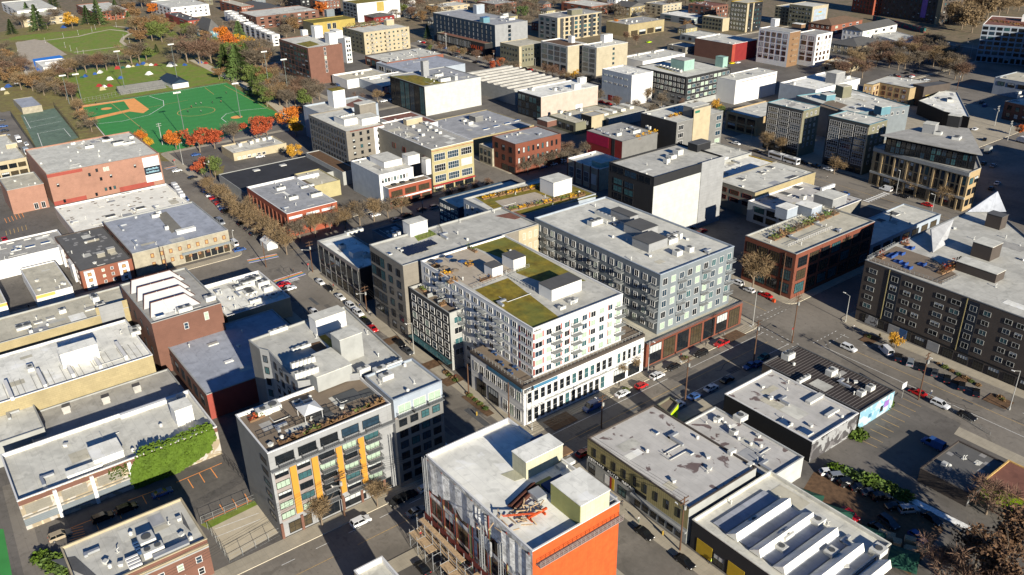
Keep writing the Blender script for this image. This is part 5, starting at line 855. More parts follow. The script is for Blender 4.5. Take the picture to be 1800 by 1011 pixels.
b = B('greyflat', 'shop_building', 'low blue grey roofed building left of the wide parked street', (720, 128), (672, 108), (800, 107), 6, 'blue_white', 'roof_blue', 'shop building', par=.3); b.win(3, 4, 1, .5, 5, .05, .95, fw=.7, fh=.7, st='std'); b.vents(5, 2); b.done()
b = B('muralblue', 'shop_building', 'low grey roofed building with a blue and orange painted mural wall', (672, 152), (597, 143), (720, 132), 6, 'mural_blue', 'roof_light', 'shop building', par=.4, cap='white_paint', faces={3: 'blue_white'}); b.panel(0, .05, .3, .1, 5.2, 'mural_orange', .05, 'mural_panel'); b.box(650, 140, 1, 8, 1, 'white_paint'); b.vents(3, 1); b.done()
b = B('whitepit', 'shop_building', 'small white parapet building with a cluttered sunken roof beside the brown brick block', (610, 141), (599, 129), (677, 128), 6, 'white_paint', 'roof_tan', 'shop building', par=1.); b.hvac((625, 133), (635, 131)); b.done()
b = B('whitetall', 'apartment_building', 'tall white end walled block with yellow balcony slots at the top edge', (627, 7), (598, 2), (694, -3), (627, 40), 'white_paint', 'sedum', APT, par=.4, faces={3: 'slate'}); b.panel(0, .45, .62, 8, b.h-.3, 'yellow_paint', .2, 'yellow_slot'); b.win(3, 4, 5, 1, b.h-1, .05, .95, fw=.6, fh=.6, st='dark'); b.done()
b = B('yellowapt', 'apartment_building', 'bright yellow banded low apartment building behind the white roof boxes', (551, 41), (530, 36), (627, 33), (552, 62), 'yellow_paint', 'sedum', APT, par=.4, faces={3: 'olive_wall'}); b.win(0, 2, 1, 3, b.h-1, .3, .55, fw=.7, fh=.8, st='std'); b.box(575, 30, 5, 8, 6, 'slate', 'roof_mid', 'penthouse'); b.done()
b = B('redhouse', 'house', 'bright red house with a hipped grey roof between white tall block and cream block', (657, 31), (640, 27), (690, 26), 6, 'red_wall', 'shingle', 'house', flat=False)
def hip(b, over=.5, rise=2.5, mat='shingle', gable=False):
    x0, x1 = min(p[0] for p in b.lp)-over, max(p[0] for p in b.lp)+over; y0, y1 = min(p[1] for p in b.lp)-over, max(p[1] for p in b.lp)+over; z = b.h; m = MB()
    k = 0 if gable else .5; 
    if y1-y0 > x1-x0: d = (x1-x0)*k; r0_, r1_ = ((x0+x1)/2, y0+d, z+rise), ((x0+x1)/2, y1-d, z+rise)
    else: d = (y1-y0)*k; r0_, r1_ = (x0+d, (y0+y1)/2, z+rise), (x1-d, (y0+y1)/2, z+rise)
    A_, B_, C_, D_ = (x0, y0, z), (x1, y0, z), (x1, y1, z), (x0, y1, z)
    if y1-y0 > x1-x0: m.poly([A_, B_, r0_]).poly([B_, C_, r1_, r0_]).poly([C_, D_, r1_]).poly([D_, A_, r0_, r1_])
    else: m.poly([A_, B_, r1_, r0_]).poly([B_, C_, r1_]).poly([C_, D_, r0_, r1_]).poly([D_, A_, r0_])
    m.poly([D_, C_, B_, A_]); o = m.build('roof', mat, b.root)
    if gable:
        g = MB(); ym, xm = (y0+y1)/2, (x0+x1)/2
        if y1-y0 > x1-x0: [g.poly([(b_[0], b_[1], z-.02) for b_ in q_[:2]]+[(xm, q_[0][1], z+rise-.1)]) for q_ in (((x0+over, y0+over), (x1-over, y0+over)), ((x1-over, y1-over), (x0+over, y1-over)))]
        else: [g.poly([(b_[0], b_[1], z-.02) for b_ in q_[:2]]+[(q_[0][0], ym, z+rise-.1)]) for q_ in (((x1-over, y0+over), (x1-over, y1-over)), ((x0+over, y1-over), (x0+over, y0+over)))]
        g.build('gable', b.wall, b.root)
    return o
b.win(0, 4, 1, 2, 5, .05, .95, fw=.4, fh=.6, st='std'); hip(b); b.done()
for key, nm, lab, Fp, Lp, Rp, h, w, rf, g in (
    ('orangeh', 'house', 'pale pink gabled house with an orange end wall at the top edge', (1108, 13), (1079, 9), (1117, 7), 9, 'tan_wall', 'shingle', True), ('yellowh', 'house', 'pale yellow gabled house at the top edge right of the orange gabled one', (1130, 9), (1110, 5), (1145, 3), 8, 'yellow_wall', 'shingle', True),
    ('whiteh', 'house', 'white gabled house behind the grey hipped house near the bare trees', (1517, 55), (1497, 47), (1541, 38), 9, 'white_paint', 'shingle', True), ('greyh', 'house', 'cream and grey old house with a broad dark hipped roof and gable', (1508, 83), (1463, 74), (1536, 69), 7, 'cream', 'shingle', False),
    ('brickhip', 'brick_house', 'red brick building with a brown pitched roof next to the mural wall', (1462, 45), (1452, 34), (1504, 33), 8, 'red_brick', 'shingle_brown', False), ('churchh', 'house', 'narrow pale blue house with a steep pointed roof among bare trees', (367, 55), (352, 46), (376, 48), 8, 'teal_wall', 'shingle', False), ('victh', 'house', 'large old cream house with a steep grey gabled roof at the top edge', (455, 22), (436, 8), (495, 12), 7, 'cream', 'shingle', True)):
    b = B(key, nm, lab, Fp, Lp, Rp, h, w, rf, 'house', flat=False); b.win(0, 4, 2, .6, h-.3, .05, .95, fw=.35, fh=.55, st='std').win(3, 4, 2, .6, h-.3, .05, .95, fw=.35, fh=.55, st='std'); hip(b, .6, 9 if key == 'churchh' else 3.5, rf, g); b.done()
for i, (key, nm, lab, Fp, Lp, Rp, h, w, rf, cs) in enumerate((
    ('w1', 'apartment_building', 'white flat roofed terrace block right of the poolside lawns at the top edge', (30, 20), (-10, 5), (88, 8), 9, 'white_paint', 'roof_light', 5), ('w2', 'apartment_building', 'tan stucco building behind dark conifers at the far end of the park', (40, 35), (-10, 26), (120, 22), 7, 'cream', 'roof_tan', 6),
    ('w3', 'brick_building', 'long brick building with white window bands behind the conifers of the park', (165, 22), (118, 10), (215, 12), 9, 'red_brick', 'roof_light', 9), ('w4', 'apartment_building', 'white apartment block with red brick end bays above the red townhouses', (300, 14), (268, 2), (352, 3), 11, 'white_paint', 'roof_light', 7),
    ('w5', 'townhouse_row', 'bright red flat roofed townhouse with stepped walls left of the pointed blue house', (330, 37), (300, 22), (352, 34), 7, 'red_paint', 'roof_dark', 3), ('w6', 'apartment_building', 'brown brick building with bright bands behind the white townhouses', (450, 30), (447, 18), (558, 17), 11, 'brown_brick', 'roof_light', 8),
    ('w7', 'apartment_building', 'brick block with white bays at the top edge left of the cream house', (424, 12), (380, 2), (440, 8), 10, 'red_brick', 'roof_tan', 6), ('w8', 'apartment_building', 'dark brick building beside the orange tree at the top edge', (565, 3), (540, -3), (590, -2), 14, 'brown_brick', 'roof_grey', 5),
    ('w9', 'apartment_building', 'dark glazed block at the top edge right of the brown brick apartments', (528, 0), (500, -8), (565, -5), 14, 'charcoal', 'roof_grey', 5), ('w10', 'shop_building', 'low grey roofed building behind the navy clad block among trees', (775, 13), (755, 8), (815, 5), 6, 'cream', 'roof_light', 4),
    ('w11', 'shop_building', 'wide low building with a cluttered roof left of the gabled houses', (1040, 12), (970, 6), (1075, 6), 8, 'red_brick', 'roof_light', 6), ('w12', 'apartment_building', 'dark shaded block at the top edge beyond the cream cornered one', (1250, 12), (1215, 6), (1285, 8), 14, 'brown_brick', 'roof_brown', 6), ('x1', 'garage_building', 'low flat roofed garage in the dark car park behind the red walled building', (1232, 66), (1206, 58), (1258, 58), 5, 'slate', 'roof_light', 5), ('x2', 'shop_building', 'low pale roofed shop left of the red walled building', (1205, 84), (1180, 77), (1222, 78), 5, 'concrete_wall', 'roof_mid', 4), ('x3', 'shop_building', 'low cream flat roofed shop between bare trees below the grey hipped house', (1480, 118), (1452, 110), (1500, 109), 5, 'cream', 'roof_light', 4), ('x4', 'shop_building', 'small yellow fronted shop at the foot of the right white apartment tower', (1482, 112), (1462, 104), (1494, 105), 6, 'stone', 'roof_tan', 3), ('x5', 'apartment_building', 'beige walk up block behind the orange gabled house', (1165, 9), (1140, 4), (1190, 3), 10, 'beige', 'roof_mid', 5), ('x6', 'apartment_building', 'brown brick walk up block at the top edge behind the navy clad building', (870, 8), (842, 2), (900, 2), 11, 'brown_brick', 'roof_mid', 6), ('w14', 'shop_building', 'low white roofed strip in shade left of the olive shaded block', (1215, 32), (1186, 20), (1240, 22), 6, 'slate', 'roof_white', 4))):
    b = B(key, nm, lab, Fp, Lp, Rp, h, w, rf, 'building', par=.4); n = max(1, int(h/3)); b.win(0, cs, n, .6, h-.6, .03, .97, fw=.45, fh=.55, st=['std', 'sash', 'brickw'][i % 3]).win(3, max(2, cs-2), n, .6, h-.6, .03, .97, fw=.4, fh=.55, st='dark'); b.vents(4, i); b.done()
b = B('shelter', 'park_shelter', 'low park building with a pale metal roof beside the tennis courts', (38, 190), (27, 174), (70, 182), 4, 'old_plaster', 'roof_blue', 'park building', par=.15); b.done()
b = B('fieldhouse', 'park_building', 'small white field house with a teal pitched roof beside the sports field', (303, 148), (286, 136), (327, 142), 3.5, 'white_paint', 'roof_grey', 'park building', flat=False); hip(b, .6, 2.5, 'navy_wall', True); b.done()
b = B('poolhouse', 'pump_house', 'long low white curved pump house standing over the blue reflecting pool', (76, 119), (70, 107), (126, 113), 4, 'white_paint', 'roof_white', 'park building', par=.3); b.box(80, 113, 1, 10, 1.2, 'white_paint', name='parapet_wall'); b.done()
# townhouses: a stepping white row
k = 0
for (x0, y0), (x1, y1), n, nm in (((432, 52), (478, 72), 6, 'sunny'), ((408, 34), (428, 50), 5, 'far')):
    for i in range(n):
        t = i/(n-1); fx, fy = x0+(x1-x0)*t, y0+(y1-y0)*t
        b = B('th%d' % k, 'townhouse', 'white narrow townhouse with dark windows in the %s row below the brick block' % ('near' if nm == 'sunny' else 'far'), (fx, fy-10), (fx-9, fy-15), (fx+9, fy-13), 9, 'white_paint', 'roof_white', 'townhouse', group='white townhouses in a row', par=.5); b.win(0, 1, 3, .5, 8.5, .15, .85, fw=.6, fh=.5, st='dark').win(3, 1, 3, .5, 8.5, .15, .85, fw=.5, fh=.5, st='dark'); b.done(); k += 1
# ================================================================ UPPER RIGHT (streets turn here)
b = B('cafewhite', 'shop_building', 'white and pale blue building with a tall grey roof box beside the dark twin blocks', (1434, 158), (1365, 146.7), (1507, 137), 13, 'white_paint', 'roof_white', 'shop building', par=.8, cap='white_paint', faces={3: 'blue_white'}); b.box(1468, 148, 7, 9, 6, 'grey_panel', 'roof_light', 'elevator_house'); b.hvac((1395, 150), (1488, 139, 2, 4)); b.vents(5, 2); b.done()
b = B('stoneshop', 'shop_building', 'two storey building with cream piers and big windows left of the dark block', (1332, 208), (1272, 196), (1350, 178), (1328, 241), 'stone', 'roof_light', 'shop building', par=.5, cap='stone'); b.win(3, 3, 2, .6, b.h-1, .04, .96, fw=.78, fh=.75, st='shop'); b.vents(3, 2); b.done()
for key, lab, Fp, Lp, Rp, bs in (('dark1', 'dark grey apartment block with fine glazed grid front, left of its twin across a gap', (1413, 194.5), (1349, 180), (1443, 187), (1403, 277)), ('dark2', 'dark grey glazed grid apartment block between its twin and the cream wedge building', (1529, 219.5), (1457, 203), (1556, 209), (1520, 310))):
    b = B(key, 'apartment_building', lab, Fp, Lp, Rp, bs, 'dark_grey', 'roof_light', APT, par=.25, cap='teal_wall', free='S', faces={0: 'olive_wall'}); H = b.h
    for i in range(3): b.win(3, 1, 6, 4, H-1.4, .04+i*.32, .33+i*.32, fw=.95, fh=.86, st='gridw')
    b.panel(3, .97, 1, .3, H-1.2, 'cream', .15, 'pale_pier'); b.win(0, 3, 6, 4, H-1, .1, .9, fw=.35, fh=.55, st='std').win(3, 6, 1, .3, 3.4, .03, .97, fw=.8, fh=.85, st='shop'); b.vents(4, 2); b.done()
b = B('dark3', 'apartment_building', 'lower teal ended block with a crowded roof deck behind the dark twin blocks', (1500, 200), (1400, 168), (1622, 192), 17, 'slate', 'roof_light', APT, par=.4, free='S', cap='teal_wall'); b.box(1452, 178, 5, 6, 3, 'teal_wall', 'roof_light', 'stair_house'); b.box(1480, 173, 6, 6, 6, 'olive_wall', 'roof_tan', 'stair_house'); b.box(1548, 203, 5, 6, 4, 'teal_wall', 'roof_light', 'stair_house'); roofpatch(b, [(1440, 186), (1470, 195), (1490, 185), (1460, 175)], 'deck', 'roof_deck'); b.vents(14, 2); b.win(0, 9, 1, 12.5, 15.5, .05, .95, fw=.4, fh=.6, st='std'); b.done()
b = Bp('wedge', 'commercial_building', 'cream stone wedge building with tall piers under a set back glass storey', [(1706, 303), (1725, 295), (1700, 230), (1640, 225), (1537, 258)], 17, 'stone', 'roof_mid', 'commercial building', par=.3, cap='pale_grey'); H = b.h
b.win(4, 18, 2, 6.5, 15, .03, .99, fw=.62, fh=.85, st='dark').win(4, 8, 1, .5, 5, .03, .99, fw=.8, fh=.9, st='shop').win(0, 2, 3, 1, 15, .05, .95, fw=.75, fh=.6, st='dark'); b.panel(4, 0, 1, 5.3, 6.2, 'pale_grey', .5, 'cornice'); b.panel(4, 0, 1, H-1.8, H-.2, 'pale_grey', .6, 'cornice')
for i in range(7): b.panel(4, .10+i*.137, .118+i*.137, 0, H-1.6, 'stone', .4, 'pier')
b.done(); wz = b.h-.3
b = Bp('wedgetop', 'penthouse_storey', 'dark glass storey with a grey overhanging roof on top of the cream wedge building', [(1706, 268), (1718, 270), (1697, 228), (1640, 222), (1559, 239)], 7, 'black_wall', 'roof_mid', 'penthouse storey', z0=wz, par=.1, cap='roof_light'); b.win(4, 16, 2, .2, 6, .01, .99, fw=.85, fh=.9, st='curtain').win(0, 2, 2, .2, 6, .05, .95, fw=.85, fh=.9, st='curtain')
ou = inset(b.lp, -1.6); m = MB(); m.prism(ou, b.h, b.h+.35); m.build('overhang_roof', 'roof_mid', b.root); b.box(1620, 233, 5, 5, 4, 'grey_panel', 'roof_light', 'roof_house', dz=.4); b.box(1663, 222, 4, 5, 5, 'charcoal', 'roof_light', 'roof_house', dz=.4); b.hvac((1640, 238, 3, 3), (1672, 247, 4, 3)); b.done()
b = Bp('ybuild', 'apartment_building', 'tan three storey apartment building with dark eaves among bare trees', [(1600, 155), (1630, 149), (1640, 143), (1560, 133), (1519, 147), (1535, 149), (1547, 145)], 11, 'stone', 'roof_light', APT, par=.2, cap='dark_brown')
for e in (4, 5, 6): b.win(e, 4 if e == 6 else 2, 3, .5, 10, .05, .95, fw=.5, fh=.7, st='warm')
b.vents(6, 2); b.done()
b = B('ydark', 'apartment_building', 'dark brown blocky building attached right of the tan three storey one', (1625, 153), (1605, 148), (1650, 141), 12, 'dark_brown', 'roof_dark', APT, par=.3, free='S'); b.panel(0, .1, .5, 6, 7, 'yellow_paint', .1, 'yellow_strip'); b.done()
b = Bp('blackshop', 'shop_building', 'black walled low building with a big pale angled roof beside the sloping avenue', [(1705, 206), (1683, 162), (1655, 158), (1640, 168), (1615, 177), (1660, 196)], 8, 'black_wall', 'roof_white', 'shop building', par=.3, cap='pale_grey'); b.hvac((1675, 180, 3, 5, 1.5)); b.vents(5, 2); b.done()
b = B('whitegrid', 'office_building', 'white gridded office block with dark square windows and a garden roof at the right edge', (1728, 43), (1716, 26), (1830, 50), (1714, 108), 'blue_white', 'roof_brown', 'office', par=.4, free='E', cap='white_paint', faces={3: 'slate'}); H = b.h
b.win(0, 8, 6, 5, H-.6, .0, 1, fw=.76, fh=.66, st='curtain').win(3, 1, 6, 5, H-.6, .05, .95, fw=.95, fh=.6, st='band').win(0, 10, 1, .4, 4, 0, 1, fw=.7, fh=.9, st='shop'); b.box(1795, 38, 7, 10, 4, 'white_paint', 'roof_white', 'penthouse')
for i in range(8): planter(b, 1738+i*9, 37+i*1.4, 3, 3, ['leaf_red', 'leaf_dry', 'leaf_gold'][i % 3], n=40)
b.done()
b = B('rightlow', 'shop_building', 'blue white walled low building with a plain tan roof below the white gridded office', (1749, 136), (1738, 118), (1830, 150), 10, 'blue_white', 'roof_tan', 'shop building', par=.3, free='E'); b.win(0, 4, 1, 5, 9, .05, .95, fw=.7, fh=.6, st='dark'); b.vents(2, 2); b.done()
b = B('rightbrick', 'brick_building', 'dark brick building with pale roof and roof vents on the shaded side of the avenue', (1767, 178), (1751, 150), (1830, 192), 10, 'brown_brick', 'roof_light', 'brick building', par=.3, free='E', cap='pale_grey'); b.win(0, 4, 2, 1, 9, .05, .95, fw=.5, fh=.6, st='brickw'); b.hvac((1785, 165), (1787, 173)); b.vents(3, 2); b.done()
def tower(nm, lab, Fb, Lb, dep, h, w):
    f, l = P(*Fb).xy, P(*Lb).xy; u = (f-l).normalized(); v = Vector((-u.y, u.x)); return Bd(nm, lab, 'tower', [f, f+v*dep, l+v*dep, l], h, w, 'roof_dark', par=.3)
b = tower('apartment_tower', 'tall dark brick apartment tower with a purple banner rising past the top edge', (1650, 44), (1540, 26), 26, 60, 'dark_brown'); b.win(3, 14, 16, 1, 59, .02, .98, fw=.4, fh=.6, st='dark').win(0, 5, 16, 1, 59, .05, .95, fw=.4, fh=.6, st='dark'); b.panel(3, .70, .78, 4, 40, 'line_purple', .15, 'banner'); b.panel(3, .93, 1, 0, 58, 'stone', .3, 'stone_pier'); b.done()
b = tower('apartment_tower', 'sunlit orange brick tower at the top edge left of the dark tower', (1533, 27), (1496, 20), 14, 45, 'orange_brick'); b.win(3, 6, 12, 1, 44, .05, .95, fw=.45, fh=.7, st='dark').win(0, 3, 12, 1, 44, .05, .95, fw=.4, fh=.6, st='dark'); b.done()
b = B('muralwall', 'mural_wall', 'long low wall painted in teal and pink shapes in front of the dark tower', (1625, 50), (1535, 27), (1627, 49.5), 4, 'mural_teal', 'roof_dark', 'wall', par=.1, free='S'); b.done()
b = B('whiteshed', 'shop_building', 'low white building with a flat roof among bare trees below the teal mural wall', (1590, 76), (1527, 58), (1615, 66), 5, 'white_paint', 'roof_light', 'shop building', par=.3, free='S'); b.win(3, 5, 1, .8, 4.5, .2, .95, fw=.4, fh=.5, st='dark'); b.vents(3, 1); b.done()
# unseen blocks added beyond the right hand edge to shade the avenue
for (x0, y0, x1, y1, h), lab in (((-118, 348, -92, 440, 24), 'long brown block added beyond the right edge to shade the avenue below the wedge building'), ((-168, 486, -140, 580, 24), 'brown block added beyond the right edge to shade the middle of the avenue'), ((-228, 595, -192, 760, 38), 'tall brown block added beyond the right edge for shade opposite the white gridded office')):
    b = Bd('apartment_building', lab, APT, [(x1, y0), (x1, y1), (x0, y1), (x0, y0)], h, 'brown_brick', 'roof_mid'); b.win(3, 6, int(h/3.2), 1, h-1, .05, .95, fw=.4, fh=.55, st='dark').win(2, 14, 4, 1, h-1, .03, .97, fw=.5, fh=.55, st='dark'); b.done()
hc = (('white_paint', 'white'), ('cream', 'cream'), ('slate', 'blue grey'), ('yellow_wall', 'pale yellow'), ('red_brick', 'brick'), ('olive_wall', 'olive'))
r = random.Random(21); pts = [(b_.mat.translation.x, b_.mat.translation.y) for b_ in BLD.values()]; n = 0
for _ in range(900):
    if n >= 44: break
    x, y = r.uniform(-1050, -470), r.uniform(120, 760); q = proj((x, y, 0))
    if not (0 < q[0] < 1290 and -8 < q[1] < 62) or q[0] < 300 and q[1] > 16 or min((x-a)**2+(y-c)**2 for a, c in pts) < 34**2: continue
    pts.append((x, y)); n += 1; w, lab = hc[n % 6]; dx, dy = r.uniform(9, 14), r.uniform(10, 18); b = Bd('house', '%s gabled house among the trees at the top edge' % lab, 'house', [(x, y), (x, y+dy), (x-dx, y+dy), (x-dx, y)], r.uniform(5, 8), w, 'shingle', flat=False, group='houses among the trees at the top edge'); b.win(0, 3, 2, .6, b.h-.2, .05, .95, fw=.35, fh=.5, st='std').win(3, 3, 2, .6, b.h-.2, .05, .95, fw=.35, fh=.5, st='std'); hip(b, .5, 3, 'shingle', n % 3 > 0); b.done(); BLD['hs%d' % n] = b
# ================================================================ GROUND, BLOCKS, MARKINGS
g = MB(); g.poly([(-6000, -3000, 0), (3000, -3000, 0), (3000, 6000, 0), (-6000, 6000, 0)]); structure('ground', g, ['ground_far'])
def sheet(name, pix, mat, z, world=False):
    m = MB(); m.poly([(p[0], p[1], z) for p in (pix if world else [P(x, y, z) for x, y in pix])]); return structure(name, m, [mat])
def ribbon(name, pix, w, mat, z, closed=False):
    q = [P(x, y, z) for x, y in pix]; return ribw(name, [(p.x, p.y) for p in q], w, mat, z, closed)
def ribw(name, q, w, mat, z, closed=False):
    q = [Vector(p) for p in q]; n = len(q); L_, R_ = [], []
    for i in range(n):
        a = q[i-1] if (i or closed) else q[i]; c = q[(i+1) % n] if (i < n-1 or closed) else q[i]; d = (c-a).normalized(); nn = Vector((-d.y, d.x))*w/2
        L_.append(q[i]+nn); R_.append(q[i]-nn)
    m = MB()
    for i in range(n if closed else n-1):
        j = (i+1) % n; m.poly([(*R_[i], z), (*R_[j], z), (*L_[j], z), (*L_[i], z)])
    return structure(name, m, [mat])
sheet('road', [(-640, -90), (160, -90), (160, 700), (-640, 700)], 'asphalt', .02, True)
def rounded(x0, y0, x1, y1, r=3.5):
    out = []
    for cx, cy, a in ((x1-r, y0+r, -90), (x1-r, y1-r, 0), (x0+r, y1-r, 90), (x0+r, y0+r, 180)):
        for k in range(6): t = math.radians(a+18*k); out.append((cx+r*math.cos(t), cy+r*math.sin(t)))
    return out
def block(x0, y0, x1, y1, inner='asphalt_dark', side=4.):
    m = MB(); pts = rounded(x0, y0, x1, y1); m.prism(pts, .0, .15, 1, 0); structure('pavement', m, ['concrete', 'kerb'])
    if inner: sheet('yard', [(x0+side, y0+side), (x1-side, y0+side), (x1-side, y1-side), (x0+side, y1-side)], inner, .156, True)
block(-269, 107.5, -140.5, 203); block(-267, -88, -140.5, 91.5); block(-124.5, -88, 90, 95.5); block(-124.5, 107.5, -22, 198)
block(-286, 221, -143, 325); block(-455, 112, -308, 213); block(-455, -88, -299, 97); block(-460, 232, -309, 356); block(-128, 224, 60, 330)
block(-640, 232, -476, 372); block(-460, 378, -292, 690, side=3.); block(-640, 386, -476, 690, 'ground_far', 3.); block(-282, 352, -190, 520, 'concrete', 3.)
# park
PK = [(-20, 60), (140, 32), (330, 36), (500, 190), (300, 284), (52, 275), (-20, 165)]
sheet('park_ground', PK, 'rough_grass', .03)
sheet('lawn', [(0, 71), (40, 62), (150, 52), (195, 46), (228, 55), (214, 72), (232, 84), (132, 95), (95, 84), (78, 70)], 'lawn', .05); sheet('lawn', [(96, 124), (150, 122), (275, 112), (330, 112), (400, 132), (395, 143), (150, 183), (135, 170)], 'lawn', .05); sheet('lawn', [(132, 95), (230, 84), (280, 92), (250, 110), (170, 108)], 'lawn', .045)
ribbon('path', [(30, 74), (80, 71), (138, 64), (162, 58), (193, 52), (222, 55), (230, 58), (217, 66), (213, 73), (222, 80), (235, 85)], 3.2, 'park_path', .07); ribbon('path', [(130, 92), (217, 81)], 2.6, 'park_path', .075); ribbon('path', [(200, 46), (222, 48), (232, 58), (262, 64)], 3, 'park_path', .08); ribbon('path', [(340, 105), (400, 135), (460, 165), (505, 200)], 7, 'park_path', .085)
sheet('plaza', [(27, 75), (60, 69), (80, 72), (118, 96), (72, 107), (70, 128), (44, 134)], 'plaza', .09); sheet('pool', [(57, 104), (105, 97), (112, 101), (80, 112), (74, 128), (65, 129)], 'water_blue', .11)
sheet('turf_field', [(140, 186), (398, 145), (500, 206), (470, 216), (298, 268), (212, 268)], 'turf', .06)
sheet('infield_clay', [(128, 187), (146, 185), (236, 173), (262, 192), (252, 199), (228, 196), (160, 212), (150, 209), (228, 192), (218, 178), (146, 189), (152, 208), (142, 206)], 'clay', .09)
def disc(name, px, py, r, mat, z, ring=0.):
    c = P(px, py, z); q = [(c.x+r*math.cos(k*.2244), c.y+r*math.sin(k*.2244)) for k in range(28)]
    if ring: return ribw(name, q, ring, mat, z, True)
    m = MB(); m.poly([(x, y, z) for x, y in q]); return structure(name, m, [mat])
disc('mound', 187, 191, 3.2, 'clay', .1); disc('mound', 416, 206, 3.4, 'clay', .1); disc('field_circle', 345, 196, 11, 'line_yellow', .1, .45); 
for a, m_ in (([(195, 181), (258, 233)], 'line_yellow'), ([(394, 150), (475, 193)], 'line_yellow'), ([(162, 212), (185, 240)], 'line_white'), ([(168, 218), (215, 213), (262, 202), (288, 186), (287, 177), (262, 169)], 'line_white'), ([(398, 215), (389, 208), (398, 200), (425, 194), (470, 190)], 'line_white'), ([(145, 187), (398, 146)], 'line_white'), ([(360, 154), (376, 166)], 'line_yellow'), ([(205, 200), (330, 176)], 'line_yellow')): ribbon('field_line', a, .35, m_, .105)
sheet('tennis_court', [(36, 202), (96, 190), (138, 242), (66, 266)], 'court_green', .06); sheet('path', [(0, 198), (18, 195), (66, 268), (44, 272)], 'asphalt', .065)
for a in ([(46, 226), (108, 213)], [(50, 215), (100, 205)], [(65, 235), (112, 226)], [(66, 234), (76, 262)], [(112, 226), (124, 240)], [(42, 205), (54, 226)]): ribbon('court_line', a, .25, 'line_white', .09)
sheet('car_park', [(395, 305), (500, 288), (520, 270), (470, 268), (400, 286)], 'asphalt_dark', .17); sheet('lawn', [(372, 300), (395, 290), (392, 306), (378, 312)], 'rough_grass', .168)
# street markings
def dash(x0, y0, x1, y1, mat, w=.16, dashl=None, z=.03):
    L_ = math.hypot(x1-x0, y1-y0); n = 1 if not dashl else max(1, int(L_/(dashl*2.5))); m = MB(); d = Vector(((x1-x0)/L_, (y1-y0)/L_)); nn = Vector((-d.y, d.x))*w/2
    for i in range(n):
        a = Vector((x0, y0))+d*(L_*i/n); b_ = a+d*(dashl or L_); m.poly([(*(a-nn), z), (*(b_-nn), z), (*(b_+nn), z), (*(a+nn), z)])
    return structure('lane_marking', m, [mat])
dash(-133, 112, -133, 196, 'line_yellow', .12); dash(-133, -60, -133, 88, 'line_yellow', .12)
for y in (99.6, 100.): dash(-300, y, -146, y, 'line_yellow', .14, None) if False else None
dash(-137.5, 112, -137.5, 200, 'line_white', .12); dash(-128.3, 112, -128.3, 200, 'line_white', .12); dash(-137.5, -60, -137.5, 88, 'line_white', .12, 3)
dash(-122, 211.5, 40, 211.5, 'line_yellow', .14); dash(-122, 206.5, 40, 206.5, 'line_white', .12); dash(-122, 217, 40, 217, 'line_white', .12, 3); dash(-280, 212, -146, 212, 'line_yellow', .14)
dash(-290, 338, -150, 334, 'line_yellow', .14); dash(-292, 112, -292, 330, 'line_yellow', .14); dash(-278, 112, -278, 200, 'line_white', .12, 3); dash(-600, 367, -300, 344, 'line_yellow', .16)
def zebra(x0, y0, x1, y1, n, across, mat='line_white', z=.032):
    m = MB()
    for i in range(n):
        t0, t1 = (i+.2)/n, (i+.7)/n
        if across == 'x': m.poly([(x0+(x1-x0)*t0, y0, z), (x0+(x1-x0)*t1, y0, z), (x0+(x1-x0)*t1, y1, z), (x0+(x1-x0)*t0, y1, z)])
        else: m.poly([(x0, y0+(y1-y0)*t0, z), (x1, y0+(y1-y0)*t0, z), (x1, y0+(y1-y0)*t1, z), (x0, y0+(y1-y0)*t1, z)])
    return structure('crosswalk', m, [mat])
zebra(-268.5, 98, -265, 104, 6, 'x'); zebra(-184, 326, -181, 343, 9, 'y')
for a in ((-140, 202, -125, 202), (-140, 199.5, -125, 199.5), (-121, 206, -121, 219), (-124, 206, -124, 219), (-145, 206, -145, 219), (-142.5, 206, -142.5, 219), (-140, 103, -125, 103), (-140, 106, -125, 106)): dash(*a, 'line_white', .18, .7)
def rainbow(pa, pb, w):
    a, b_ = P(*pa), P(*pb); d = (b_-a).xy; n = Vector((d.y, -d.x)).normalized()
    for i, c in enumerate(('line_white', 'line_red', 'line_orange', 'line_yellow', 'line_green', 'line_blue', 'line_purple', 'line_white')):
        o = n*(w*(i-3.5)/8); ribw('rainbow_crosswalk', [a.xy+o, b_.xy+o], w/8.4, c, .034)
rainbow((484, 496), (534, 480), 3.6); rainbow((436, 460), (488, 449), 3.6); rainbow((290, 297), (312, 292), 3.)
# parking lots
lot = sheet('car_park', [(1508, 757), (1580, 690), (1690, 745), (1650, 800), (1560, 840), (1520, 800)], 'asphalt_dark', .162)
for i in range(9):
    x, y = 1585-i*9.6, 700+i*9; ribbon('parking_line', [(x+2, y), (x+34, y+15)], .14, 'line_yellow', .168)
sheet('car_park', [(58, 932), (240, 872), (392, 808), (452, 868), (350, 920), (110, 1005)], 'asphalt_dark', .162)
for a in ([(310, 848), (390, 814)], [(330, 842), (340, 858)], [(350, 832), (360, 848)], [(370, 823), (382, 840)], [(360, 917), (442, 880)], [(408, 877), (418, 892)], [(386, 887), (396, 902)], [(430, 868), (438, 882)], [(120, 930), (165, 912)], [(165, 912), (175, 935)], [(205, 895), (214, 912)], [(185, 904), (212, 893)], [(225, 880), (285, 858)], [(250, 871), (258, 886)], [(272, 862), (280, 878)]): ribbon('parking_line', a, .2, 'line_orange', .168)
m = MB()
for i in range(6):
    p, q = P(120+i*.5, 932+i*4.6, .168), P(146+i*1.2, 926+i*4.2, .168); m.poly([(p.x, p.y, .168), (q.x, q.y, .168), (q.x-.2, q.y, .168), (p.x-.2, p.y, .168)])
structure('parking_line', m, ['line_orange'])
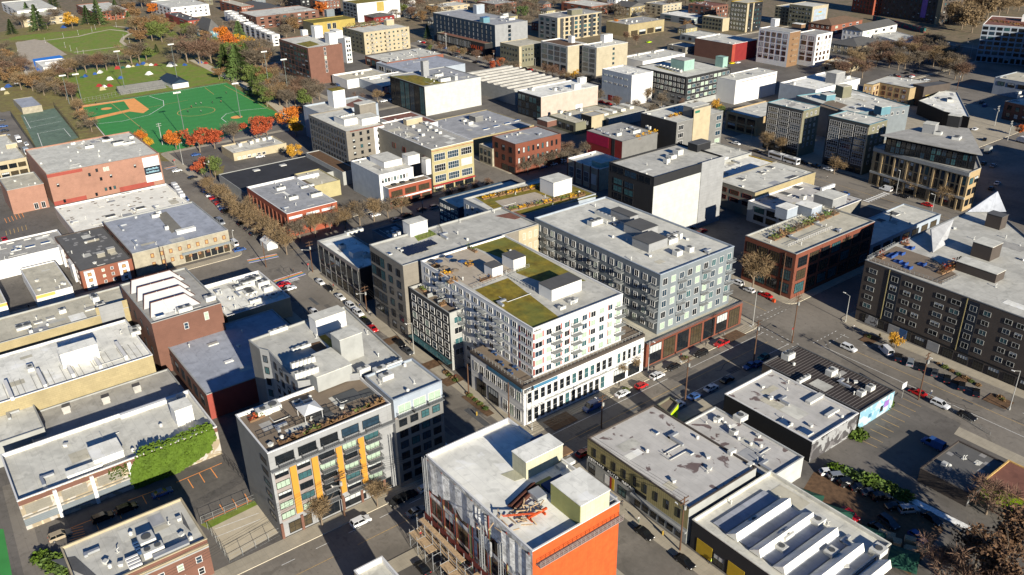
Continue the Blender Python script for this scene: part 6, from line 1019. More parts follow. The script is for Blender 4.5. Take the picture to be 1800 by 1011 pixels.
sheet('gravel_lot', [(365, 925), (452, 884), (492, 935), (404, 985)], 'park_path', .163); sheet('lawn', [(352, 922), (452, 878), (455, 886), (366, 930)], 'lawn', .166)
for a in ([(378, 930), (455, 902)], [(377, 945), (460, 912)]): ribbon('parking_line', a, .14, 'line_white', .168)
sheet('car_park', [(0, 378), (95, 352), (112, 398), (0, 425)], 'asphalt_dark', .162)
for i in range(6): ribbon('parking_line', [(8+i*6, 384-i*2), (12+i*6, 392-i*2)], .2, 'line_orange', .168); ribbon('parking_line', [(10+i*7, 406-i*2), (12+i*7, 414-i*2)], .2, 'line_yellow', .168)
sheet('car_park', [(1430, 830), (1475, 820), (1660, 930), (1600, 1011), (1400, 880)], 'soil', .162); sheet('path', [(1590, 878), (1612, 878), (1712, 928), (1700, 932)], 'line_white', .17)
for px, py, w, d in ((1530, 596, 2, 6), (1690, 668, 1.5, 6), (1755, 705, 3, 5), (1290, 590, 2, 7), (985, 740, 2.5, 8), (840, 712, 3, 12), (795, 668, 2, 6), (760, 640, 2, 5), (690, 598, 2, 5)):
    p = P(px, py, .17); sheet('planting_bed', [(p.x-w, p.y-d/2), (p.x+w, p.y-d/2), (p.x+w, p.y+d/2), (p.x-w, p.y+d/2)] if d < w*3.6 or px > 950 else [(p.x-d/2, p.y-1.2), (p.x+d/2, p.y-1.2), (p.x+d/2, p.y+1.2), (p.x-d/2, p.y+1.2)], 'soil', .17, True)
r = random.Random(17)
for i in range(130):   # asphalt repairs and manhole covers
    x, y, a = [(r.uniform(-139, -126), r.uniform(-50, 200), 1), (r.uniform(-300, -145), r.uniform(94, 106), 0), (r.uniform(-120, 30), r.uniform(205, 219), 0), (r.uniform(-295, -272), r.uniform(20, 330), 1), (r.uniform(-300, -150), r.uniform(329, 342), 0)][i % 5]; w, d = r.uniform(1, 2.4), r.uniform(2, 11)
    if a: w, d = w, d
    else: w, d = d, w
    sheet('road_patch', [(x, y), (x+w, y), (x+w, y+d), (x, y+d)], r.choice(['asphalt_dark', 'asphalt_dark', 'roof_dark', 'asphalt']), .024+.00006*i, True)
for i in range(46):   # tar sealed cracks
    x, y, a = [(r.uniform(-139, -126), r.uniform(-50, 200), 1), (r.uniform(-300, -145), r.uniform(94, 106), 0), (r.uniform(-120, 30), r.uniform(205, 219), 0), (r.uniform(-50, -22), r.uniform(112, 195), 1), (r.uniform(-300, -150), r.uniform(329, 342), 0)][i % 5]; q = [(x, y)]
    for k in range(6): q.append((q[-1][0]+(r.gauss(0, .5) if a else r.uniform(.8, 2.5)), q[-1][1]+(r.uniform(.8, 2.5) if a else r.gauss(0, .5))))
    ribw('tar_seam', q, .16, 'roof_black', .17 if x > -60 and y < 198 else .036)
sheet('turf_field', [(-40, 930), (6, 930), (22, 1015), (-40, 1040)], 'turf', .17); ribbon('path', [(20, 850), (60, 1000), (75, 1060)], 4, 'asphalt', .166)
# ================================================================ TREES AND PLANTS
TM = {}
def leafquads(m, c, s, r, mi=0, flat=1.):
    u = Vector((r.gauss(0, 1), r.gauss(0, 1), r.gauss(0, flat))).normalized(); t = u.orthogonal().normalized(); a = r.random()*6.28; v = u.cross(t); p = t*math.cos(a)+v*math.sin(a); q = u.cross(p)
    m.poly([c+p*s, c+q*s*.8, c-p*s, c-q*s*.8], mi)
def trunk_mesh(h, r, seed):
    rr = random.Random(seed); m = MB(); m.tube((0, 0, 0), (.1, .05, h*.4), r, r*.7, 7)
    for i in range(6):
        a = i*1.05+rr.random(); l = h*rr.uniform(.3, .48); z = h*rr.uniform(.28, .42); e = (math.cos(a)*l*.6, math.sin(a)*l*.6, z+l*.8); m.tube((.1, .05, z), e, r*.5, r*.14, 5)
        for k in range(2): b = a+rr.uniform(-.8, .8); m.tube(e, (e[0]+math.cos(b)*l*.4, e[1]+math.sin(b)*l*.4, e[2]+l*.4), r*.16, r*.05, 4)
    m.tube((.1, .05, h*.4), (0, 0, h*.85), r*.7, r*.12, 6); return m
def tree_meshes(kind, v):
    key = (kind, v)
    if key in TM: return TM[key]
    r = random.Random(hash(key[1]*31+len(kind)*7) & 999); m = MB(); t = None
    if kind.startswith('twig'):       # leafless: a haze of fine twigs
        t = trunk_mesh(10, .27, v)
        lobes = [(Vector((r.gauss(0, 1.7), r.gauss(0, 1.7), r.uniform(4.2, 8.6))), r.uniform(1.4, 2.3)) for _ in range(14)]
        for c, R_ in lobes:
            for i in range(120):
                d = Vector((r.gauss(0, 1), r.gauss(0, 1), r.gauss(.25, .8))).normalized(); a = c+d*R_*r.uniform(.1, .8); l = r.uniform(.7, 1.5); e = a+(d+Vector((r.gauss(0, .35), r.gauss(0, .35), r.gauss(.15, .3)))).normalized()*l
                s = d.orthogonal().normalized()*r.uniform(.035, .08); m.poly([a-s, a+s, e]); 
                if i % 3 == 0: s2 = d.cross(s).normalized()*.09; m.poly([a-s2, a+s2, e+Vector((r.gauss(0, .3), r.gauss(0, .3), 0))])
    elif kind in ('leaf_dark', 'leaf_cedar'):   # conifer, drooping sprays
        t = MB(); t.tube((0, 0, 0), (0, 0, 9), .28, .05, 6)
        for i in range(2600):
            f = r.random()**.8; z = .8+9.2*f; R_ = (1-f)*3.5*(.72+.28*math.sin(z*5.2+v))+.15; a = r.random()*6.28; q = R_*r.uniform(.45, 1.08); c = Vector((math.cos(a)*q, math.sin(a)*q, z-q*.28)); o = Vector((math.cos(a), math.sin(a), -.45)).normalized(); s = r.uniform(.2, .45); w_ = o.orthogonal().normalized()*s*.5
            m.poly([c-w_, c+o*s, c+w_, c-o*s*.6])
    elif kind == 'shrub':
        for i in range(420):
            d = Vector((r.gauss(0, 1), r.gauss(0, 1), abs(r.gauss(0, 1)))).normalized(); leafquads(m, Vector((d.x*1.2, d.y*1.2, d.z*1.1+.1))*r.uniform(.4, 1.05), r.uniform(.12, .26), r)
    else:
        t = trunk_mesh(10, .22, v); lobes = [(Vector((r.gauss(0, 1.5), r.gauss(0, 1.5), r.uniform(3.6, 8.6))), r.uniform(.9, 1.7)) for _ in range(17)]
        for c, R_ in lobes:
            for i in range(135):
                d = Vector((r.gauss(0, 1), r.gauss(0, 1), r.gauss(0, .8))).normalized(); leafquads(m, c+d*R_*r.uniform(.3, 1.1), r.uniform(.14, .34), r)
    TM[key] = (t, m); return TM[key]
TD = {}
def tree(kind, x, y, h, label, group=None, z=0., name=None, wide=1., mat=None):
    v = RND.randrange(3); mat = mat or kind; key = (kind, v, mat)
    if key not in TD:
        t, m = tree_meshes(kind, v); TD[key] = (t.mesh('trunk', ['bark']) if t else None, m.mesh('crown', [mat]))
    t, m = TD[key]; o = thing(name or {'leaf_dark': 'conifer_tree', 'leaf_cedar': 'conifer_tree', 'shrub': 'shrub'}.get(kind, 'tree'), label, 'shrub' if kind == 'shrub' else 'tree', (x, y, z), RND.uniform(0, 6.28), group); s = h/(2. if kind == 'shrub' else 10.)
    o.scale = (s*wide, s*wide, s)
    if t: link('trunk', t, o)
    link('crown', m, o); return o
def tpx(kind, px, py, h, label, group=None, **kw): p = P(px, py, 0); return tree(kind, p.x, p.y, h, label, group, **kw)
ORD = ['first', 'second', 'third', 'fourth', 'fifth', 'sixth', 'seventh', 'eighth', 'ninth', 'tenth', 'eleventh', 'twelfth', 'thirteenth', 'fourteenth', 'fifteenth', 'sixteenth', 'seventeenth', 'eighteenth', 'nineteenth', 'twentieth']
for i in range(12): tree('twig', -372+i*7.6+RND.uniform(-1, 1), 109.5, RND.uniform(7.5, 10), '%s bare street tree along the brick corner building from the park end' % ORD[i], 'bare trees by the brick corner building', mat='twig_gold', wide=1.1)
for i in range(8): tree('twig', -297.5, 119+i*6.6, RND.uniform(8, 11.5), '%s bare tree in front of the white restaurant from the crossing' % ORD[i], 'bare trees before the white restaurant', mat='twig_gold' if i % 2 else 'twig', wide=1.1)
for i in range(4): tree('twig', -299, 190+i*7, 5.5, '%s small bare tree under the red awning of the yellow building' % ORD[i], 'bare trees before the yellow building', mat='twig_red')
for i in range(5): tree('twig', -304, 238+i*7.5, 8.5, '%s bare tree in shade before the three storey brick corner building' % ORD[i], 'bare trees before the three storey brick building')
for i, (px, py, h) in enumerate(((1348, 266, 10), (1372, 272, 9), (1466, 306, 9), (1606, 345, 9), (1662, 362, 10), (1575, 335, 7))): tpx('twig', px, py, h, 'bare street tree %s' % ('left of the trolley bus', 'behind the trolley bus', 'before the second dark twin block', 'before the middle of the cream wedge building', 'at the right end of the cream wedge building', 'behind the white van by the wedge building')[i], 'bare trees on the wide street', mat='twig_gold')
for i, (px, py, k, h) in enumerate(((442, 150, 'leaf_green', 15), (448, 168, 'leaf_cedar', 15), (458, 178, 'leaf_green', 14), (470, 188, 'leaf_green', 13), (436, 122, 'leaf_cedar', 19), (412, 112, 'leaf_green', 17), (446, 104, 'leaf_gold', 17), (408, 96, 'leaf_orange', 18), (384, 100, 'leaf_dry', 15), (375, 92, 'leaf_green', 13), (468, 150, 'leaf_dry', 15), (484, 172, 'leaf_dry', 14), (462, 120, 'leaf_dry', 16), (345, 60, 'leaf_dry', 13), (325, 66, 'leaf_green', 13), (338, 72, 'twig', 14), (362, 78, 'leaf_dry', 13), (50, 30, 'leaf_dark', 15), (205, 24, 'leaf_dark', 15), (240, 36, 'leaf_dry', 14))): tpx(k, px, py, h, '%s tree in the tall mixed belt between the field and the townhouses' % {'leaf_green': 'olive green', 'leaf_cedar': 'light green', 'leaf_gold': 'yellow', 'leaf_orange': 'orange', 'leaf_dry': 'tawny', 'twig': 'bare', 'leaf_dark': 'dark green'}[k], 'mixed trees beyond the field', wide=1.25)
for px, py, h, lab in ((1322, 512, 14, 'tall bare tree left of the brick loft'), (1345, 505, 11, 'smaller bare tree against the brick loft wall'), (1000, 690, 5, 'thin bare sapling before the white podium nearest the corner'), (1048, 676, 6, 'thin bare sapling beside the parked white sedan'), (1085, 668, 6.5, 'bare sapling behind the dark red car'), (1112, 655, 7, 'golden bare sapling at the end of the white podium'), (567, 925, 8, 'bare tree before the orange panel block on the pavement'), (664, 892, 7, 'bare sapling in a soil square near the parked black car'), (1573, 612, 6, 'small tree with gold leaves left of the white van')):
    tpx('leaf_gold' if 'gold leaves' in lab else 'twig', px, py, h, lab, mat=None if 'gold leaves' in lab else 'twig_gold')
for px, py, h, k, lab in ((1733, 905, 9, 'twig', 'golden bare tree beside the low brown building'), (1712, 1000, 11, 'leaf_brown', 'rust brown tree at the bottom right, nearest the dark lot'), (1768, 985, 12, 'leaf_brown', 'rust brown tree at the bottom right edge'), (1745, 1040, 12, 'leaf_brown', 'rust brown tree cut by the bottom edge'), (1700, 1050, 10, 'twig', 'bare tangle at the bottom edge beside the rust brown trees'), (1795, 930, 7, 'twig', 'bare brown tree behind the rust brown ones'), (1650, 1010, 8, 'twig', 'bare tree beside the green tarps')): tpx(k, px, py, h, lab, mat='twig_red' if k == 'twig' else None, wide=1.25)
# park and fall colour
for px, py, h, k, lab in ((250, 252, 8, 'leaf_orange', 'small orange tree behind the big brick building roof'), (310, 262, 11, 'leaf_orange', 'orange autumn tree at the near edge of the sports field'), (352, 268, 14, 'leaf_red', 'big red autumn tree at the near edge of the sports field'), (378, 262, 13, 'leaf_red', 'second red autumn tree beside the big red one'), (412, 252, 12, 'twig', 'bare tree between the red autumn trees'), (452, 246, 14, 'leaf_red', 'bright red tree right of the bare one by the field'), (470, 238, 12, 'leaf_red', 'red tree nearest the hotel'), (510, 232, 15, 'leaf_orange', 'tall orange tree beside the hotel'), (521, 240, 11, 'leaf_gold', 'golden tree at the foot of the tall orange one'), (356, 308, 9, 'leaf_red', 'round dark red tree at the corner by the utility pole'), (380, 314, 11, 'leaf_green', 'green tree turning gold at the car park corner'), (515, 283, 9, 'leaf_gold', 'yellow tree at the far end of the diner'), (262, 262, 7, 'leaf_gold', 'small yellow tree beside the billboard'),
    (397, 124, 19, 'leaf_cedar', 'light green cedar beyond the field corner'), (420, 140, 24, 'leaf_cedar', 'broad dark green conifer right of the light green cedar'), (424, 85, 22, 'leaf_dark', 'tall pointed conifer behind the yellow tree'), (394, 84, 19, 'leaf_orange', 'tall orange brown tree left of the pointed conifer'), (430, 92, 15, 'leaf_gold', 'narrow yellow tree against the pointed conifer'), (452, 128, 18, 'twig', 'tall bare tree right of the broad conifer'), (440, 110, 18, 'twig', 'bare tree behind the broad conifer'), (465, 165, 14, 'leaf_green', 'olive green tree on the field edge beside the light mast'), (455, 150, 13, 'leaf_green', 'olive green tree behind the parked trucks'),
    (69, 54, 24, 'leaf_dark', 'tall conifer at the left end of the far lawn'), (176, 44, 24, 'leaf_dark', 'tall conifer before the banded brick building'), (156, 43, 18, 'leaf_dark', 'smaller conifer right of the yellow park tree'), (128, 50, 17, 'leaf_gold', 'wide yellow tree on the far lawn edge'), (22, 61, 14, 'leaf_dark', 'dark evergreen at the far left of the park'), (285, 74, 17, 'leaf_green', 'green tree beyond the curved path'), (276, 93, 7, 'leaf_dark', 'low dark evergreen right of the lawn'), (95, 14, 18, 'leaf_dark', 'dark conifer at the top edge left'), (228, 42, 12, 'leaf_dark', 'dark evergreen at the end of the far lawn'), (268, 26, 13, 'leaf_orange', 'orange tree beside the brick end white block'), (570, 28, 16, 'leaf_orange', 'orange tree before the dark brick block at the top'), (305, 74, 9, 'leaf_green', 'green bush under the big bare park tree')):
    tpx(k, px, py, h, lab, wide=1.5 if 'broad' in lab else 1.3 if k == 'leaf_dark' and h < 23 else 1.2, mat='twig' if k == 'twig' else None)
bare = [(330, 110, 20), (352, 112, 22), (372, 112, 17), (318, 100, 15), (232, 112, 15), (246, 110, 16), (258, 106, 14), (188, 124, 14), (172, 126, 14), (205, 120, 13), (152, 128, 14), (136, 132, 13), (120, 138, 14), (104, 146, 14), (88, 150, 14), (72, 156, 13), (58, 160, 13), (98, 166, 12), (78, 168, 11), (10, 116, 14), (26, 124, 14), (40, 132, 13), (8, 140, 14), (24, 150, 14), (38, 158, 12), (6, 96, 12), (240, 60, 16), (256, 62, 18), (268, 72, 17), (248, 78, 15), (280, 52, 15), (300, 60, 12), (100, 40, 15), (84, 50, 13), (40, 48, 14), (205, 36, 15), (232, 26, 14), (250, 14, 15), (308, 120, 11), (386, 140, 10), (478, 176, 13), (492, 186, 14), (505, 192, 12), (520, 186, 13), (535, 190, 12), (550, 184, 13), (562, 176, 11), (545, 170, 12), (530, 168, 12), (515, 162, 11), (500, 160, 11), (485, 150, 12), (470, 120, 15), (460, 100, 15), (482, 140, 11), (505, 72, 14), (518, 58, 15), (508, 52, 14), (128, 178, 12), (140, 200, 9), (150, 218, 9), (162, 232, 9), (110, 160, 11), (118, 176, 11)]
ANC = (('in the bare grove beside the reflecting pool', 0, 140, 90, 170), ('in the bare grove along the tennis court side of the field', 90, 170, 150, 240), ('in the bare grove above the tents', 140, 280, 100, 135), ('beyond the curved park path', 180, 320, 0, 90), ('in the big bare clump behind the field house', 280, 400, 90, 150), ('in the bare row between the field and the brown brick block', 440, 600, 95, 200), ('among the conifers at the far side of the park', 0, 180, 0, 90), ('below the white townhouses', 400, 600, 0, 95))
cnt = {}
def anchor(px, py):
    for t, x0, x1, y0, y1 in ANC:
        if x0 <= px < x1 and y0 <= py < y1: return t
    return 'at the edge of the park'
for px, py, h in bare:
    a = anchor(px, py); q = RND.random(); kk = 'twig' if q < .72 else 'leaf_dry' if q < .88 else 'leaf_green'; tpx(kk, px, py, h, '%s tree %s' % ({'twig': 'bare brown', 'leaf_dry': 'tawny leaved', 'leaf_green': 'olive green'}[kk], a), 'trees '+a, wide=1.3, mat=RND.choice(['twig', 'twig', 'twig_gold', 'twig_red']) if kk == 'twig' else None)
ur = [(1505, 122), (1522, 112), (1540, 118), (1556, 106), (1572, 112), (1590, 122), (1605, 105), (1622, 112), (1640, 118), (1655, 125), (1668, 132), (1678, 140), (1648, 98), (1630, 92), (1612, 90), (1495, 132), (1480, 140), (1515, 138), (1665, 108), (1580, 95), (1500, 112), (1548, 98), (1562, 120), (1578, 124), (1598, 98), (1615, 120), (1632, 108), (1645, 110), (1658, 116), (1672, 122), (1683, 132), (1470, 132), (1535, 104), (1625, 82), (1640, 88), (1690, 142)]
for i, (px, py) in enumerate(ur): tpx('twig', px, py, 12, 'bare brown tree among the parked cars below the grey hipped house', 'bare trees below the grey hipped house', wide=1.3, mat=RND.choice(['twig', 'twig_red', 'twig_gold']))
for i, (px, py) in enumerate(((1668, 42), (1690, 52), (1708, 58), (1722, 30), (1700, 28), (1745, 22), (1770, 24), (1790, 20), (1760, 10), (1730, 12), (1685, 22), (1675, 34), (1700, 44), (1715, 48), (1735, 34), (1755, 30), (1640, 18), (1712, 18), (1742, 4), (1780, 6))): tpx('leaf_green' if i % 3 else 'twig', px, py, 20, 'tall thin leaved tree left of the white gridded office', 'trees behind the white gridded office', wide=1.3, mat='twig_gold')
for px, py, h, k, lab in ((1207, 55, 10, 'leaf_dry', 'round tawny tree beside the dark car park'), (1083, 58, 12, 'leaf_orange', 'orange tree at the end of the cream dark block'), (1100, 75, 9, 'twig', 'first bare tree beside the open car park'), (1118, 80, 9, 'twig', 'second bare tree beside the open car park'), (880, 120, 8, 'leaf_orange', 'rust red tree at the corner below the orange letters'), (868, 124, 8, 'leaf_red', 'dark red tree at the corner below the orange letters'), (812, 98, 6, 'leaf_green', 'small green tree before the orange letters'), (755, 86, 8, 'leaf_dry', 'tawny tree at the corner left of the dark shop front'), (752, 68, 12, 'leaf_dark', 'dark evergreen right of the cream balcony block'), (757, 92, 6, 'leaf_green', 'green bush left of the dark shop front'), (1268, 215, 10, 'leaf_green', 'golden green tree beside the cream slab building'), (1258, 200, 9, 'leaf_gold', 'yellow tree beyond the cream slab building'), (1008, 142, 8, 'leaf_gold', 'yellow shrub tree at the foot of the stucco block'), (960, 135, 9, 'twig', 'bare tree under the grid windows of the stucco block'), (985, 140, 8, 'twig', 'second bare tree under the grid windows of the stucco block'), (1790, 240, 7, 'leaf_orange', 'rust orange bush before the dark brick building at right'), (1275, 160, 9, 'twig', 'bare tree beside the rusty streaked white wall'), (1330, 150, 9, 'twig', 'bare tree before the rusty streaked white wall'), (1352, 145, 9, 'twig', 'bare tree at the far end of the rusty streaked wall'), (1252, 345, 9, 'leaf_dark', 'green tree at the foot of the tall white wall'), (1130, 262, 8, 'leaf_gold', 'yellow tree behind the magenta venue'), (1060, 250, 8, 'twig', 'bare tree in front of the magenta wall')): tpx(k, px, py, h, lab, mat='twig_red' if k == 'twig' else None)
for i, (px, py) in enumerate(((640, 26), (710, 28), (725, 34), (742, 40), (716, 16), (700, 10), (735, 18), (760, 28), (772, 42), (690, 6), (880, 14), (868, 22), (905, 12), (842, 8), (925, 24), (655, 12))): tpx(['twig', 'leaf_green', 'twig', 'leaf_dry'][i % 4], px, py, 12, 'brown and green tree in the far grove behind the navy clad block', 'trees behind the navy clad block', wide=1.3, mat=['twig', 'leaf_green', 'twig_red', 'leaf_dry'][i % 4])
for i in range(34):
    px, py = RND.uniform(20, 1270), RND.uniform(-22, 4); tpx(['twig', 'twig', 'leaf_dry', 'leaf_green'][i % 4], px, py, 15, 'tree in the brown far off grove along the top edge', 'trees along the top edge', wide=1.4, mat=['twig', 'twig_gold', 'leaf_dry', 'leaf_dark'][i % 4])
for i, (px, py) in enumerate(((935, 22), (942, 14), (955, 10), (922, 34), (1160, 12), (1190, 8), (1205, 10), (1228, 20), (1175, 22), (1215, 14))): tpx('leaf_green' if i % 2 else 'twig', px, py, 13, 'dark shaded tree near the gabled houses at the top edge', 'trees near the gabled houses', wide=1.3, mat='leaf_dark' if i % 2 else 'twig')
for i, (px, py, n, lab) in enumerate(((1470, 840, 9, 'green bramble bush on the bank between the two lots'), (1552, 712, 3, 'low green bush at the foot of the sky blue mural'), (72, 992, 6, 'yellow green bush at the corner of the brown brick building'), (1512, 760, 1, 'green creeper at the edge of the graffiti wall'))):
    for k in range(n):
        px2, py2 = px+(k*15 if n > 5 else RND.uniform(-10, 10)), py+(-10+k*5.5 if n > 5 else RND.uniform(-8, 8)); tpx('shrub', px2, py2, RND.uniform(2.2, 3.6), lab, 'bushes: '+lab if n > 1 else None, mat=['leaf_ivy', 'leaf_cedar'][k % 2], wide=1.5)
k = 0
for px, py, n, dx, dy in ((1690, 662, 7, 13, 7), (1532, 594, 3, 7, 2), (840, 708, 8, 5, 4.2), (795, 665, 4, 6, 5), (1100, 686, 2, 4, -2), (1205, 630, 2, 4, -2), (640, 560, 2, 5, 4), (1762, 704, 3, 3, 3)):
    for i in range(n):
        tpx('shrub', px+dx*(i-n/2)*.9, py+dy*(i-n/2)*.9, RND.uniform(.9, 1.5), 'low shrub in the planting bed %s' % ('before the dark charcoal apartments', 'at the curved corner of the dark apartments', 'beside the kerb at the white podium', 'beside the dark grey wing', 'beside the white sedan', 'beside the black parked car', 'beside the row of white cars', 'at the right hand street corner')[k], 'kerb shrubs, bed number '+str(k+1), mat=['leaf_dry', 'leaf_green', 'leaf_dry', 'leaf_cedar'][i % 4], wide=1.3)
    k += 1

far = [(-450+14*i, 354) for i in range(10)]+[(-310.5, 244+12*i) for i in range(9)]+[(-455+13*i, 379.5) for i in range(12)]+[(-600+16*i, 371) for i in range(8)]+[(-478, 240+14*i) for i in range(10)]
for i, (x, y) in enumerate(far): tree('twig', x+RND.uniform(-2, 2), y, RND.uniform(6, 9.5), 'bare street tree on the %s' % ('wide street below the sawtooth warehouse', 'shaded street before the three storey brick building', 'pavement below the green windowed block', 'pavement near the orange letters', 'street beside the brown brick block')[0 if i < 10 else 1 if i < 19 else 2 if i < 31 else 3 if i < 39 else 4], 'bare street trees in the middle distance %d' % (0 if i < 10 else 1 if i < 19 else 2 if i < 31 else 3 if i < 39 else 4), mat=RND.choice(['twig', 'twig_gold', 'twig_red']), wide=1.1)
import numpy as np
ntree, grove = sum(1 for o_ in C.objects if o_.get('category') == 'tree'), []
for i in range(360):
    x, y = RND.uniform(-1050, -470), RND.uniform(150, 760); q = proj((x, y, 0))
    if not (-20 < q[0] < 1300 and -14 < q[1] < 70) or q[0] < 400 and q[1] > 20: continue
    if any(inside([(p_.x, p_.y) for p_ in [bb_.mat @ Vector((a, c, 0)) for a, c in inset(bb_.lp, -4)]], x, y) for bb_ in BLD.values()): continue
    if q[1] < 28 or ntree > 285: grove.append((x, y)); continue
    ntree += 1
    tree(['twig', 'leaf_dry', 'twig', 'leaf_green'][i % 4], x, y, RND.uniform(8, 13), 'brown garden tree among the houses at the upper edge', 'garden trees among the far houses', mat=['twig', 'leaf_dry', 'twig_red', 'leaf_dark'][i % 4], wide=1.3)
gm = MB()
t_, m_ = tree_meshes('twig', 1); gm.v += t_.v+m_.v[:len(m_.v)//2*1]; nv = len(t_.v); gm.f += t_.f+[tuple(k_+nv for k_ in f) for f in m_.f if max(f) < len(m_.v)//2]
bv = np.array(gm.v); fl = np.concatenate([np.array(f) for f in gm.f]); ft = np.array([len(f) for f in gm.f]); fm = np.array([0]*len(t_.f)+[1]*(len(gm.f)-len(t_.f)))
V, FL = [], []
for k, (x, y) in enumerate(grove):
    a, s_ = RND.uniform(0, 6.28), RND.uniform(.9, 1.4); c_, n_ = math.cos(a)*s_*1.25, math.sin(a)*s_*1.25
    V.append(np.stack([bv[:, 0]*c_-bv[:, 1]*n_+x, bv[:, 0]*n_+bv[:, 1]*c_+y, bv[:, 2]*s_], 1)); FL.append(fl+k*len(bv))
V, FL, FT = np.concatenate(V), np.concatenate(FL), np.tile(ft, len(grove)); me = bpy.data.meshes.new('grove'); me.vertices.add(len(V)); me.vertices.foreach_set('co', V.ravel()); me.loops.add(len(FL)); me.loops.foreach_set('vertex_index', FL.astype(np.int32)); me.polygons.add(len(FT)); st_ = np.concatenate([[0], np.cumsum(FT)[:-1]]); me.polygons.foreach_set('loop_start', st_.astype(np.int32))
me.materials.append(M('bark')); me.materials.append(M('twig')); me.polygons.foreach_set('material_index', np.tile(fm, len(grove)).astype(np.int32)); me.update(calc_edges=True); me.validate()
tag(link('grove', me), 'brown bare grove running along the whole top edge behind the houses', 'grove', None, 'stuff')
# ================================================================ VEHICLES
VM = {}
PROF = {  # side outline (x forward, z), then roof outline of the glass house: (x0 base, x1 top, x2 top, x3 base, belt z, roof z), half width
    'sedan': ([(-2.3, .35), (-2.32, .75), (-2.2, .95), (-1.5, .98), (1.0, .93), (2.1, .78), (2.3, .6), (2.28, .32)], (-1.75, -1.0, .25, 1.05, .94, 1.44), .9),
    'suv': ([(-2.3, .4), (-2.35, .85), (-2.28, 1.08), (1.1, 1.06), (2.1, .95), (2.3, .75), (2.28, .38)], (-2.2, -1.95, .45, 1.15, 1.05, 1.72), .95),
    'hatch': ([(-1.95, .35), (-2., .8), (-1.9, 1.0), (.9, .96), (1.85, .8), (2., .6), (1.98, .33)], (-1.85, -1.35, .2, 1.0, .96, 1.5), .87),
    'pickup': ([(-2.7, .45), (-2.72, 1.05), (-.7, 1.08), (1.3, 1.08), (2.5, 1.0), (2.65, .8), (2.62, .42)], (-.75, -.6, .55, 1.3, 1.06, 1.78), .96),
    'van': ([(-2.7, .4), (-2.75, 1.2), (1.75, 1.25), (2.5, 1.1), (2.7, .8), (2.66, .4)], (-2.74, -2.68, 1.0, 1.8, 1.2, 2.3), 1.0),
}
def loft_car(kind, paint):
    prof, (x0, x1, x2, x3, zb, zt), W = PROF[kind]; m = MB(); n = len(prof)
    for s in (-1, 1):   # body sides, slightly tucked
        pts = [(x, s*(W if z < .9 else W-.05), z) for x, z in prof]; m.poly(pts if s < 0 else list(reversed(pts)))
    for i in range(n-1):
        (xa, za), (xb, zb_) = prof[i], prof[i+1]; wa, wb = (W if za < .9 else W-.05), (W if zb_ < .9 else W-.05); m.poly([(xa, -wa, za), (xa, wa, za), (xb, wb, zb_), (xb, -wb, zb_)])
    m.poly([(prof[0][0], -W, prof[0][1]), (prof[-1][0], -W, prof[-1][1]), (prof[-1][0], W, prof[-1][1]), (prof[0][0], W, prof[0][1])])
    wt, wb = W-.2, W-.06
    m.box(x1, -wt, zt-.05, x2, wt, zt+.02)            # roof
    for xa, xb in ((x0, x1), (x3, x2)):               # pillars
        for s in (-1, 1): m.tube((xa, s*wb, zb), (xb, s*wt, zt-.02), .05, n=4)
    for s in (-1, 1): xm = (x1+x2)/2-.1; m.tube((xm, s*(wb+.01), zb), (xm, s*(wt+.01), zt), .045, n=4)
    if kind == 'pickup': m.box(-2.65, -.82, 1.0, -.75, .82, 1.085, 1)
    if kind == 'van':
        for s in (-1, 1): m.poly([(x0, s*(wb+.02), zb), (.3, s*(wb+.02), zb), (.3, s*(wt+.02), zt), (x1, s*(wt+.02), zt)])
    g = MB()
    A = [(x0, wb, zb), (x3, wb, zb), (x2, wt, zt-.04), (x1, wt, zt-.04)]
    g.poly([(x, -y, z) for x, y, z in A]); g.poly(list(reversed(A))); g.poly([(x3, -wb, zb), (x3, wb, zb), (x2, wt, zt-.04), (x2, -wt, zt-.04)]); g.poly([(x0, wb, zb), (x0, -wb, zb), (x1, -wt, zt-.04), (x1, wt, zt-.04)])
    xs = (prof[-1][0]-.85, prof[0][0]+.85); return m, g, xs, W, prof
def wheel_mesh():
    if 'wheel' not in VM:
        m = MB(); m.tube((0, -.11, 0), (0, .11, 0), .33, n=12); r_ = MB(); r_.tube((0, -.125, 0), (0, .125, 0), .2, n=8); VM['wheel'] = (m.mesh('wheel', ['rubber']), r_.mesh('rim', ['rim'])); q = MB(); q.box(-.04, -.18, -.07, .04, .18, .07); VM['hl'] = q.mesh('headlight', ['lamp_glass']); VM['tl'] = q.mesh('taillight', ['tail_red'])
    return VM['wheel']
def car(x, y, ang, kind, paint, label, group=None, z=.02, detail=True):
    key = (kind, paint)
    if key not in VM:
        m, g, xs, W, pr = loft_car(kind, paint); VM[key] = (m.mesh('body', [paint, 'rubber']), g.mesh('windows', ['glass_car']), xs, W, pr)
    b, g, xs, W, pr = VM[key]; nm = {'sedan': 'sedan_car', 'suv': 'suv', 'hatch': 'hatchback_car', 'pickup': 'pickup_truck', 'van': 'van'}[kind]
    o = thing(nm, label, {'suv': 'car', 'pickup': 'pickup', 'van': 'van'}.get(kind, 'car'), (x, y, z), ang, group); link('body', b, o); link('windows', g, o)
    w, rim = wheel_mesh()
    for wx in xs:
        for s in (-1, 1):
            q = link('wheel', w, o, (wx, s*(W-.08), .33))
            if detail: link('rim', rim, q)
    if detail:
        for s in (-1, 1): link('headlight', VM['hl'], o, (pr[-2][0]-.0, s*(W-.28), pr[-2][1]+.02)); link('taillight', VM['tl'], o, (pr[1][0], s*(W-.25), pr[1][1]+.03))
    return o
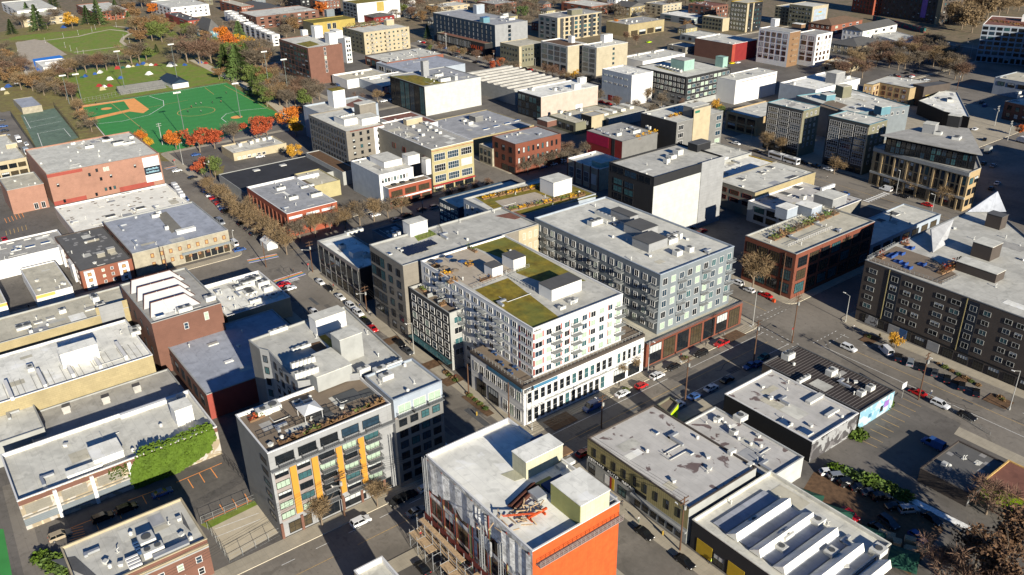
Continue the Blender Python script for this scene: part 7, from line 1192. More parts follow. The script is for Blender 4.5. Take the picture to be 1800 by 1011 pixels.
NAMES = {'car_white': 'white', 'car_silver': 'silver', 'car_black': 'black', 'car_grey': 'grey', 'car_red': 'red', 'car_blue': 'blue', 'car_yellow': 'yellow', 'car_lime': 'lime', 'car_tan': 'tan', 'car_teal': 'teal'}
HEAD = {'A': 0, 'a': math.pi, 'B': math.pi/2, 'b': -math.pi/2}
KN = {'sedan': 'sedan', 'suv': 'SUV', 'hatch': 'hatchback', 'pickup': 'pickup', 'van': 'van'}
def cpx(px, py, hd, kind, c, where, z=.02, group=None, detail=True):
    p = P(px, py, .6); a = HEAD[hd] if isinstance(hd, str) else math.radians(hd)
    return car(p.x, p.y, a, kind, 'car_'+c, '%s %s %s' % (c, KN[kind], where), group, z, detail)
for a in (
    (1094, 692, 'B', 'sedan', 'white', 'parked before the white podium next to a dark red car'), (1127, 678, 'B', 'hatch', 'red', 'parked between two white cars before the podium'), (1155, 661, 'B', 'suv', 'white', 'at the end of the white podium beside a sapling'), (1183, 645, 'b', 'sedan', 'black', 'parked before the brick shops nearest the podium'), (1232, 622, 'b', 'suv', 'black', 'parked midway along the brick shops'), (1268, 604, 'b', 'pickup', 'red', 'parked at the far end of the brick shops'), (1040, 716, 'b', 'van', 'blue', 'in shade with a white ladder roof before the podium corner'), (1318, 643, 'b', 'sedan', 'blue', 'in shade behind the stained white roof building'), (1342, 628, 'b', 'hatch', 'teal', 'in shade beside the dark striped roof'),
    (634, 917, 'B', 'suv', 'white', 'driving past the orange panel block'), (731, 899, 'B', 'sedan', 'silver', 'in the shade crossing before the wrapped construction building'), (700, 880, 'b', 'suv', 'black', 'parked at the corner with a lit red tail lamp'), (716, 872, 'b', 'sedan', 'black', 'parked just ahead of the corner black one'), (748, 858, 'B', 'hatch', 'white', 'half hidden behind the construction building'), (742, 998, 'a', 'sedan', 'black', 'in deep shade under the scaffold at the bottom edge'), (783, 788, 'A', 'sedan', 'white', 'half hidden by the glazed corner wing'),
    (1133, 937, 'A', 'sedan', 'black', 'parked beside the orange sealed wall, further one'), (1204, 987, 'A', 'sedan', 'black', 'parked beside the orange sealed wall, nearer one'), (1296, 497, 'a', 'suv', 'white', 'parked below the blue grey block near the brick loft'), (1317, 510, 'a', 'hatch', 'white', 'parked behind a red car near the brick loft'), (1346, 519, 'a', 'sedan', 'red', 'parked nearest the crossing by the brick loft'),
    (1492, 612, 'A', 'suv', 'white', 'turning in the sunlit street before the dark charcoal block'), (1557, 617, 150, 'van', 'white', 'tall, angled at the kerb before the dark charcoal block'), (1653, 711, 'A', 'suv', 'white', 'driving beside the parking lot with the yellow lines'), (1700, 731, 'A', 'sedan', 'black', 'behind the white one beside the parking lot'), (1613, 690, 'a', 'sedan', 'red', 'parked behind the utility pole by the mural'), (1640, 781, 'a', 'van', 'blue', 'parked alone in the shaded lot'),
    (499, 500, 'B', 'sedan', 'red', 'parked beside the rainbow crossing'), (507, 508, 'B', 'pickup', 'white', 'parked next to the red one by the rainbow crossing'), (563, 496, 'A', 'hatch', 'white', 'parked first below the dark shop row'), (578, 507, 'A', 'sedan', 'black', 'parked between two white ones below the dark shop row'), (598, 522, 'A', 'sedan', 'white', 'parked third below the dark shop row'), (617, 538, 'A', 'suv', 'white', 'parked fourth below the dark shop row'), (630, 550, 'A', 'suv', 'white', 'parked fifth, next to a green bush'), (645, 566, 'A', 'sedan', 'black', 'in shade behind the red one below the grey solar bar'), (655, 577, 'A', 'sedan', 'red', 'parked below the grey solar bar'), (553, 549, 'A', 'hatch', 'white', 'peeking out behind the shaded warehouse roof'), (703, 603, 'A', 'sedan', 'black', 'in shade below the dark grey wing'), (717, 617, 'A', 'sedan', 'grey', 'in shade nearest the planting bed by the wing'),
    (311, 300, 'B', 'sedan', 'white', 'crossing by the billboard'), (339, 312, 'B', 'sedan', 'black', 'driving past the dark red tree'), (327, 350, 'A', 'hatch', 'blue', 'half hidden behind the patched white roof'), (388, 391, 'A', 'van', 'silver', 'parked behind the blue grey roof'), (411, 428, 'a', 'van', 'white', 'at the end of the boarded building'), (421, 439, 'B', 'sedan', 'blue', 'turning at the boarded building corner'), (365, 314, 'A', 'sedan', 'black', 'parked under the utility pole by the green tree'), (457, 275, 'B', 'sedan', 'white', 'parked before the small cream diner'), (503, 266, 'B', 'sedan', 'silver', 'parked right of the diner'), (512, 265, 'B', 'sedan', 'white', 'parked furthest right of the diner'), (344, 272, 'B', 'sedan', 'blue', 'crossing under the red autumn tree'),
    (660, 378, 'B', 'hatch', 'white', 'under the bare trees before the white restaurant'), (697, 386, 'B', 'sedan', 'silver', 'in shade under the bare trees right of the white one'), (716, 378, 'B', 'sedan', 'black', 'in deep shade before the brick restaurant front'), (764, 364, 'B', 'suv', 'silver', 'driving in shade before the yellow building'), (742, 368, 'B', 'sedan', 'grey', 'following in shade before the yellow building'),
    (1245, 386, 'B', 'sedan', 'white', 'parked in the shaded yard beside the tall white wall'), (1222, 397, 'B', 'sedan', 'grey', 'parked in the shaded yard left of the white one'), (1234, 406, 'B', 'sedan', 'red', 'parked in front of the shaded yard'), (1214, 402, 'B', 'sedan', 'black', 'parked furthest left in the shaded yard'),
    (1294, 252, 'A', 'sedan', 'white', 'passing the stone piered shop'), (1557, 333, 'a', 'van', 'white', 'parked before the cream wedge building'), (1588, 345, 'A', 'sedan', 'black', 'before the cream wedge building right of the white van'), (1330, 266, 'A', 'sedan', 'black', 'parked left of the trolley bus'), (1630, 360, 'A', 'sedan', 'red', 'near the far right corner of the wedge building'),
    (1746, 291, 100, 'sedan', 'silver', 'on the shaded avenue right of the wedge building'), (1729, 287, 100, 'sedan', 'black', 'on the shaded avenue beside the wedge building'), (1753, 322, 100, 'sedan', 'white', 'on the shaded avenue before the pointed roof'), (1743, 331, 100, 'hatch', 'grey', 'on the shaded avenue behind the pointed roof'), (1714, 227, 95, 'sedan', 'white', 'sunlit at the avenue crossing'), (1731, 245, 110, 'sedan', 'black', 'waiting behind the box truck'), (1731, 186, 100, 'suv', 'blue', 'in deep shade on the avenue'), (1726, 180, 100, 'sedan', 'grey', 'next one in deep shade on the avenue'), (1688, 118, 110, 'sedan', 'black', 'in the shade at the top of the avenue'), (1680, 88, 110, 'suv', 'teal', 'at the crossing by the white gridded office'), (1695, 98, 110, 'hatch', 'teal', 'beside the teal one at the crossing'),
    (1141, 74, 'B', 'sedan', 'lime', 'alone in the open car park'), (1180, 79, 'B', 'sedan', 'black', 'parked in the shade of the open car park'), (1287, 111, 'B', 'sedan', 'yellow', 'parked below the red walled building'), (1297, 110, 'B', 'sedan', 'white', 'parked beside the yellow one below the red wall'), (800, 99, 'A', 'suv', 'silver', 'parked under the orange letters'), (810, 101, 'A', 'sedan', 'white', 'parked just right of the silver one under the orange letters'), (790, 95, 'A', 'sedan', 'black', 'parked left of the silver one under the orange letters'), (835, 110, 'A', 'sedan', 'black', 'driving on the wide street below the orange letters'), (866, 113, 'A', 'sedan', 'grey', 'parked at the corner by the red trees'), (1515, 115, 'B', 'sedan', 'yellow', 'parked under the bare trees at the upper right'), (1525, 108, 'B', 'sedan', 'silver', 'under the bare trees by the cream gabled house'),
    (8, 421, 'A', 'sedan', 'red', 'at the left edge in the parking lot'), (46, 253, 'A', 'sedan', 'white', 'beside the box truck near the tennis courts'), (106, 942, 'B', 'suv', 'tan', 'in the shaded lot nearest the street'), (181, 910, 'B', 'suv', 'black', 'in the shaded lot with a sunlit hood, middle one'), (223, 894, 'B', 'suv', 'black', 'in the shaded lot with a sunlit hood, right hand one'), (285, 866, 'B', 'sedan', 'blue', 'deep in shade under the ivy wall'),
    (1474, 838, 60, 'suv', 'silver', 'parked first in the dirt lot by the brambles'), (1491, 849, 60, 'suv', 'black', 'parked second in the dirt lot by the brambles'), (1512, 857, 60, 'sedan', 'black', 'parked third in the dirt lot by the brambles'), (1531, 865, 60, 'sedan', 'grey', 'parked fourth in the dirt lot by the brambles'), (1574, 890, 60, 'sedan', 'black', 'parked left of the sunlit silver one in the dirt lot'), (1597, 896, 60, 'suv', 'silver', 'sunlit, in the middle of the dirt lot'), (1638, 911, -10, 'sedan', 'black', 'parked furthest right in the dirt lot'), (1493, 904, -10, 'sedan', 'red', 'beside the green tarps'), (1549, 874, 60, 'suv', 'black', 'parked fifth in the dirt lot by the brambles'), (1455, 830, 60, 'hatch', 'white', 'parked at the wrapped white end wall'), (1562, 918, -10, 'suv', 'grey', 'in the middle of the dirt lot in shade'), (1545, 930, -10, 'sedan', 'black', 'between the red car and the blue hatchback'), (1613, 944, -10, 'hatch', 'blue', 'sunlit, near the rust brown trees')):
    cpx(*a, detail=a[1] > 330)
for row, grp, lst in (
    ('in the slanted kerb row by the bare trees', 'cars in the slanted kerb row', ((365, 336, 'blue', 'suv'), (371, 343, 'white', 'sedan'), (377, 348, 'red', 'sedan'), (382, 353, 'grey', 'sedan'), (385, 357, 'red', 'hatch'), (390, 361, 'silver', 'sedan'), (394, 366, 'blue', 'sedan'), (399, 371, 'black', 'suv'), (428, 393, 'black', 'suv'), (440, 401, 'grey', 'sedan'), (448, 411, 'black', 'hatch'))),):
    for i, (px, py, c, k) in enumerate(lst): cpx(px, py, 'B', k, c, '%s, %s from the park end' % (row, ORD[i]), group=grp)
for i, (px, py, c, k) in enumerate(((1580, 629, 'black', 'suv'), (1600, 637, 'silver', 'suv'), (1621, 645, 'black', 'sedan'), (1643, 655, 'grey', 'sedan'), (1665, 666, 'black', 'sedan'), (1690, 679, 'black', 'suv'), (1716, 690, 'black', 'sedan'))): cpx(px, py, 115, k, c, 'angle parked before the dark charcoal block, %s from the white van' % ORD[i], group='angle parked cars before the dark block')
for i, (px, py, c) in enumerate(((3, 212, 'grey'), (6, 222, 'blue'), (8, 230, 'black'), (10, 238, 'silver'))): cpx(px, py, 'B', 'sedan', c, 'parked at the left edge near the tennis courts, %s from the top' % ORD[i], group='cars near the tennis courts', detail=False)
for i in range(16):
    px, py = 1590+RND.uniform(-25, 45), 138+RND.uniform(-16, 6); c = RND.choice(['white', 'silver', 'black', 'white', 'red', 'grey']); cpx(px, py, RND.choice(['A', 'B', 60]), 'sedan', c, 'in the crowded lot under bare trees behind the tan apartments', group='cars in the crowded lot', detail=False)
for i in range(9): cpx(585+i*4.4, 148.5+i*.9-i*.6, 'A', 'sedan', ['black', 'grey', 'blue', 'silver'][i % 4], 'parked below the blank end of the brown brick block', group='cars below the brown brick block', detail=False)
for i in range(8): cpx(1050+i*10, 74-i*2.6+RND.uniform(-3, 3)-60, 'B', 'sedan', ['white', 'grey', 'black', 'silver'][i % 4], 'parked by the gabled houses at the top edge', group='cars by the gabled houses', detail=False)
for (x0, y0, x1, y1), hd, where in (((-450, 358, -315, 357.6), 'A', 'on the wide street below the sawtooth warehouse'), ((-455, 376.4, -300, 376.4), 'a', 'on the wide street below the green windowed block'), ((-640, 383, -482, 383), 'a', 'on the street before the orange letters'), ((-307, 240, -307, 345), 'B', 'in shade before the three storey brick building'), ((-474, 240, -474, 366), 'b', 'beside the brown brick block'), ((-280, 219.5, -172, 219.5), 'a', 'below the tall white wall'), ((-262, 204.8, -200, 204.8), 'A', 'behind the blue grey block'), ((-126.2, 112, -126.2, 186), 'B', 'in shade on the kerb of the stained roof buildings'), ((-282, 326.6, -190, 326.6), 'a', 'on the wide street opposite the dark twin blocks'), ((-255, 350, -200, 350), 'A', 'at the kerb before the dark twin blocks')):
    L2 = math.hypot(x1-x0, y1-y0); n = int(L2/6.4)
    for i in range(n):
        if RND.random() < .3: continue
        t = (i+.5)/n; c = RND.choice(['white', 'silver', 'black', 'grey', 'black', 'blue', 'white', 'red']); kd = RND.choice(['sedan', 'suv', 'hatch', 'sedan']); car(x0+(x1-x0)*t, y0+(y1-y0)*t, HEAD[hd], kd, 'car_'+c, '%s %s parked %s' % (c, KN[kd], where), 'cars parked '+where, detail=False)
def truck(px, py, hd, label, c='white_paint', L_=4.2):
    p = P(px, py, 1); a = HEAD[hd] if isinstance(hd, str) else math.radians(hd); o = thing('box_truck', label, 'truck', (p.x, p.y, .02), a)
    m = MB(); m.box(-L_, -1.15, .7, .6, 1.15, 3.2); m.build('cargo_box', c, o); m = MB(); m.box(.7, -1.05, .5, 2.3, 1.05, 1.5).poly([(.7, -1.05, 1.5), (2.1, -1.05, 1.5), (1.7, -.95, 2.5), (.7, -.95, 2.5)]).poly([(2.1, 1.05, 1.5), (.7, 1.05, 1.5), (.7, .95, 2.5), (1.7, .95, 2.5)]).poly([(.7, -.95, 2.5), (1.7, -.95, 2.5), (1.7, .95, 2.5), (.7, .95, 2.5)]); m.build('cab', 'car_white', o)
    m = MB(); m.poly([(2.12, -1.0, 1.5), (2.12, 1.0, 1.5), (1.72, .9, 2.45), (1.72, -.9, 2.45)]); m.build('windscreen', 'glass_car', o); w, r_ = wheel_mesh()
    for x in (-L_+1, 1.5):
        for s in (-1, 1): link('wheel', w, o, (x, s*1.0, .4)).scale = (1.25, 1.3, 1.25)
    return o
truck(33, 247, 'A', 'white box truck beside the tennis courts'); truck(1738, 264, 100, 'pale box truck on the shaded avenue right of the wedge building', 'pale_grey'); truck(1795, 247, 170, 'white box truck at the right edge crossing'); truck(47, 268, 'A', 'white box truck behind the big red brick building', 'blue_white')
# trolley bus
p = P(1378, 278, 1.5); o = thing('trolley_bus', 'long white articulated trolley bus with poles on its roof before the dark twin blocks', 'bus', (p.x, p.y, .02), math.radians(-3)); m = MB(); m.box(-8.6, -1.28, .4, -.4, 1.28, 3.2).box(.4, -1.28, .4, 8.6, 1.28, 3.2); m.build('body', 'car_white', o); m = MB(); m.box(-.4, -1.2, .5, .4, 1.2, 3.1); m.build('bellows', 'rubber', o)
m = MB(); m.box(-8.0, -1.31, 1.5, -.9, 1.31, 2.6).box(.9, -1.31, 1.5, 8.0, 1.31, 2.6); m.build('windows', 'glass_warm', o); m = MB(); m.box(8.5, -1.1, 1.3, 8.63, 1.1, 2.7); m.build('windscreen', 'glass_car', o); m = MB(); m.tube((-3, -.4, 3.2), (-8.2, -.5, 5.6), .06).tube((-3, .4, 3.2), (-8.2, .5, 5.6), .06); m.build('trolley_pole', 'frame_dark', o); m = MB(); m.box(-6, -.8, 3.2, -2, .8, 3.45).box(3, -.8, 3.2, 6, .8, 3.45); m.build('roof_unit', 'pale_grey', o)
for x in (-6.6, 2.2, 6.4):
    for s in (-1, 1): link('wheel', wheel_mesh()[0], o, (x, s*1.15, .45)).scale = (1.35, 1.4, 1.35)
# ================================================================ POLES, LAMPS, WIRES
UP = {}
def upole(key, base, top, label, cross=True, lamp=None, mat='pole_wood', base_mat=None):
    b = P(*base); h = max(7, min(16, hfrom(base, top))); o = thing('utility_pole', label, 'utility pole', (b.x, b.y, 0)); m = MB(); m.tube((0, 0, 0), (0, 0, h), .2, .14, 8); m.build('pole', mat, o); UP[key] = (b.x, b.y, h)
    if cross:
        m = MB()
        for z in (h-.5, h-1.6): m.box(-.07, -1.3, z, .07, 1.3, z+.14); [m.cyl(0, y, z+.14, z+.34, .05, n=5) for y in (-1.1, -.5, .5, 1.1)]
        m.build('crossarm', mat, o)
    if cross: m = MB(); m.cyl(.35, 0, h-3, h-2, .3, n=8); m.build('transformer', 'pale_grey', o)
    if lamp:
        m = MB(); m.tube((0, 0, h*.72), (lamp[0], lamp[1], h*.8), .06); m.build('lamp_arm', 'pole_steel', o); m = MB(); m.box(lamp[0]-.35, lamp[1]-.14, h*.8-.08, lamp[0]+.35, lamp[1]+.14, h*.8+.08); m.build('lamp_head', 'lamp_glass', o)
    return o
for k, ba, tp, lab, lp in (('a', (1057, 753), (1052, 695), 'bare wooden pole in the shaded street before the podium corner', (-2.5, 0)), ('b', (1204, 706), (1211, 626), 'wooden pole with a pale transformer beside the stained roof building', (-2.5, 0)), ('c', (1324, 640), (1329, 563), 'rust brown pole behind the blue car in shade', (-2.5, 0)), ('d', (1392, 603), (1409, 450), 'tall pole at the crossing beside the striped roof', None), ('e', (1614, 703), (1632, 620), 'leaning pair pole beside the sky blue mural lot', (-.5, 3)), ('f', (1195, 968), (1205, 874), 'brown pole with crossarm before the auto repair end', (-2, 0)), ('g', (606, 908), (598, 833), 'rust brown pole before the orange panel block', (0, -2)), ('h', (550, 479), (546, 424), 'pole with lamp arm at the dark shop row corner', (0, -3)), ('i', (645, 548), (641, 503), 'rust pole with lamp arm beside the grey solar bar', (0, -3)), ('j', (374, 327), (363, 275), 'white footed pole beside the green and gold tree', (0, -2)), ('k', (895, 745), (893, 672), 'bare wooden pole at the podium side street', None), ('l', (824, 694), (823, 640), 'dark wooden pole between the wing and the podium', None), ('m', (1371, 520), (1385, 445), 'pole before the brick loft corner', None), ('n', (300, 500), (295, 432), 'thin pole before the boarded building', None), ('o', (743, 375), (738, 346), 'pole in the shade before the restaurant front', None), ('q', (1560, 410), (1572, 372), 'pole on the corner before the long shaded roof', None), ('r', (1748, 222), (1760, 187), 'sunlit pole on the avenue before the dark brick building', (-2, 0)), ('s', (1771, 247), (1783, 213), 'leaning sunlit pole at the right hand crossing', None), ('t', (1682, 158), (1690, 128), 'pole at the upper avenue beside the crowded lot', None), ('u', (868, 120), (872, 88), 'street pole by the dark shop front with orange letters', None), ('v', (785, 95), (783, 58), 'pale pole on the wide street before the dark shop front', (0, -2)), ('w', (286, 255), (281, 216), 'twin footed pole beside the sports field', None), ('x', (468, 470), (464, 425), 'pole beside the white street tent', None)): upole(k, ba, tp, lab, cross=k not in 'klmnx', lamp=lp, mat='pole_steel' if k in 'rsvw' else 'pole_wood')
def wire(a, b, off=0., sag=.6, z=-.3, ends=None):
    (x0, y0, h0) = UP[a]; (x1, y1, h1) = UP[b] if b in UP else b; n = 10; m = MB(); q = []
    d = Vector((x1-x0, y1-y0)).normalized(); nn = Vector((-d.y, d.x))*off
    for i in range(n+1): t = i/n; q.append((x0+(x1-x0)*t+nn.x, y0+(y1-y0)*t+nn.y, h0+(h1-h0)*t+z-sag*4*t*(1-t)))
    for i in range(n): m.tube(q[i], q[i+1], .028, n=4)
    tag(m.build('power_line', 'wire'), ends[0], 'power line', ends[1])
wl = (('a', 'b', 'between the shaded poles before the podium'), ('b', 'c', 'along the brick shop street in shade'), ('c', 'd', 'crossing the junction to the tall corner pole'), ('d', 'm', 'crossing the street toward the brick loft'), ('f', 'k', 'from the auto repair pole to the podium side street'), ('h', 'i', 'along the kerb of the dark shop row'), ('i', 'l', 'along the kerb below the dark grey wing'))
for a, b_, lab in wl:
    for off in (-1.1, -.3, .5, 1.1): wire(a, b_, off, ends=('thin dark power line %s' % lab, 'power lines '+lab))
gx, gy, gh = UP['g']; ax, ay, ah = UP['a']
for off in (-1.1, -.4, .4, 1.1):
    for tgt in ((ax-.5, ay-64, ah+1), ): wire('a', tgt, off, 1.2, ends=('power line sweeping from the bare pole past the orange panel block', 'power lines past the orange panel block'))
    wire('g', (gx+8, gy-60, gh), off, 1.5, ends=('power line from the rust brown pole over the fenced lot', 'power lines over the fenced lot')); wire('g', (ax-1, ay-10, ah-1), off, 1.0, ends=('power line crossing the street before the glazed corner wing', 'power lines before the glazed wing'))
def lamp(base, top, label, arm=(2.2, 0), mat='pole_steel', h=None):
    b = P(*base); h = h or max(6, min(13, hfrom(base, top))); o = thing('street_lamp', label, 'street lamp', (b.x, b.y, .1)); m = MB(); m.tube((0, 0, 0), (0, 0, h), .13, .08, 7).cyl(0, 0, 0, .8, .22, n=8); m.build('pole', mat, o); m = MB(); m.tube((0, 0, h-.1), (arm[0], arm[1], h+.35), .06); m.build('arm', mat, o); m = MB(); m.box(arm[0]-.4, arm[1]-.16, h+.27, arm[0]+.4, arm[1]+.16, h+.43); m.build('lamp_head', 'lamp_glass', o); return o
for ba, tp, lab, ar in (((935, 757), (932, 690), 'white lamp post at the podium corner', (0, 2)), ((1139, 656), (1140, 600), 'pale lamp post where podium and brick shops meet', (1.5, 0)), ((1323, 573), (1325, 511), 'pale lamp post at the far corner of the brick shops', (1.5, 0)), ((728, 623), (724, 568), 'lamp post with a small blue sign beside the dark grey wing', (0, -2)), ((1774, 721), (1796, 653), 'grey lamp post at the right hand curved corner', (-1, -2)), ((1486, 566), (1491, 520), 'dark lamp post at the corner of the dark charcoal block', (-2, 0)), ((1320, 250), (1322, 222), 'white lamp post before the stone piered shop', (0, -1)), ((1575, 341), (1580, 300), 'white lamp post before the wedge building', (0, -1)), ((1634, 392), (1642, 342), 'curved lamp post at the crossing beside the wedge building', (-1, -1)), ((941, 128), (938, 103), 'green lamp post beside the stucco block', (0, -1)), ((1704, 108), (1710, 76), 'signal post with green street sign left of the gridded office', (-4, 0)), ((1647, 95), (1652, 65), 'signal post at the upper avenue crossing', (3, 0)), ((1661, 100), (1666, 76), 'short lamp post at the upper avenue crossing', (1, 0)), ((322, 290), (317, 252), 'white twin lamp post by the red autumn tree', (1, 1)), ((413, 436), (411, 405), 'lamp post at the boarded building corner', (1, 0)), ((1643, 47), (1650, 32), 'white lamp post at the top of the avenue', (0, -1)), ((940, 640), (938, 600), 'thin lamp post on the terrace side', (1, 0))):
    if 'terrace' not in lab: lamp(ba, tp, lab, ar)
def mast(base, top, label):
    b = P(*base); h = max(17, min(32, hfrom(base, top))); o = thing('light_mast', label, 'light mast', (b.x, b.y, 0)); m = MB(); m.tube((0, 0, 0), (0, 0, h), .24, .13, 8); m.build('pole', 'pole_green', o); m = MB(); m.box(-.12, -2, h-.1, .12, 2, h+.1); m.build('crossarm', 'pole_steel', o)
    for y in (-1.7, -.9, -.1, .7, 1.5): m = MB(); m.box(-.3, y-.28, h+.1, .3, y+.28, h+.75); m.build('floodlight', 'lamp_glass', o)
for ba, tp, lab in (((221, 163), (206, 91), 'tall light mast behind the bleachers'), ((314, 151), (300, 79), 'tall light mast by the field house'), ((122, 183), (110, 134), 'light mast behind the home plate fence'), ((144, 178), (136, 152), 'shorter light mast at the infield corner'), ((328, 252), (311, 164), 'light mast at the near edge of the field'), ((423, 207), (412, 148), 'light mast at the right side of the field'), ((475, 168), (464, 92), 'light mast before the brown brick block, left one'), ((509, 183), (497, 106), 'light mast before the brown brick block, right one')): mast(ba, tp, lab)
for i, (px, py) in enumerate(((80, 76), (112, 67), (138, 62), (162, 56), (115, 84), (125, 90), (137, 94), (148, 98), (218, 70), (228, 76), (36, 110), (33, 98), (40, 118), (46, 128), (266, 70), (276, 68), (205, 48), (168, 52))): lamp((px, py), (px, py-8), 'small white globe park lamp along the paths of the lawn', (0.1, 0), h=4.).__setitem__('group', 'park lamps')
def fence(name, pix, h, label, mat='rail', step=2.5, cat='fence', rails=3, group=None):
    q = [P(x, y, 0) for x, y in pix]; o = thing(name, label, cat, q[0], 0, group); q = [p-q[0] for p in q]; m = MB()
    for a, b in zip(q[:-1], q[1:]):
        for k in range(rails): z = .15+(h-.2)*k/(rails-1); m.tube((a.x, a.y, z), (b.x, b.y, z), .03, n=4)
    m.build('rail', mat, o); n0 = 0; pm = MB(); pm.tube((0, 0, 0), (0, 0, h), .05, n=5); pm = pm.mesh('post', [mat])
    for a, b in zip(q[:-1], q[1:]):
        n = max(1, int((b-a).length/step))
        for i in range(n+1): link('post', pm, o, a+(b-a)*(i/n)); n0 += 1
    return o
fence('chain_link_fence', [(366, 932), (404, 990), (495, 940)], 2.2, 'chain link fence round the gravel lot'); fence('chain_link_fence', [(355, 922), (455, 880)], 2.2, 'chain link fence between the striped lot and the gravel lot'); fence('chain_link_fence', [(20, 205), (66, 270)], 4, 'tall fence on the street side of the tennis courts', 'rail_dark'); fence('chain_link_fence', [(96, 190), (140, 245)], 4, 'tall fence on the field side of the tennis courts', 'rail_dark'); fence('chain_link_fence', [(143, 182), (230, 165), (305, 153)], 3, 'long fence behind the infield and bleachers', 'rail'); fence('chain_link_fence', [(395, 812), (456, 872)], 2.2, 'chain link fence beside the grey side wall of the orange panel block', 'rail_dark'); fence('guard_rail', [(1660, 715), (1740, 765)], 1., 'low rail along the pavement of the parking lot', 'rail')
# ================================================================ PEOPLE
def person_mesh(pose, cl, legs, hair):
    key = ('person', pose, cl, legs, hair)
    if key in VM: return VM[key]
    bm_v, bm_e, rad = [], [], []
    def ch(pts, rs, start=None):
        i0 = start
        for p, r_ in zip(pts, rs):
            bm_v.append(p); rad.append(r_); i = len(bm_v)-1
            if i0 is not None: bm_e.append((i0, i))
            i0 = i
        return i0
    s = .34 if pose == 'walk' else .10
    ch([(0, 0, .95)], [.15]); pel = 0; che = ch([(0, 0, 1.12), (.02, 0, 1.36)], [.14, .16], 0); nk = ch([(.02, 0, 1.5), (.03, 0, 1.56)], [.07, .06], che); ch([(.05, 0, 1.66), (.04, 0, 1.75)], [.10, .09], nk)
    for sg, st in ((-1, s), (1, -s)):
        ch([(st*.1, sg*.10, .88), (st*.5+.04, sg*.11, .5), (st-.04, sg*.11, .1), (st+.14, sg*.12, .04)], [.10, .072, .05, .045], 0)
        ch([(.02, sg*.2, 1.40), (-st*.35, sg*.25, 1.13), (-st*.5+.14, sg*.24, .92), (-st*.5+.22, sg*.23, .84)], [.065, .05, .04, .04], che)
    me = bpy.data.meshes.new('person_cage'); me.from_pydata(bm_v, bm_e, []); ob = bpy.data.objects.new('person_cage', me); C.objects.link(ob); ob.modifiers.new('s', 'SKIN')
    for v, r_ in zip(me.skin_vertices[0].data, rad): v.radius = (r_, r_)
    me.skin_vertices[0].data[0].use_root = True; sb = ob.modifiers.new('d', 'SUBSURF'); sb.levels = 1
    dg = bpy.context.evaluated_depsgraph_get(); out = bpy.data.meshes.new_from_object(ob.evaluated_get(dg)); bpy.data.objects.remove(ob); out.name = 'person'
    for q in (cl, legs, 'skin', 'rubber'): out.materials.append(M(q))
    for pl in out.polygons: z = pl.center.z; y = abs(pl.center.y); pl.material_index = 3 if z < .09 else 2 if z > 1.52 or (y > .19 and z < .93) else 1 if z < .98 else 0
    hm = MB(); hm.cyl(.02, 0, 1.72, 1.84, .115, .05, 9); h_ = hm.mesh('hair', [hair]); VM[key] = (out, h_); return VM[key]
def person(px, py, pose, cl, legs, label, rz=0., group=None, pt=None, hair='hair_brown'):
    p = pt or P(px, py, .03); me, h_ = person_mesh(pose, cl, legs, hair); o = tag(link('person', me, None, p, rz), label, 'person', group); link('hair', h_, o); return o
for i, (px, py, po, c, lab) in enumerate(((337, 190, 'walk', 'cloth_red', 'person in a red top near the centre circle of the field'), (345, 185, 'stand', 'cloth_white', 'person in white at the top of the centre circle'), (354, 184, 'walk', 'cloth_white', 'person in white right of the centre circle top'), (331, 198, 'stand', 'cloth_dark', 'person in dark clothes at the left of the centre circle'), (354, 198, 'walk', 'cloth_white', 'person in white low in the centre circle'), (374, 182, 'walk', 'cloth_dark', 'person in dark clothes right of the centre circle'), (389, 181, 'stand', 'cloth_red', 'person in a red top furthest right on the field'), (398, 165, 'walk', 'cloth_dark', 'person in dark clothes near the far corner of the field'), (171, 194, 'stand', 'cloth_dark', 'person in dark clothes on the infield'), (169, 183, 'stand', 'cloth_dark', 'person in dark clothes on the far base line'), (247, 226, 'walk', 'cloth_dark', 'person in dark clothes by the yellow field line'))): person(px, py, po, c, 'cloth_dark', lab, i*1.1)
for px, py, c, l, lab, rz in ((1636, 694, 'cloth_white', 'cloth_blue', 'person in white walking by the parked red car', 2), (1635, 707, 'cloth_red', 'cloth_dark', 'person in red on the pavement beside the parking lot', 1), (1500, 579, 'cloth_white', 'cloth_dark', 'person in white on the curved sunlit corner', 0), (1093, 888, 'cloth_dark', 'cloth_dark', 'person in dark clothes walking past the auto repair', 0), (1122, 918, 'cloth_white', 'cloth_teal', 'person in white and teal walking by the auto repair shops', 0), (1249, 992, 'cloth_lime', 'cloth_dark', 'person in a lime vest at the kerb by the yellow panels', 1), (516, 480, 'cloth_dark', 'cloth_dark', 'person crossing on the rainbow stripes', 1), (595, 487, 'cloth_white', 'cloth_blue', 'person in white by the dark shop row', 1), (622, 508, 'cloth_dark', 'cloth_dark', 'person in dark clothes by the dark shop row', 1)): person(px, py, 'walk', c, l, lab, rz)
for i in range(26):
    x, y = [(RND.uniform(-258, -150), 110), (-143, RND.uniform(112, 198)), (RND.uniform(-120, -40), 222.5), (RND.uniform(-300, -200), 339), (RND.uniform(-380, -310), 110.3), (-301.5, RND.uniform(20, 90))][i % 6]; c = RND.choice(['dark', 'blue', 'white', 'red', 'dark']); person(0, 0, 'walk', 'cloth_'+c, 'cloth_dark', 'person in %s clothes walking on the pavement %s' % (c, ('along the dark shop row', 'before the white podium', 'before the dark charcoal block', 'of the wide street', 'by the brick corner building', 'by the boarded building')[i % 6]), RND.uniform(0, 6), 'walkers on the pavements', pt=Vector((x, y, .16)))
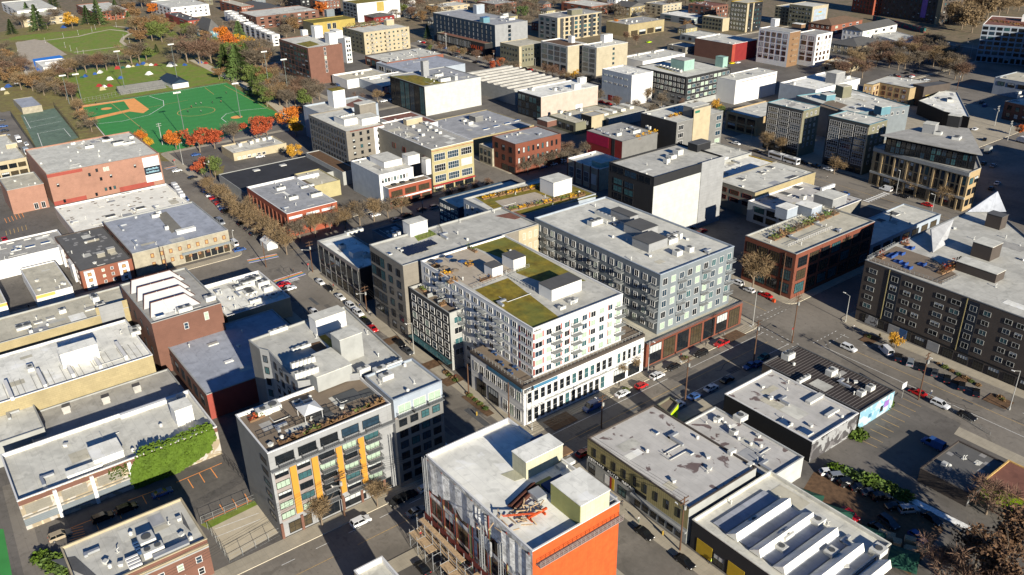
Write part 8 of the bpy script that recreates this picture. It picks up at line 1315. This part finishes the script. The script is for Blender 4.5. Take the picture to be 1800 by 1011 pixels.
# ================================================================ SCAFFOLD AT THE BOTTOM
b0 = constr; a_, d_, L_ = b0.face(3)
o = thing('scaffold', 'timber decked scaffold along the foot of the wrapped construction building', 'scaffold', b0.mat @ Vector((a_.x, a_.y, 0)), b0.ang+math.atan2(d_.y, d_.x)); wd = MB(); fr = MB(); nt = MB()
for x in range(0, int(L_), 3):
    for y in (-1.6, -3.4, -5.4): fr.tube((x, y, 0), (x, y, 7.4 if y > -4 else 5.2), .06)
    for z in (2.2, 4.4, 6.4): fr.tube((x, -1.6, z), (x, -5.4 if z < 5 else -3.4, z), .05)
    fr.tube((x, -5.4, .3), (min(x+3, L_), -5.4, 4.2), .04)
for z, y0, y1 in ((4.4, -3.4, -1.5), (4.3, -5.6, -3.6), (6.4, -3.2, -1.8)): 
    for k in range(int(L_/4)): wd.box(k*4, y0, z, k*4+3.9, y1, z+.1) if RND.random() < .85 else None
for z in (5.3, 7.3): fr.tube((0, -3.4, z), (L_, -3.4, z), .05)
nt.poly([(0, -1.45, 6.4), (L_, -1.45, 6.4), (L_, -1.45, 8.0), (0, -1.45, 8.0)]); fr.build('frame', 'steel', o); wd.build('deck_board', 'lumber', o); nt.build('edge_net', 'red_frame', o)
for f, y, c in ((9.5, -2.5, 'cloth_lime'), (15, -2.6, 'cloth_lime'), (3, -4.4, 'cloth_red')): person(0, 0, 'stand', c, 'cloth_dark', {9.5: 'worker in a lime vest on the scaffold deck, further one', 15: 'worker in a lime vest on the scaffold deck, nearer one', 3: 'worker in red on the outer scaffold deck'}[f], f, pt=o.matrix_basis @ Vector((f, y, 4.5)), hair='cloth_white')
# ================================================================ TENTS, TARPS, STREET THINGS
def tent(px, py, c, label, s=1., group=None):
    p = P(px, py, .05); m = MB(); s *= .72; a, b, h = 1.5*s, 1.2*s, 1.4*s
    m.poly([(-a, -b, 0), (a, -b, 0), (a*.5, 0, h), (-a*.5, 0, h)]).poly([(a, b, 0), (-a, b, 0), (-a*.5, 0, h), (a*.5, 0, h)]).poly([(a, -b, 0), (a, b, 0), (a*.5, 0, h)]).poly([(-a, b, 0), (-a, -b, 0), (-a*.5, 0, h)]); return tag(m.build('camping_tent', c, None, p, RND.uniform(0, 3)), label, 'tent', group)
TC = {'tarp_blue': 'blue', 'sign_red': 'red', 'canvas': 'white', 'tarp_green': 'green', 'yellow_wall': 'tan', 'line_purple': 'purple'}
k = 0
for px, py, c, s in ((207, 121, 'sign_red', 2), (216, 120, 'tarp_green', 1.5), (226, 118, 'canvas', 1.6), (234, 117, 'yellow_wall', 1.5), (242, 115, 'tarp_blue', 1.8), (252, 113, 'tarp_blue', 1.8), (258, 115, 'yellow_wall', 1.7), (266, 115, 'canvas', 1.4), (274, 115, 'sign_red', 1.5), (176, 128, 'canvas', 2), (167, 131, 'tarp_blue', 1.4), (193, 140, 'canvas', 2), (262, 131, 'canvas', 2.2), (175, 152, 'sign_red', 1.8), (184, 153, 'canvas', 1.5), (193, 152, 'sign_red', 1.8), (180, 158, 'yellow_wall', 2.), (212, 138, 'tarp_blue', 1.6), (150, 135, 'tarp_blue', 1.8), (144, 137, 'tarp_green', 1.3), (325, 115, 'tarp_blue', 1.5), (352, 111, 'tarp_blue', 1.6), (362, 112, 'sign_red', 1.5), (380, 122, 'tarp_green', 1.7), (388, 124, 'yellow_wall', 1.8), (15, 153, 'tarp_blue', 2), (28, 147, 'canvas', 1.8), (34, 142, 'tarp_blue', 1.6), (12, 165, 'yellow_wall', 1.6), (5, 158, 'canvas', 1.4), (112, 49, 'tarp_blue', 2.2), (302, 116, 'canvas', 3)): tent(px, py, c, '%s camping tent of the encampment %s' % (TC[c], 'in the row above the bleachers' if 200 < px < 280 and py < 125 else 'on the open grass behind the bleachers' if 140 < px < 265 else 'under the big bare trees' if px > 270 else 'near the left park edge'), s, 'tents of the park encampment: '+TC[c]); k += 1
p = P(474, 434, 0); o = thing('party_tent', 'white gabled party tent at the kerb before the crossing', 'tent', (p.x, p.y, .1), 0); m = MB(); a, b, h, hh = 3.4, 2.2, 2.4, 3.8
m.poly([(-a, -b, 0), (a, -b, 0), (a, -b, h), (-a, -b, h)]).poly([(a, b, 0), (-a, b, 0), (-a, b, h), (a, b, h)]).poly([(a, -b, 0), (a, b, 0), (a, b, h), (a, 0, hh), (a, -b, h)]).poly([(-a, b, 0), (-a, -b, 0), (-a, -b, h), (-a, 0, hh), (-a, b, h)]); m.build('side_wall', 'canvas', o); m = MB(); m.poly([(-a-.1, -b-.15, h-.05), (a+.1, -b-.15, h-.05), (a+.1, 0, hh), (-a-.1, 0, hh)]).poly([(a+.1, b+.15, h-.05), (-a-.1, b+.15, h-.05), (-a-.1, 0, hh), (a+.1, 0, hh)]); m.build('roof', 'canvas', o)
for px, py, s, lab in ((1420, 878, 3., 'green tarp canopy nearest the wrapped white end wall'), (1470, 908, 3.2, 'green tarp canopy beside the red car'), (1525, 945, 3.4, 'green tarp canopy left of the tan covered pile'), (1583, 982, 3.4, 'green tarp canopy nearest the bottom edge')):
    p = P(px, py, 1.5); m = MB(); m.poly([(-s, -s, 1.6), (s, -s, 1.7), (0, 0, 2.8)]).poly([(s, -s, 1.7), (s, s, 1.5), (0, 0, 2.8)]).poly([(s, s, 1.5), (-s, s, 1.6), (0, 0, 2.8)]).poly([(-s, s, 1.6), (-s, -s, 1.6), (0, 0, 2.8)])
    for x in (-s, s):
        for y in (-s, s): m.tube((x*.98, y*.98, 0), (x*.98, y*.98, 1.6), .05)
    tag(m.build('tarp_canopy', 'tarp_green', None, (p.x, p.y, 0), .4), lab, 'canopy')
m = MB(); r = random.Random(3)
for i in range(16): x, y = r.uniform(-4, 4), r.uniform(-1.5, 1.5); m.box(x, y, 0, x+r.uniform(1, 2.4), y+r.uniform(.8, 1.5), r.uniform(.5, 1.6))
p = P(1575, 960, 0); tag(m.build('lumber_pile', 'lumber', None, (p.x, p.y, .17), .5), 'tan heap of stacked boards and pallets between the green tarps', 'lumber pile')
m = MB()
for i in range(9): m.box(i*.9, -16, 0, i*.9+.9, 14, .45*(9-i)+.2)
p = P(255, 160, 0); tag(m.build('bleachers', 'mid_grey', None, (p.x-7, p.y, .06)), 'stepped grey bleachers at the far side of the sports field', 'bleachers')
for px, py, lab in ((838, 730, 'yellow hydrant by the planting bed at the podium'), (566, 478, 'yellow hydrant at the dark shop row corner'), (606, 508, 'yellow hydrant midway along the dark shop row'), (1546, 592, 'yellow hydrant before the dark charcoal block'), (1165, 940, 'white and yellow hydrant by the auto repair shops')):
    p = P(px, py, .15); m = MB(); m.cyl(0, 0, 0, .7, .16, n=8).cyl(0, 0, .7, .9, .2, .06, 8).tube((-.28, 0, .5), (.28, 0, .5), .09); tag(m.build('fire_hydrant', 'hydrant_yellow', None, p), lab, 'hydrant').scale = (1.3, 1.3, 1.3)
def sign(px, py, label, w, h, pole, face, txt=None, tc='white_paint', rz=0., name='street_sign', oct_=False):
    p = P(px, py, .15); o = thing(name, label, 'sign', p, rz); m = MB(); m.tube((0, 0, 0), (0, 0, pole), .05); m.build('post', 'pole_steel', o); m = MB()
    if oct_: m.tube((-.03, 0, pole), (.03, 0, pole), w/2, n=8)
    else: m.box(-.05, -w/2, pole, .05, w/2, pole+h)
    m.build('sign_face', face, o); return o
sign(543, 476, 'red stop sign at the rainbow crossing', .8, .8, 2.6, 'sign_red', oct_=True); sign(1392, 590, 'red stop sign at the junction by the striped roof', .8, .8, 2.4, 'sign_red', oct_=True); sign(1585, 700, 'white shop sign on a post at the parking lot corner', 2.2, 1.7, 3.2, 'white_paint', rz=0); sign(1700, 80, 'green street name sign at the upper crossing', 2.4, .5, 5, 'sign_green'); sign(308, 290, 'red stop sign by the billboard corner', .9, .9, 2.5, 'sign_red', oct_=True)
p = P(1360, 531, .03); m = MB(); m.box(-.5, -.4, 0, .5, .4, 1.0).box(-.4, -.3, 1., .4, .3, 1.15); tag(m.build('road_barrel', 'plastic_orange', None, p), 'orange road work barrel beside the red car at the junction', 'barrel')
# ================================================================ LETTERING
def text(b, e, frac, z, s, size, mat, name='lettering', off=.16, sx=1.):
    a, d, L2 = b.face(e); q = a+d*(L2*frac); cu = bpy.data.curves.new(name, 'FONT'); cu.body = s; cu.size = size; cu.extrude = .03; cu.align_x = 'LEFT'; cu.resolution_u = 2
    cu.materials.append(M(mat)); tmp = bpy.data.objects.new('t', cu); C.objects.link(tmp); dg = bpy.context.evaluated_depsgraph_get(); me = bpy.data.meshes.new_from_object(tmp.evaluated_get(dg)); bpy.data.objects.remove(tmp)
    nrm = Vector((d.y, -d.x)); o = link(name, me, b.root, (q.x+nrm.x*off, q.y+nrm.y*off, z)); o.rotation_euler = (math.pi/2, 0, math.atan2(d.y, d.x)); o.scale = (sx, 1, 1); return o
text(auto, 3, .012, auto.h-5.55, 'GERMAN   AUTO   REPAIR', .95, 'white_paint', sx=1.42); text(white, 0, .006, white.h-1.15, 'infinity', .95, 'charcoal', off=.08); text(val, 3, .72, val.h*.45, 'VALUE', val.h*.42, 'plastic_orange', sx=1.35, off=.3); text(pod, 0, .009, pod.h-2.0, '1525', 1., 'white_paint', off=.24)
ca, cd, cl = crown.face(3); m = MB(); c0 = ca+cd*(cl*.5)
for k in range(5): m.box(-1.5+k*.7, -.2, 3.2, -1.25+k*.7, -.1, 5.0 if k % 2 == 0 else 4.2)
m.box(-1.5, -.2, 2.8, 1.55, -.1, 3.3); m.build('crown_emblem', 'white_paint', crown.root, (c0.x, c0.y, crown.h*.18), math.atan2(cd.y, cd.x))
ba, bd, bl = bill.face(0); rzb = math.atan2(bd.y, bd.x)
bb = tag(MB().box(0, -.25, 0, bl*.15, -.03, bill.h*.80).build('billboard', 'white_paint', None, bill.mat @ Vector((ba.x+bd.x*bl*.835, ba.y+bd.y*bl*.835, bill.h*.14)), bill.ang+rzb), 'tall white billboard with a dark slate panel on the end of the big brick wall', 'billboard')
W_, H_ = bl*.15, bill.h*.80
MB().box(0, -.32, H_*.30, W_, -.25, H_*.62).build('dark_panel', 'navy_sign', bb); m = MB()
for z in (.22, .255, .66, .70): m.box(W_*.02, -.3, H_*z, W_*.98, -.25, H_*(z+.012))
m.build('stripe', 'black_wall', bb); r = random.Random(4)
for z in (.49, .37):
    m = MB(); x = W_*.10
    while x < W_*.88: w = r.uniform(.18, .42); m.box(x, -.37, H_*z, x+w, -.32, H_*z+r.uniform(.5, .95)); x += w+.13
    m.build('glyph_row', 'ice_sign', bb)
# ---------------------------------------------------------------- camera, sun, sky
cam = bpy.data.cameras.new('camera'); co = bpy.data.objects.new('camera', cam); C.objects.link(co)
cam.sensor_width = 36; cam.lens = 36*FOC/1800; cam.clip_end = 6000; cam.clip_start = 1
co.matrix_world = Matrix(((rgt.x, upv.x, -fwd.x, 0), (rgt.y, upv.y, -fwd.y, 0), (rgt.z, upv.z, -fwd.z, HC), (0, 0, 0, 1)))
sc = bpy.context.scene; sc.camera = co
EL, AZ = math.radians(19), math.radians(-8)          # the sun stands low to the +X side
sv = Vector((math.cos(AZ)*math.cos(EL), math.sin(AZ)*math.cos(EL), math.sin(EL)))
sun = bpy.data.lights.new('sun', 'SUN'); sun.energy = 5.0; sun.angle = math.radians(.5); sun.color = (1, .94, .82)
so = bpy.data.objects.new('sun', sun); C.objects.link(so); so.rotation_euler = sv.to_track_quat('Z', 'Y').to_euler(); so.location = sv*300
w = bpy.data.worlds.new('World'); sc.world = w; w.use_nodes = True; nt = w.node_tree
st = nt.nodes.new('ShaderNodeTexSky'); st.sky_type = 'NISHITA'; st.sun_disc = False; st.sun_elevation = EL
st.sun_rotation = math.atan2(sv.x, sv.y); st.ozone_density = 10.; st.air_density = .9; st.dust_density = 0.
bg = nt.nodes['Background']; bg.inputs['Strength'].default_value = .055; nt.links.new(st.outputs[0], bg.inputs[0])
vs = sc.view_settings; vs.view_transform = 'Standard'; vs.look = 'None'; vs.exposure = 1.0; vs.gamma = 1; vs.use_curve_mapping = False
